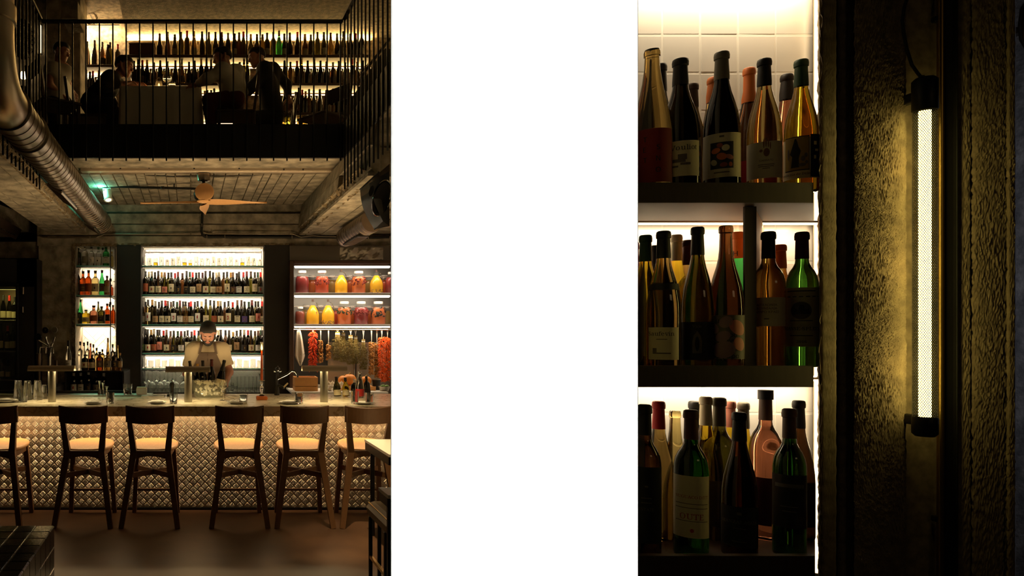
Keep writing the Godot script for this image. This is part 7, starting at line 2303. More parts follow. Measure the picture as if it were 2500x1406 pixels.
# a guest given by pixels: head, hips, neck, shoulders, elbows, wrists
func upstairs_person(words: String, hx: float, hy: float, d: float, px: float, py: float, sleeve: float, shirt: Material, trousers: Material, neck: Array, sho: Array, elb: Array, wri: Array, standing: bool, side := 1.0) -> void:
	var F := 3.457
	var pel := at(px, py, d)
	var reach := minf(0.40, absf((492.0 if side < 0 else 292.0) - px) * d / FOCAL - 0.085)
	pel.y = F + (0.86 if standing else 0.62)
	var J := {
		"head": at(hx, hy, d), "face": Vector3(side, -0.25, 0.25), "up": Vector3(0.2 * side, 1, 0), "neck": at(neck[0], neck[1], d), "toes": Vector3(side, 0, 0.3), "ground": Vector3(pel.x, F, -d),
		"sh_l": at(sho[0][0], sho[0][1], d - 0.15), "sh_r": at(sho[1][0], sho[1][1], d + 0.15), "el_l": at(elb[0][0], elb[0][1], d - 0.2), "el_r": at(elb[1][0], elb[1][1], d + 0.2), "wr_l": at(wri[0][0], wri[0][1], d - 0.1), "wr_r": at(wri[1][0], wri[1][1], d + 0.12), "pelvis": pel,
		"hip_l": pel + Vector3(0, -0.02, 0.09), "hip_r": pel + Vector3(0, -0.02, -0.09), "curl": 0.4,
	}
	if standing:
		J.sh_l = at(sho[0][0], sho[0][1], d - 0.08)
		J.sh_r = at(sho[1][0], sho[1][1], d + 0.08)
	J.chest = J.neck.lerp(pel, 0.38)
	for s in ["l", "r"]:
		var z := 0.10 if s == "l" else -0.10
		if standing:
			J["kn_" + s] = Vector3(pel.x + 0.02, F + 0.46, -d + z)
			J["an_" + s] = Vector3(pel.x, F + 0.078, -d + z)
		else:
			J["kn_" + s] = Vector3(pel.x + reach * side, F + 0.57, -d + z * 1.3)
			J["an_" + s] = Vector3(pel.x + (reach - 0.05) * side, F + 0.078, -d + z * 1.3)
	figure(words, J, shirt, trousers, sleeve, 0.0075, {"hairline": 0.06})

func upstairs_row(xs: Array, base: float, where: String, seed_: int, short: bool) -> void:
	var r := RandomNumberGenerator.new()
	r.seed = seed_
	var gl := ["dark_olive", "black_glass", "olive", "dark_olive", "brown_glass", "black_glass", "dark_olive", "olive", "black_glass", "dark_olive", "amber_glass"]
	var n := 0
	xs.sort()
	for x in xs:
		n += 1
		var d := 9.70 + r.randf_range(0.0, 0.02)
		var g: String = gl[(n * 7 + seed_) % 11]
		if seed_ == 1 and n == 20:
			g = "bright_green"
		var kind: String = ["burg", "burg", "bord", "hock", "champ", "burg", "bord"][(n * 3 + seed_) % 7]
		var cap: String = ["c_black", "c_dark", "c_grey", "c_black", "c_gold", "c_brown", "c_wine", "c_black", "c_red"][(n * 5 + seed_) % 9]
		var lb: String = ["c_brown", "c_grey", "c_dark"][(n + seed_) % 3]
		var h := r.randf_range(0.31, 0.365)
		bottle(Vector3(px_x(x, d), px_y(base, 9.62) + 0.0005, -d), h, 0.041 if kind != "bord" else 0.038, kind, g, cap, lb, [0.08, 0.33] if n % 3 == 0 else [], 0.0, "%s wine bottle, %s capsule, %s from left, %s upstairs" % [word(g), tone(cap), nth(n), where], "wine bottles upstairs", 16)

func build_upstairs() -> void:
	upstairs_row(zoom([1370, 1438, 1500, 1553, 1605, 1665], 0, 3.514) + zoom([82, 140, 197, 250, 305, 362, 400, 437, 500, 553, 600, 640, 693, 742, 788, 835, 900, 965, 1015, 1072, 1127, 1185, 1240, 1295, 1355, 1400, 1450], 470, 3.514), 133, "top shelf", 1, false)
	upstairs_row(zoom([1150, 1185, 1222, 1262, 1320, 1375, 1437, 1505, 1560, 1622, 1670], 0, 3.514) + zoom([18, 75, 120, 160, 405, 442, 470, 790, 840, 897, 935, 988, 1045, 1098, 1150, 1205, 1255, 1310, 1370, 1412, 1462], 470, 3.514), 202, "second shelf", 2, false)
	upstairs_row(zoom([60, 105, 128, 160, 187, 790, 830, 885, 912, 942, 970, 1000, 1040, 1092, 1205, 1243, 1290, 1330], 470, 3.514), 274, "third shelf", 3, false)
	upstairs_row(zoom([775, 815, 862, 918, 960], 470, 3.514), 310, "fourth shelf", 4, true)
	upstairs_row(zoom([748, 812, 878, 925, 1010, 945], 0, 3.514), 157, "left corner top shelf", 5, false)
	upstairs_row(zoom([715, 740, 772, 797, 848, 905], 0, 3.514), 229, "left corner second shelf", 6, false)
	var F := 3.457
	# table with a long white cloth
	var d := 7.55
	var t := thing("dining_table", "upstairs table for four under a white cloth", "table", Vector3(px_x(392, d), F, -d - 0.35))
	var ty := 4.2 - F
	var w := (492.0 - 292.0) * d / FOCAL / 2.0
	obj("tabletop", Shape.new().box(Vector3(0, ty - 0.02, 0), Vector3(w * 2.0 - 0.02, 0.03, 0.72), 0.004), M.dark_wood, t)
	for sx in [-1, 1]:
		for sz in [-1, 1]:
			obj("leg", Shape.new().box(Vector3(sx * (w - 0.06), (ty - 0.035) / 2.0, sz * 0.3), Vector3(0.05, ty - 0.035, 0.05), 0.004), M.dark_wood, t)
	var cl := thing("tablecloth", "long white tablecloth hanging almost to the floor of the upstairs table", "tablecloth", t.position)
	var loops := []
	for q in [[0.06, 1.03, 0.018], [0.3, 1.02, 0.012], [ty - 0.03, 1.0, 0.002], [ty + 0.001, 0.995, 0.0], [ty + 0.004, 0.97, 0.0]]:
		var l := []
		for k in 96:
			var u := k / 96.0 * 4.0
			var e := int(u)
			var f := u - e
			var p: Vector2 = [Vector2(-w, 0.37).lerp(Vector2(w, 0.37), f), Vector2(w, 0.37).lerp(Vector2(w, -0.37), f), Vector2(w, -0.37).lerp(Vector2(-w, -0.37), f), Vector2(-w, -0.37).lerp(Vector2(-w, 0.37), f)][e]
			p *= q[1] + q[2] * 2.0 * sin(k * 1.3)
			l.append(Vector3(p.x, q[0], p.y))
		loops.append(l)
	obj("cloth", loft(loops, true, false), M.cloth_white, cl)
	var la := thing("oil_lamp", "small glowing glass table lamp on the upstairs table", "lamp", at(388, 216.5, d + 0.2))
	la.position.y = 4.2 + 0.006
	obj("reservoir", Shape.new().lathe([Vector2(0, 0), Vector2(0.04, 0), Vector2(0.045, 0.02), Vector2(0.03, 0.045), Vector2(0, 0.045)], 18), M.brass, la)
	obj("chimney", Shape.new().lathe([Vector2(0.028, 0.046), Vector2(0.04, 0.075), Vector2(0.032, 0.12), Vector2(0.026, 0.135)], 18), M.thin_glass, la)
	obj("flame", Shape.new().lathe([Vector2(0, 0.05), Vector2(0.012, 0.062), Vector2(0.009, 0.085), Vector2(0, 0.105)], 12), glow(Color(1.0, 0.72, 0.36), 6.0), la)
	obj("bail", Shape.new().tube([Vector3(-0.042, 0.06, 0), Vector3(-0.035, 0.14, 0), Vector3(0, 0.165, 0), Vector3(0.035, 0.14, 0), Vector3(0.042, 0.06, 0)], 0.003, 6), M.black_metal, la)
	var om := OmniLight3D.new()
	om.name = "flame_light"
	om.light_color = Color(1.0, 0.7, 0.36)
	om.light_energy = 0.02
	om.light_size = 0.012
	om.shadow_enabled = true
	la.add_child(om)
	om.position = Vector3(0, 0.078, 0)
	for q in [[408, 0.05, 0.15, "round wine glass beside the upstairs table lamp", 0.1], [420, 0.042, 0.13, "second wine glass right of the upstairs table lamp", 0.25]]:
		var g := thing("wine_glass", q[3], "glass", at(q[0], 216, d + q[4]), "glasses on the upstairs table")
		g.position.y = 4.2 + 0.006
		wine_glass(g, q[2], q[1], false)
	for q in [[440, "pale plate on the upstairs table under the reaching arm"], [345, "pale plate on the left of the upstairs table"]]:
		var p := thing("plate", q[1], "plate", at(q[0], 216, d + 0.25), "plates on the upstairs table")
		p.position.y = 4.2 + 0.005
		obj("dish", Shape.new().lathe([Vector2(0, 0), Vector2(0.07, 0), Vector2(0.12, 0.014), Vector2(0.12, 0.018), Vector2(0.07, 0.006), Vector2(0, 0.006)], 24), M.white, p)
		obj("rim", Shape.new().lathe([Vector2(0.117, 0.0175), Vector2(0.121, 0.0195), Vector2(0.121, 0.0165)], 24), M.white, p)
	# chairs
	for q in [[222, 7.75, PI / 2, "dark chair under the guest in black on the left upstairs"], [575, 7.6, -PI / 2, "dark chair under the guest in the white shirt upstairs"], [672, 8.25, -PI / 2, "dark chair under the bending guest upstairs"], [135, 7.25, PI / 2 + 0.6, "empty dark chair near the left column upstairs"], [790, 7.7, -0.9, "empty dark chair right of the guests upstairs"]]:
		chair(Vector3(px_x(q[0], q[1]), F, -q[1]), q[2], q[3])
	# stair flank that rises on the right
	var st := thing("stair_flank", "dark sloping stair flank behind the right gallery railing", "staircase", at(880, 300, 8.0))
	st.position.y = F
	var poly := PackedVector2Array()
	for v in [[815, 303], [955, 303], [955, 120], [940, 118]]:
		poly.append(Vector2(px_x(v[0], 7.9), px_y(v[1], 7.9)))
	obj("stringer", moved(Shape.new().prism(poly, -7.98, -7.9), st.position), M.black_metal, st)
	obj("stair_rail", Shape.new().tube([at(880, 190, 7.88) - st.position, at(905, 155, 7.88) - st.position, at(952, 95, 7.88) - st.position], 0.016, 8), M.black_metal, st)
	for k in 5:
		var x := 884.0 + 16.0 * k
		var top := lerpf(185, 100, k / 4.4)
		obj("baluster", Shape.new().tube([at(x, top, 7.88) - st.position, at(x, top + 75, 7.88) - st.position], 0.006, 6), M.black_metal, st)
	# wire coil and pendant at the left
	var coil := thing("wire_coil", "loose coil of pale wire on the wall upstairs left", "wire", at(219, 45, 9.6))
	var pts := []
	for k in 60:
		var a := k * 0.45
		pts.append(Vector3(cos(a) * (0.1 + 0.012 * sin(k * 1.7)), sin(a) * 0.075 + 0.01 * sin(k * 0.6), 0.02 * sin(k * 0.9)))
	obj("wire", Shape.new().tube(pts, 0.004, 5), M.chrome, coil)
	obj("hook", Shape.new().box(Vector3(0, 0.08, -0.17), Vector3(0.02, 0.02, 0.36), 0.003), M.black_metal, coil)
	var pen := thing("pendant_basket", "dark round woven pendant hanging in the left gallery upstairs", "pendant", at(56, 96, 7.2))
	var bs := Shape.new()
	for k in 14:
		var th := PI * (k + 0.5) / 14.0
		bs.lathe([Vector2(sin(th) * 0.115, cos(th) * 0.2 - 0.008), Vector2(sin(th) * 0.125, cos(th) * 0.2), Vector2(sin(th) * 0.115, cos(th) * 0.2 + 0.008)], 24)
	obj("weave", bs, M.black_metal, pen)
	obj("liner", Shape.new().ball(Vector3.ZERO, Vector3(0.11, 0.195, 0.11), 20, 12), M.black_paint, pen)
	obj("cord", Shape.new().tube([Vector3(0, 0.19, 0), Vector3(0, 5.93 - pen.position.y, 0)], 0.006, 6), M.black_metal, pen)

func chair(where: Vector3, turn: float, words: String) -> void:
	var t := thing("dining_chair", words, "chair", where, "dark chairs upstairs", turn)
	obj("seat", Shape.new().box(Vector3(0, 0.435, 0), Vector3(0.42, 0.03, 0.42), 0.008), M.dark_wood, t)
	for s in [-1.0, 1.0]:
		obj("leg", Shape.new().box(Vector3(0.18 * s, 0.21, 0.18), Vector3(0.035, 0.42, 0.035), 0.004), M.dark_wood, t)
		obj("leg", Shape.new().bar(Vector3(0.18 * s, 0, -0.19), Vector3(0.18 * s, 0.42, -0.19), 0.035, 0.035, Vector3.RIGHT, 0.004).bar(Vector3(0.18 * s, 0.45, -0.195), Vector3(0.18 * s, 0.86, -0.25), 0.035, 0.03, Vector3.RIGHT, 0.004), M.dark_wood, t)
	obj("backrest", Shape.new().bar(Vector3(-0.18, 0.76, -0.238), Vector3(0.18, 0.76, -0.238), 0.16, 0.02, Vector3.UP, 0.005), M.dark_wood, t)

# ---------------------------------------------------------------- the right half: wine shelves close by, a concrete pier and a tube lamp
const D1 := 1.52   # front row of bottles
const D2 := 1.645  # rear row
const DW := 1.765  # tiled wall

func text_on(l: Node3D, words: String, high: float, y: float, r: float, ang: float, m: Material, serif := false, turned := false) -> void:
	var tm := TextMesh.new()
	var f := SystemFont.new()
	f.font_names = PackedStringArray(["Droid Serif" if serif else "Droid Sans"])
	tm.font = f
	tm.text = words
	tm.font_size = 24
	tm.pixel_size = high / 24.0 * 1.35
	tm.depth = 0.0
	tm.curve_step = 0.7
	var a := tm.get_mesh_arrays()
	var s := Shape.new()
	var v: PackedVector3Array = a[Mesh.ARRAY_VERTEX]
	var ix: PackedInt32Array = a[Mesh.ARRAY_INDEX]
	for p in v:
		var x := p.x
		var yy := p.y
		if turned:
			x = -p.y
			yy = p.x
		var t := x / r + ang
		s.v.append(Vector3(sin(t) * (r + 0.0012), y + yy, cos(t) * (r + 0.0012)))
		s.n.append(Vector3(sin(t), 0, cos(t)))
		s.u.append(Vector2.ZERO)
	for k in range(0, ix.size(), 3):
		s.ix.append_array([ix[k], ix[k + 1], ix[k + 2]])
	if s.v.size():
		obj("lettering", s, m, l)

# marks on a label given as [angle, height, half width (radians), half height]; bent round the bottle
func marks_on(called: String, l: Node3D, marks: Array, r: float, m: Material, eps := 0.0011) -> void:
	var s := Shape.new()
	for q in marks:
		s.lathe([Vector2(r + eps, q[1] - q[3]), Vector2(r + eps, q[1] + q[3])], 6, Transform3D.IDENTITY, 0.0, PI / 2 - q[0] - q[2], PI / 2 - q[0] + q[2])
	obj(called, s, m, l)

# an outline in (angle, height) filled and bent round the bottle
func patch_on(called: String, l: Node3D, outline: Array, r: float, m: Material, eps := 0.001) -> void:
	var p := PackedVector2Array()
	for q in outline:
		p.append(Vector2(q[0] * r, q[1]))
	var s := Shape.new()
	for band in range(-13, 13):
		var x0 := band * 0.11 * r
		for piece in Geometry2D.intersect_polygons(p, PackedVector2Array([Vector2(x0, -1), Vector2(x0 + 0.11 * r, -1), Vector2(x0 + 0.11 * r, 1), Vector2(x0, 1)])):
			var t := Geometry2D.triangulate_polygon(piece)
			for k in range(0, t.size(), 3):
				var q := []
				var nn := []
				for j in 3:
					var a: float = piece[t[k + j]].x / r
					q.append(Vector3(sin(a) * (r + eps), piece[t[k + j]].y, cos(a) * (r + eps)))
					nn.append(Vector3(sin(a), 0, cos(a)))
				s.tri(q[0], q[1], q[2], nn[0], nn[1], nn[2])
	obj(called, s, m, l)

func oval(cx: float, cy: float, rx: float, ry: float, turn := 0.0, n := 14) -> Array:
	var o := []
	for k in n:
		var v := Vector2(cos(TAU * k / n) * rx * 0.034, sin(TAU * k / n) * ry).rotated(turn)
		o.append([cx + v.x / 0.034, cy + v.y])
	return o

# a bottle by its silhouette in the photograph
func shelf_bottle(x: float, top: float, floor_y: float, width: float, d: float, kind: String, glass: String, cap: String, label: String, lab: Array, words: String, group := "", cap_from := 0.8) -> Node3D:
	var slant := cos(atan((x - 540.0) / FOCAL))
	var X := px_x(x, d)
	var h := px_y(top, d) - floor_y
	return bottle(Vector3(X, floor_y, -d), h, width * d * slant / FOCAL / 2.0, kind, glass, cap, label, lab, -atan((x - 540.0) / FOCAL), words, group, 44, 0.0, cap_from)

func build_right_shelves() -> void:
	# tiled wall: every tile a piece
	var wall := struct("wall_back_006", slab([Vector2(left_x(DW), DW), Vector2(px_x(2012, DW), DW), Vector2(px_x(2012, DW), DW + 0.12), Vector2(left_x(DW + 0.12), DW + 0.12)], 0.6, 2.9), M.grout, "white square tiles behind the close wine shelves", "wall")
	var tw := 92.3 * DW / FOCAL
	var tile := Shape.new().box(Vector3.ZERO, Vector3(tw - 0.004, tw - 0.004, 0.008), 0.0015).mesh()
	for i in 5:
		for j in 22:
			var o := obj("tile", tile, M.tile, wall)
			o.position = Vector3(px_x(1616.5 - 46 + 92.3 * i, DW), px_y(86, DW) + tw * (5.5 - j), -DW - 0.0034)
			o.rotation = Vector3(rng.randf_range(-0.008, 0.008), rng.randf_range(-0.008, 0.008), 0)
			if i == 4:
				o.scale.x = 1.05
			if i == 0:
				o.scale.x = 0.9
				o.position.x += tw * 0.05
	# shelves: board with a deeper front lip
	var S1 := px_y(470, D1)
	var S2 := px_y(895, D1)
	var S3 := px_y(1354, D1)
	var n := 0
	for q in [[S1, 445.5, 495, "upper dark wooden shelf holding the bottles with the orange and hand labels"], [S2, 893, 945, "middle dark wooden shelf with a deep front board"], [S3, 1357, 1412, "lowest dark wooden shelf, in shadow"]]:
		var e := [1986.0, 1986.0, 1990.0][n] as float
		var t := thing("wooden_shelf", q[3], "shelf", Vector3(px_x(1770, 1.5), q[0], -1.6))
		var low := px_y(q[2], 1.46)
		obj("board", moved(slab([Vector2(left_x(1.475) + 0.001, 1.475), Vector2(px_x(e, 1.475), 1.475), Vector2(px_x(e, DW - 0.012), DW - 0.012), Vector2(left_x(DW - 0.012) + 0.001, DW - 0.012)], maxf(low, q[0] - 0.034), q[0]), t.position), M.stained if n == 0 else M.dark_wood, t)
		obj("front_lip", moved(slab([Vector2(left_x(1.46) + 0.001, 1.46), Vector2(px_x(e, 1.46), 1.46), Vector2(px_x(e, 1.476), 1.476), Vector2(left_x(1.476) + 0.001, 1.476)], low, px_y(q[1], 1.46)), t.position), M.dark_wood, t)
		n += 1
	var top := thing("wooden_shelf", "top shelf board just above the view, over the tiled wall", "shelf", Vector3(px_x(1770, 1.5), 2.45, -1.6))
	obj("board", moved(slab([Vector2(left_x(1.475) + 0.001, 1.475), Vector2(px_x(1986, 1.475), 1.475), Vector2(px_x(1986, DW - 0.012), DW - 0.012), Vector2(left_x(DW - 0.012) + 0.001, DW - 0.012)], 2.45, 2.45 + 0.03), top.position), M.stained, top)
	obj("front_lip", moved(slab([Vector2(left_x(1.46) + 0.001, 1.46), Vector2(px_x(1986, 1.46), 1.46), Vector2(px_x(1986, 1.476), 1.476), Vector2(left_x(1.476) + 0.001, 1.476)], 2.44, 2.50), top.position), M.dark_wood, top)
	var part := thing("shelf_divider", "upright wooden divider between the brown and amber bottles", "divider", Vector3(px_x(1830, 1.5), S2, -1.6))
	obj("panel", moved(slab([Vector2(px_x(1815, 1.5), 1.5), Vector2(px_x(1842, 1.5), 1.5), Vector2(px_x(1865, DW - 0.015), DW - 0.015), Vector2(px_x(1842, DW - 0.015), DW - 0.015)], S2 + 0.0005, S1 - 0.035), part.position), M.crate, part)
	obj("front_edge", moved(slab([Vector2(px_x(1814.5, 1.499), 1.494), Vector2(px_x(1842.5, 1.499), 1.494), Vector2(px_x(1842.5, 1.499), 1.4995), Vector2(px_x(1814.5, 1.499), 1.4995)], S2 + 0.0005, S1 - 0.035), part.position), M.dark_wood, part)
	# light strips at the back of every shelf
	var warm := Color(1.0, 0.9, 0.74)
	n = 0
	for q in [[2.443, 0.038], [S1 - 0.038, 0.021], [S2 - 0.042, 0.021]]:
		led("light strip at the back under the %s close wine shelf" % ["top", "upper", "middle"][n], Vector3(left_x(1.74) + 0.01, q[0], -1.715), Vector3(px_x(1984, 1.74), q[0], -1.715), 0.012, Vector3(0, -1, -0.2), q[1], warm, null, "strips under the close shelves")
		n += 1
	led("upright light strip hidden behind the right end of the close shelves", Vector3(px_x(1997, 1.745), px_y(1400, 1.745), -1.748), Vector3(px_x(1997, 1.745), px_y(-40, 1.745), -1.748), 0.010, Vector3(-0.5, 0, 1.0), 0.014, warm)
	build_close_bottles(S1, S2, S3)

func build_close_bottles(S1: float, S2: float, S3: float) -> void:
	var g := "bottles on the close upper shelf"
	# ---- upper shelf, front
	var b := shelf_bottle(1592, 121, S1, 100, D1, "hock", "amber_glass", "", "c_redlabel", [0.05, 0.42], "amber bottle with a red label lettered in columns, cut by the left edge", g)
	var r := _r(1592, 100)
	var l := b.get_node("label")
	for q in [["T", -0.35, 0.108], ["E", -0.35, 0.086], ["T", -0.35, 0.064], ["S", 0.3, 0.09], ["N", 0.3, 0.066], ["O", 0.3, 0.042]]:
		text_on(l, q[0], 0.011, q[2], r, q[1], M.print)
	b = shelf_bottle(1661, 145, S1, 99, D1, "burg", "dark_olive", "c_dark", "c_cream", [0.10, 0.36, 1.1], "dark olive bottle with a cream label in handwriting and a small sketch", g)
	r = _r(1661, 99)
	l = b.get_node("label")
	text_on(l, "Bo Vouliot", 0.011, 0.090, r, -0.1, M.print, true)
	marks_on("sketch", l, [[-0.1, 0.062, 0.35, 0.0035], [0.1, 0.07, 0.22, 0.006], [-0.3, 0.05, 0.2, 0.002], [0.25, 0.055, 0.25, 0.0025], [-0.5, 0.042, 0.12, 0.006]], r, M.print_grey)
	b = shelf_bottle(1762, 128, S1, 94, D1, "burg", "black_glass", "c_grey", "c_cream", [0.09, 0.40, 1.3], "dark bottle with grey capsule and a square orange and black floral picture", g)
	r = _r(1762, 94)
	l = b.get_node("label")
	patch_on("picture", l, [[-0.6, 0.046], [0.62, 0.046], [0.62, 0.103], [-0.6, 0.103]], r, M.c_dark)
	for q in [[-0.3, 0.085, 0.18, 0.008, M.c_orange], [0.2, 0.09, 0.2, 0.007, M.c_cream], [0.0, 0.072, 0.22, 0.009, M.c_orange], [0.4, 0.07, 0.14, 0.008, M.c_pink], [-0.4, 0.06, 0.16, 0.007, M.c_cream], [0.1, 0.054, 0.2, 0.005, M.c_terracotta], [0.45, 0.054, 0.1, 0.005, M.c_orange], [-0.1, 0.096, 0.16, 0.005, M.c_terracotta]]:
		patch_on("petal", l, oval(q[0], q[1], q[2], q[3], q[1] * 60.0), r, q[4], 0.0016)
	marks_on("small_print", l, [[0.0, 0.038, 0.4, 0.0012], [0.0, 0.115, 0.12, 0.002]], r, M.print_grey)
	b = shelf_bottle(1866, 145, S1, 89, D1, "burg", "straw_glass", "c_black", "c_cream", [0.09, 0.36, 1.3], "straw coloured bottle with black screw cap and a brown hand print label", g)
	r = _r(1866, 89)
	l = b.get_node("label")
	patch_on("hand_print", l, oval(0.12, 0.081, 0.17, 0.009), r, M.print_tan)
	for q in [[-0.03, 0.1, 0.034, 0.010, 0.12], [0.09, 0.103, 0.034, 0.011, 0.0], [0.21, 0.1005, 0.032, 0.010, -0.1], [0.32, 0.095, 0.03, 0.008, -0.15], [-0.17, 0.085, 0.09, 0.0032, 0.0]]:
		patch_on("finger_print", l, oval(q[0], q[1], q[2], q[3]), r, M.print_tan, 0.0012)
	text_on(l, "ΣΑΒΒΑΤΟ", 0.0042, 0.064, r, 0.12, M.print_grey)
	marks_on("small_print", l, [[0.1, 0.055, 0.45, 0.0007], [0.1, 0.051, 0.42, 0.0007], [0.1, 0.047, 0.2, 0.0007]], r, M.print_grey)
	b = shelf_bottle(1956, 147, S1, 90, D1, "burg", "yellow_glass", "c_green", "c_cream", [0.09, 0.39, 1.35], "golden bottle with green capsule and an engraved figure on its label", g)
	r = _r(1956, 90)
	l = b.get_node("label")
	patch_on("border", l, [[-1.0, 0.043], [0.45, 0.043], [0.45, 0.117], [-1.0, 0.117]], r, M.print, 0.0008)
	patch_on("picture", l, [[-0.96, 0.045], [0.41, 0.045], [0.41, 0.115], [-0.96, 0.115]], r, M.c_ochre, 0.0012)
	patch_on("figure", l, [[-0.55, 0.05], [-0.1, 0.05], [-0.12, 0.07], [-0.02, 0.085], [-0.14, 0.095], [-0.2, 0.105], [-0.26, 0.112], [-0.34, 0.112], [-0.4, 0.104], [-0.5, 0.092], [-0.62, 0.08], [-0.48, 0.074]], r, M.print, 0.0016)
	for q in [[0.1, 0.068, 0.12, 0.006], [0.25, 0.075, 0.09, 0.005], [0.05, 0.055, 0.2, 0.004], [-0.72, 0.08, 0.06, 0.012], [0.28, 0.06, 0.08, 0.004]]:
		patch_on("shrub", l, oval(q[0], q[1], q[2], q[3]), r, M.print_grey, 0.0016)
	patch_on("side_label", l, [[0.5, 0.028], [1.34, 0.028], [1.34, 0.119], [0.5, 0.119]], r, M.c_black, 0.0012)
	marks_on("white_strokes", l, [[0.8, 0.1, 0.1, 0.004], [0.9, 0.085, 0.12, 0.0025], [0.78, 0.07, 0.08, 0.004]], r, M.c_cream, 0.0017)
	text_on(l, "Meditrina de Deinan", 0.0048, 0.036, r, -0.28, M.print, true)
	# ---- upper shelf, rear
	shelf_bottle(1613, 157, S1, 76, D2, "burg", "dark_olive", "c_dark", "", [], "dark bottle in the rear, between the red label and the handwriting label", g)
	shelf_bottle(1690, 205, S1, 76, D2, "burg", "brown_glass", "c_brown", "", [], "rear bottle with brown capsule right of the handwriting label bottle", g)
	shelf_bottle(1742, 190, S1, 76, D2, "hock", "amber_glass", "c_orange", "", [], "rear bottle with orange capsule left of the floral label bottle", g)
	shelf_bottle(1829, 167, S1, 78, D2, "burg", "brown_glass", "c_orange", "c_red", [0.06, 0.3], "rear brown bottle with wide orange capsule between floral and hand labels", g, 0.74)
	shelf_bottle(1921, 182, S1, 78, D2, "hock", "pink_glass", "c_dark", "", [], "rear pinkish bottle with dark capsule between hand and engraved labels", g, 0.8)
	# ---- middle shelf, front
	g = "bottles on the close middle shelf"
	b = shelf_bottle(1576, 575, S2, 78, D1 + 0.03, "burg", "yellow_glass", "c_green", "", [], "golden bottle with green capsule at the left edge of the middle shelf", g)
	b = shelf_bottle(1620, 565, S2, 88, D1, "burg", "amber_glass", "c_black", "c_cream", [0.055, 0.29, 0.95], "amber bottle with black neck band and a low cream label, middle shelf", g)
	r = _r(1620, 88)
	l = b.get_node("label")
	text_on(l, "Saufevin", 0.009, 0.072, r, -0.15, M.print, true)
	marks_on("small_print", l, [[-0.1, 0.06, 0.3, 0.0008], [-0.1, 0.03, 0.5, 0.0015], [-0.5, 0.035, 0.12, 0.006]], r, M.print_grey)
	obj("shoulder_band", Shape.new().lathe([Vector2(radius_at("burg", 0.555) * r + 0.001, 0.555 * 0.3), Vector2(radius_at("burg", 0.60) * r + 0.001, 0.60 * 0.3)], 36), M.c_black, b)
	b = shelf_bottle(1703, 555, S2, 82, D1, "burg", "olive", "c_black", "c_dark", [0.05, 0.32, 1.25], "olive bottle with a dark label showing an arched figure, middle shelf", g)
	r = _r(1703, 82)
	l = b.get_node("label")
	patch_on("arch", l, [[-0.3, 0.03], [0.25, 0.03], [0.25, 0.055], [0.18, 0.068], [-0.02, 0.078], [-0.22, 0.068], [-0.3, 0.055]], r, M.print_grey)
	patch_on("figure", l, oval(-0.02, 0.05, 0.12, 0.016), r, M.print, 0.0016)
	text_on(l, "Vale", 0.006, 0.088, r, -0.02, M.print_grey, true)
	b = shelf_bottle(1772, 551, S2, 92, D1 - 0.01, "burg", "brown_glass", "", "c_grey", [0.06, 0.365, 1.35], "brown bottle with no capsule and a blotchy pink label in Greek lettering", g)
	r = _r(1772, 92)
	l = b.get_node("label")
	for q in [[-0.75, 0.085, 0.32, 0.016, M.c_lilac], [0.0, 0.097, 0.4, 0.011, M.c_lilac], [0.65, 0.085, 0.4, 0.019, M.c_pink], [-0.15, 0.066, 0.42, 0.011, M.c_lilac], [-0.1, 0.038, 0.62, 0.018, M.c_lilac], [0.75, 0.05, 0.35, 0.015, M.c_pink], [-0.95, 0.045, 0.2, 0.02, M.c_pink]]:
		patch_on("blotch", l, oval(q[0], q[1], q[2], q[3], q[1] * 9.0, 18), r, q[4], 0.0014)
	text_on(l, "μωρα", 0.010, 0.1, r, -0.05, M.print)
	text_on(l, "γαυρα", 0.010, 0.07, r, 0.05, M.print)
	text_on(l, "τραγα", 0.010, 0.058, r, 0.05, M.print)
	text_on(l, "αμφορα", 0.010, 0.025, r, 0.0, M.print)
	b = shelf_bottle(1876, 566, S2, 85, D1, "bord", "amber_glass", "c_black", "c_cream", [0.30, 0.51, 1.25], "amber bottle with black capsule and a plain wide cream label", g)
	r = _r(1876, 85)
	l = b.get_node("label")
	text_on(l, "ΑΓΓΕΛΩNΙΑ", 0.0052, 0.134, r, -0.1, M.print_grey)
	text_on(l, "ΒΟΥNΙΑΛΙΑ", 0.0052, 0.1265, r, -0.1, M.print_grey)
	text_on(l, "ΑΣΠΡΟ ΚΡΑΣΙ", 0.0052, 0.119, r, -0.1, M.print_grey)
	marks_on("small_print", l, [[-0.1, 0.104, 0.14, 0.001]], r, M.print_grey)
	b = shelf_bottle(1958, 567, S2, 84, D1, "bord", "green_clear", "c_wine", "c_chateau", [0.15, 0.585, 1.35], "green bottle with a tall label lettered CHASSE-SPLEEN", g, 0.8)
	r = _r(1958, 84)
	l = b.get_node("label")
	patch_on("vignette", l, oval(-0.05, 0.122, 0.62, 0.019, 0.0, 24), r, M.print_grey)
	patch_on("estate", l, [[-0.5, 0.114], [0.45, 0.114], [0.4, 0.126], [0.15, 0.124], [0.1, 0.134], [-0.12, 0.134], [-0.2, 0.124], [-0.46, 0.127]], r, M.c_dark, 0.0016)
	text_on(l, "CHASSE-SPLEEN", 0.0072, 0.083, r, -0.05, M.print, true)
	text_on(l, "2016", 0.0055, 0.055, r, -0.02, M.print, true)
	marks_on("rules", l, [[-0.05, 0.152, 1.2, 0.0009], [-0.05, 0.1, 0.7, 0.0008], [-0.05, 0.068, 0.7, 0.0008], [-0.05, 0.164, 0.9, 0.001]], r, M.print)
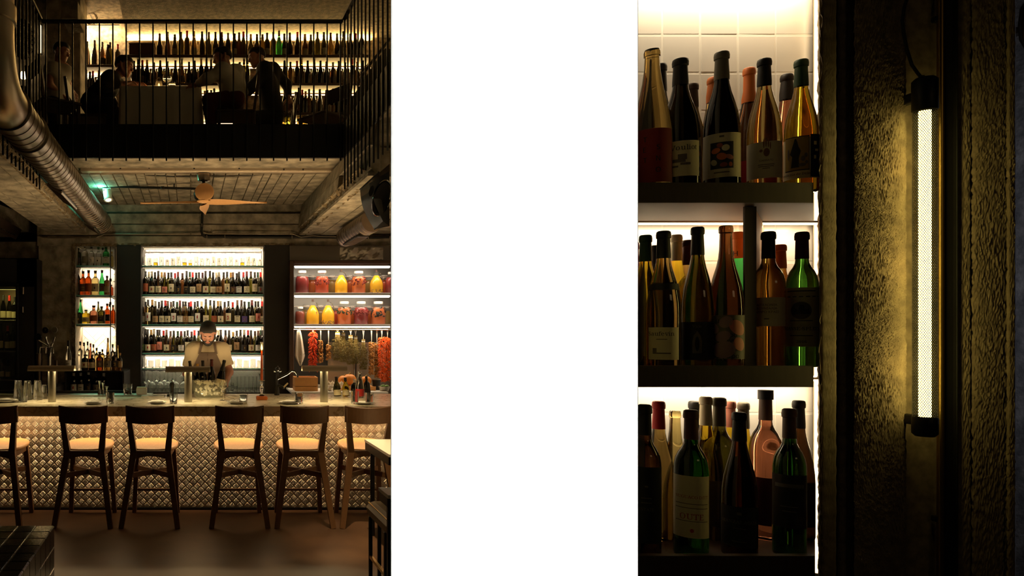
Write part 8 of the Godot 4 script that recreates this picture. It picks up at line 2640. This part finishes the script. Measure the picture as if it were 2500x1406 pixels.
	# ---- middle shelf, rear
	for q in [[1559.5, 592, 40, "bord", "black_glass", "c_red", "rear bottle with a bright red capsule, cut by the left edge"], [1600, 600, 64, "burg", "black_glass", "c_black", "rear bottle with a black capsule behind the low cream label bottle"], [1651, 574, 74, "burg", "yellow_glass", "c_cream", "rear golden bottle with a pale capsule on the middle shelf"], [1679, 587, 76, "burg", "amber_glass", "c_wine", "rear amber bottle with a dark red capsule on the middle shelf"], [1800, 567, 78, "hock", "bright_green", "c_orange", "rear bright green bottle with an orange neck band beside the divider"], [1905, 598, 78, "burg", "amber_glass", "c_orange", "rear amber bottle with an orange capsule right of the divider"]]:
		var bb := shelf_bottle(q[0], q[1], S2, q[2], D2 if q[0] != 1559.5 else D2 - 0.02, q[3], q[4], q[5], "", [], q[6], g, 0.8)
		if q[0] == 1559.5:
			bb.position.x = left_x(D2 - 0.02) + 0.026
		if q[0] == 1800:
			text_on(bb.get_node("capsule"), "H", 0.012, 0.26, 0.0145, -0.2, M.print)
	# ---- lowest shelf, front
	g = "bottles on the close lowest shelf"
	b = shelf_bottle(1574, 988, S3, 82, D1, "bord", "brown_glass", "c_black", "c_black", [0.10, 0.60, 1.35], "dark bottle with a black label at the left edge of the lowest shelf", g)
	r = _r(1574, 82)
	l = b.get_node("label")
	text_on(l, "ESTATE", 0.006, 0.106, r, 0.1, M.print_grey, true)
	marks_on("small_print", l, [[0.1, 0.13, 0.3, 0.001], [0.1, 0.12, 0.3, 0.001], [0.1, 0.155, 0.1, 0.002]], r, M.print_grey)
	b = shelf_bottle(1687, 1001, S3, 88, D1, "bord", "green_glass", "c_wine", "c_cream", [0.14, 0.56, 1.3], "green bottle with a large cream label and red printing, lowest shelf", g, 0.80)
	r = _r(1687, 88)
	l = b.get_node("label")
	text_on(l, "NUGUACO DITT", 0.0065, 0.132, r, 0.05, M.print_red, true)
	text_on(l, "OUTE", 0.0125, 0.09, r, 0.05, M.print_red, true)
	marks_on("rules", l, [[0.05, 0.117, 1.0, 0.0007], [0.05, 0.108, 1.0, 0.0007], [0.05, 0.08, 1.0, 0.0007]], r, M.print_grey)
	patch_on("emblem", l, oval(0.05, 0.060, 0.11, 0.0042, 0.0, 16), r, M.print_red)
	b = shelf_bottle(1805, 1007, S3, 92, D1, "burg", "brown_glass", "c_black", "c_black", [0.08, 0.355, 1.35], "brown bottle with a black label and faint gold printing, lowest shelf", g)
	r = _r(1805, 92)
	l = b.get_node("label")
	text_on(l, "MANZALAGON", 0.0072, 0.078, r, 0.0, M.print_grey, true)
	marks_on("small_print", l, [[0.0, 0.064, 0.35, 0.001], [0.0, 0.096, 0.12, 0.003], [0.0, 0.036, 0.4, 0.001]], r, M.print_grey)
	b = shelf_bottle(1927, 998, S3, 86, D1, "bord", "green_glass", "c_brown", "c_dark", [0.2, 0.56, 1.3], "green bottle with brown capsule and a dark label near the pier", g)
	r = _r(1927, 86)
	l = b.get_node("label")
	marks_on("rules", l, [[0.0, 0.155, 0.9, 0.004], [0.0, 0.11, 0.5, 0.001], [0.0, 0.1, 0.4, 0.001]], r, M.print_grey)
	# ---- lowest shelf, rear
	for q in [[1608, 980, 80, "burg", "amber_glass", "c_red", "", "rear amber bottle with a red banded capsule on the lowest shelf"], [1648, 1002, 72, "hock", "straw_glass", "", "", "rear slender straw coloured bottle without capsule"], [1695, 980, 74, "burg", "brown_glass", "c_black", "", "rear brown bottle hidden behind the large cream label bottle"], [1723, 969, 80, "burg", "yellow_glass", "c_cream", "", "rear golden bottle with a cream capsule on the lowest shelf"], [1756, 971, 82, "bord", "olive", "c_grey", "c_dark", "rear olive bottle with a grey green capsule on the lowest shelf"], [1782, 979, 74, "burg", "yellow_glass", "c_pink", "", "rear golden bottle with a pinkish capsule on the lowest shelf"], [1815, 983, 76, "burg", "yellow_glass", "c_grey", "", "rear golden bottle behind the black label bottle"], [1869, 953, 84, "bord", "pink_glass", "c_brown", "c_wine", "rear clear pinkish bottle with a tall black stopper"], [1950, 978, 82, "burg", "brown_glass", "c_black", "c_dark", "rear dark brown bottle with black capsule next to the pier"]]:
		var d := D2
		if q[0] in [1695, 1782, 1815]:
			d = D2 + 0.06
		var bb := shelf_bottle(q[0], q[1], S3, q[2], d, q[3], q[4], q[5], q[6] if q[6] != "" else "c_cream", [0.1, 0.42] if q[6] != "" else [], q[7], g, 0.8)
		if q[0] == 1869:
			obj("stopper", Shape.new().lathe([Vector2(0, 0.94), Vector2(0.47, 0.94), Vector2(0.47, 1.002), Vector2(0, 1.003)].map(func(v): return Vector2(v.x * _r(1869, 84) + 0.0012 * signf(v.x), v.y * (px_y(953, D2) - S3))), 24), M.c_black, bb)

func _r(x: float, width: float) -> float:
	return width * D1 * cos(atan((x - 540.0) / FOCAL)) / FOCAL / 2.0

func build_pier() -> void:
	M.pier = triplanar(mat(Color(1, 0.96, 0.88), 0.9), noise_tex(0.02, [0.0, 0.5, 1.0], [Color(0.42, 0.38, 0.33), Color(0.52, 0.48, 0.42), Color(0.62, 0.58, 0.5)], 61, 6), 3.0)
	var y0 := 0.0
	var y1 := 3.2
	var pier := struct("pillar_right", slab([Vector2(px_x(2004, 1.475), 1.475), Vector2(px_x(2478, 1.475), 1.475), Vector2(px_x(2480, 2.4), 2.4), Vector2(px_x(2300, 2.4), 2.4), Vector2(px_x(2000, 1.9), 1.9)], y0, y1), M.pier, "broad rough concrete pier between the close wine shelves and the right edge", "pillar")
	var lo := 0.82
	var hi := 2.52
	# board marked faces as real relief
	var fn := FastNoiseLite.new()
	fn.seed = 77
	fn.frequency = 1.0
	fn.fractal_octaves = 3
	var fine := FastNoiseLite.new()
	fine.seed = 5
	fine.frequency = 1.0
	fine.fractal_octaves = 5
	var face := func(x0, x1, d, amp, grain, nu, nv, seed_, mat_, called):
		var s := Shape.new().grid(func(a, b):
			var x := px_x(lerpf(x0, x1, a), d)
			var y := lerpf(hi, lo, b)
			var patch := smoothstep(-0.15, 0.3, fn.get_noise_2d(x * 9.0 + seed_, y * 3.0))
			var g: float = fine.get_noise_2d(x * 800.0 + seed_ * 7.0, y * 55.0) * (1.0 - patch) * grain
			var rub := (fine.get_noise_2d(x * 420.0 + 50.0, y * 380.0) + 0.6 * fine.get_noise_2d(x * 90.0 + 9.0, y * 90.0)) * patch
			var edge := exp(-a * 14.0) + exp(-(1.0 - a) * 14.0)
			return Vector3(x, y, -d + amp * (g + rub * 0.55) - 0.005 * edge * (0.7 + 0.5 * fine.get_noise_2d(y * 45.0, seed_))), nu, nv)
		obj(called, s, mat_, pier)
	face.call(2004, 2045, 1.458, 0.0012, 0.4, 26, 500, 3, M.pier, "plaster_edge")
	face.call(2049, 2088, 1.466, 0.003, 1.0, 24, 400, 9, M.pier, "board_mark")
	face.call(2089, 2216, 1.447, 0.0048, 0.7, 120, 1000, 15, M.pier, "board_mark")
	face.call(2330, 2374, 1.462, 0.003, 1.0, 24, 360, 27, M.pier, "board_mark")
	face.call(2377, 2469, 1.458, 0.004, 0.8, 50, 420, 31, M.pier, "board_mark")
	face.call(2462, 2481, 1.449, 0.006, 0.3, 16, 420, 41, M.pier, "chipped_corner")
	# side towards the shelves, chipped along the front
	obj("chipped_side", rough_sheet(func(s, t): return Vector3(px_x(lerpf(2004.5, 1997, s), lerpf(1.456, 1.80, s)), lerpf(lo, hi, t), -lerpf(1.456, 1.80, s)), 30, 260, Vector3(-1, 0, 0), 0.008, 2.4, 51), M.pier, pier)
	# tube lamp
	var d := 1.405
	var c := at(2258, 627, d)
	var r := 0.0188
	var t := thing("tube_lamp", "upright black perforated tube lamp glowing on the concrete pier", "lamp", Vector3(c.x, px_y(1065, d), c.z))
	var p := t.position
	var ya := px_y(1022, d) - p.y
	var yb := px_y(266, d) - p.y
	var yt := px_y(190, d) - p.y
	obj("top_cap", Shape.new().lathe([Vector2(r, yb - 0.004), Vector2(r + 0.0012, yb - 0.002), Vector2(r + 0.0012, yt - 0.006), Vector2(r - 0.004, yt), Vector2(0, yt)], 36), M.black_metal, t)
	obj("bottom_cap", Shape.new().lathe([Vector2(0, 0), Vector2(r - 0.004, 0), Vector2(r + 0.0012, 0.006), Vector2(r + 0.0012, ya + 0.002), Vector2(r, ya + 0.004)], 36), M.black_metal, t)
	# sheet with round holes: a honeycomb of rings
	var n := 34
	var col := TAU / n
	var R := col * r / sqrt(3.0)
	var rows := int((yb - ya) / (R * 1.5))
	var sv := PackedVector3Array()
	var sn := PackedVector3Array()
	var sx := PackedInt32Array()
	for j in rows:
		var yc := ya + (j + 0.5) * (yb - ya) / rows
		for i in n:
			var ac := (i + (0.5 if j % 2 else 0.0)) * col
			var k0 := sv.size()
			for m in 6:
				var th := PI / 6.0 + TAU * m / 6.0
				for q in [1.0, 0.66]:
					var aa: float = ac + cos(th) * R * q / r
					sv.append(Vector3(cos(aa) * r, yc + sin(th) * R * q, sin(aa) * r))
					sn.append(Vector3(cos(aa), 0, sin(aa)))
			for m in 6:
				var e := k0 + m * 2
				var f := k0 + (m + 1) % 6 * 2
				sx.append_array([e, f, e + 1, f, f + 1, e + 1])
	var sh := Shape.new()
	sh.v = sv
	sh.n = sn
	sh.ix = sx
	sh.u.resize(sv.size())
	obj("perforated_shade", sh, M.black_metal, t)
	var lit := glow(Color(1.0, 0.9, 0.5), 13.0)
	for k in 3:
		var a := lerpf(ya + 0.004, yb - 0.004, k / 3.0)
		var b := lerpf(ya + 0.004, yb - 0.004, (k + 1) / 3.0)
		obj("light_tube", Shape.new().lathe([Vector2(0, a), Vector2(0.0095, a), Vector2(0.0095, b), Vector2(0, b)], 24), lit, t)
		var l := OmniLight3D.new()
		l.name = "tube_light"
		l.light_color = Color(1.0, 0.84, 0.45)
		l.light_energy = 0.003
		l.light_size = 0.009
		l.shadow_enabled = true
		t.add_child(l, true)
		l.position = Vector3(0, (a + b) / 2.0, 0)
	for y in [yt - 0.03, 0.03]:
		obj("bracket", Shape.new().box(Vector3(0.008, y, -0.034), Vector3(0.016, 0.02, 0.05), 0.002), M.black_metal, t)
	var cd := thing("lamp_cable", "black cable curving up from the top of the tube lamp", "cable", at(2240, 180, d))
	var pts := []
	for q in [[2250, 190], [2240, 178], [2226, 158], [2214, 120], [2206, 80], [2203, 50], [2208, 15], [2222, -20], [2230, -60]]:
		pts.append(at(q[0], q[1], d + 0.01) - cd.position)
	obj("cable", Shape.new().tube(pts, 0.0028, 8), M.rubber, cd)
	obj("gland", Shape.new().lathe([Vector2(0, -0.008), Vector2(0.005, -0.008), Vector2(0.005, 0.004), Vector2(0, 0.004)], 12, Transform3D(Basis.IDENTITY, pts[0])), M.black_metal, cd)
	var rod := thing("metal_conduit", "slim upright brassy conduit right behind the tube lamp", "conduit", at(2296, 627, 1.46))
	obj("tube", Shape.new().lathe([Vector2(0.006, -0.75), Vector2(0.006, 0.75)], 14), M.brass, rod)
	for y in [0.5, -0.1, -0.55]:
		obj("clip", Shape.new().box(Vector3(0, y, -0.006), Vector3(0.02, 0.012, 0.012), 0.002), M.black_metal, rod)
	var rail := thing("mounting_rail", "dark steel rail on the pier behind the tube lamp", "rail", at(2312, 627, 1.468))
	obj("rail", Shape.new().box(Vector3(0, 0, 0), Vector3(0.022, 1.6, 0.012), 0.002), M.black_metal, rail)
	obj("lip", Shape.new().box(Vector3(0.009, 0, 0.009), Vector3(0.004, 1.6, 0.008), 0.001), M.black_metal, rail)
	# daylight from a window far right
	var w := struct("window_1", Shape.new().box(Vector3(4.59, 1.9, -2.6), Vector3(0.02, 1.5, 0.8)), glow(Color(0.78, 0.84, 1.0), 0.5), "dim bluish window right of the pier", "window")
	for q in [[1.13, 0.06], [2.67, 0.06]]:
		obj("window_frame", Shape.new().box(Vector3(4.57, q[0], -2.6), Vector3(0.06, q[1], 0.9), 0.004), M.black_metal, w)
	for z in [-2.18, -3.02]:
		obj("window_frame", Shape.new().box(Vector3(4.57, 1.9, z), Vector3(0.06, 1.6, 0.06), 0.004), M.black_metal, w)
	strip_light("window_light", Vector3(4.57, 1.9, -2.6), Vector2(0.78, 1.46), Vector3(-1, 0, 0), Vector3.UP, 0.35, Color(0.78, 0.84, 1.0), w)
	var pipe := thing("steel_pipe", "grey steel pipe bend glimpsed at the upper right corner", "pipe", at(2496, 70, 3.2))
	obj("tube", Shape.new().tube([at(2510, 5, 3.2) - pipe.position, at(2499, 20, 3.2) - pipe.position, at(2494, 60, 3.2) - pipe.position, at(2497, 95, 3.2) - pipe.position, at(2512, 120, 3.2) - pipe.position], 0.012, 8), M.dark_galvanized, pipe)
	obj("flange", Shape.new().box(at(2497, 72, 3.25) - pipe.position, Vector3(0.05, 0.03, 0.3), 0.004), M.dark_galvanized, pipe)
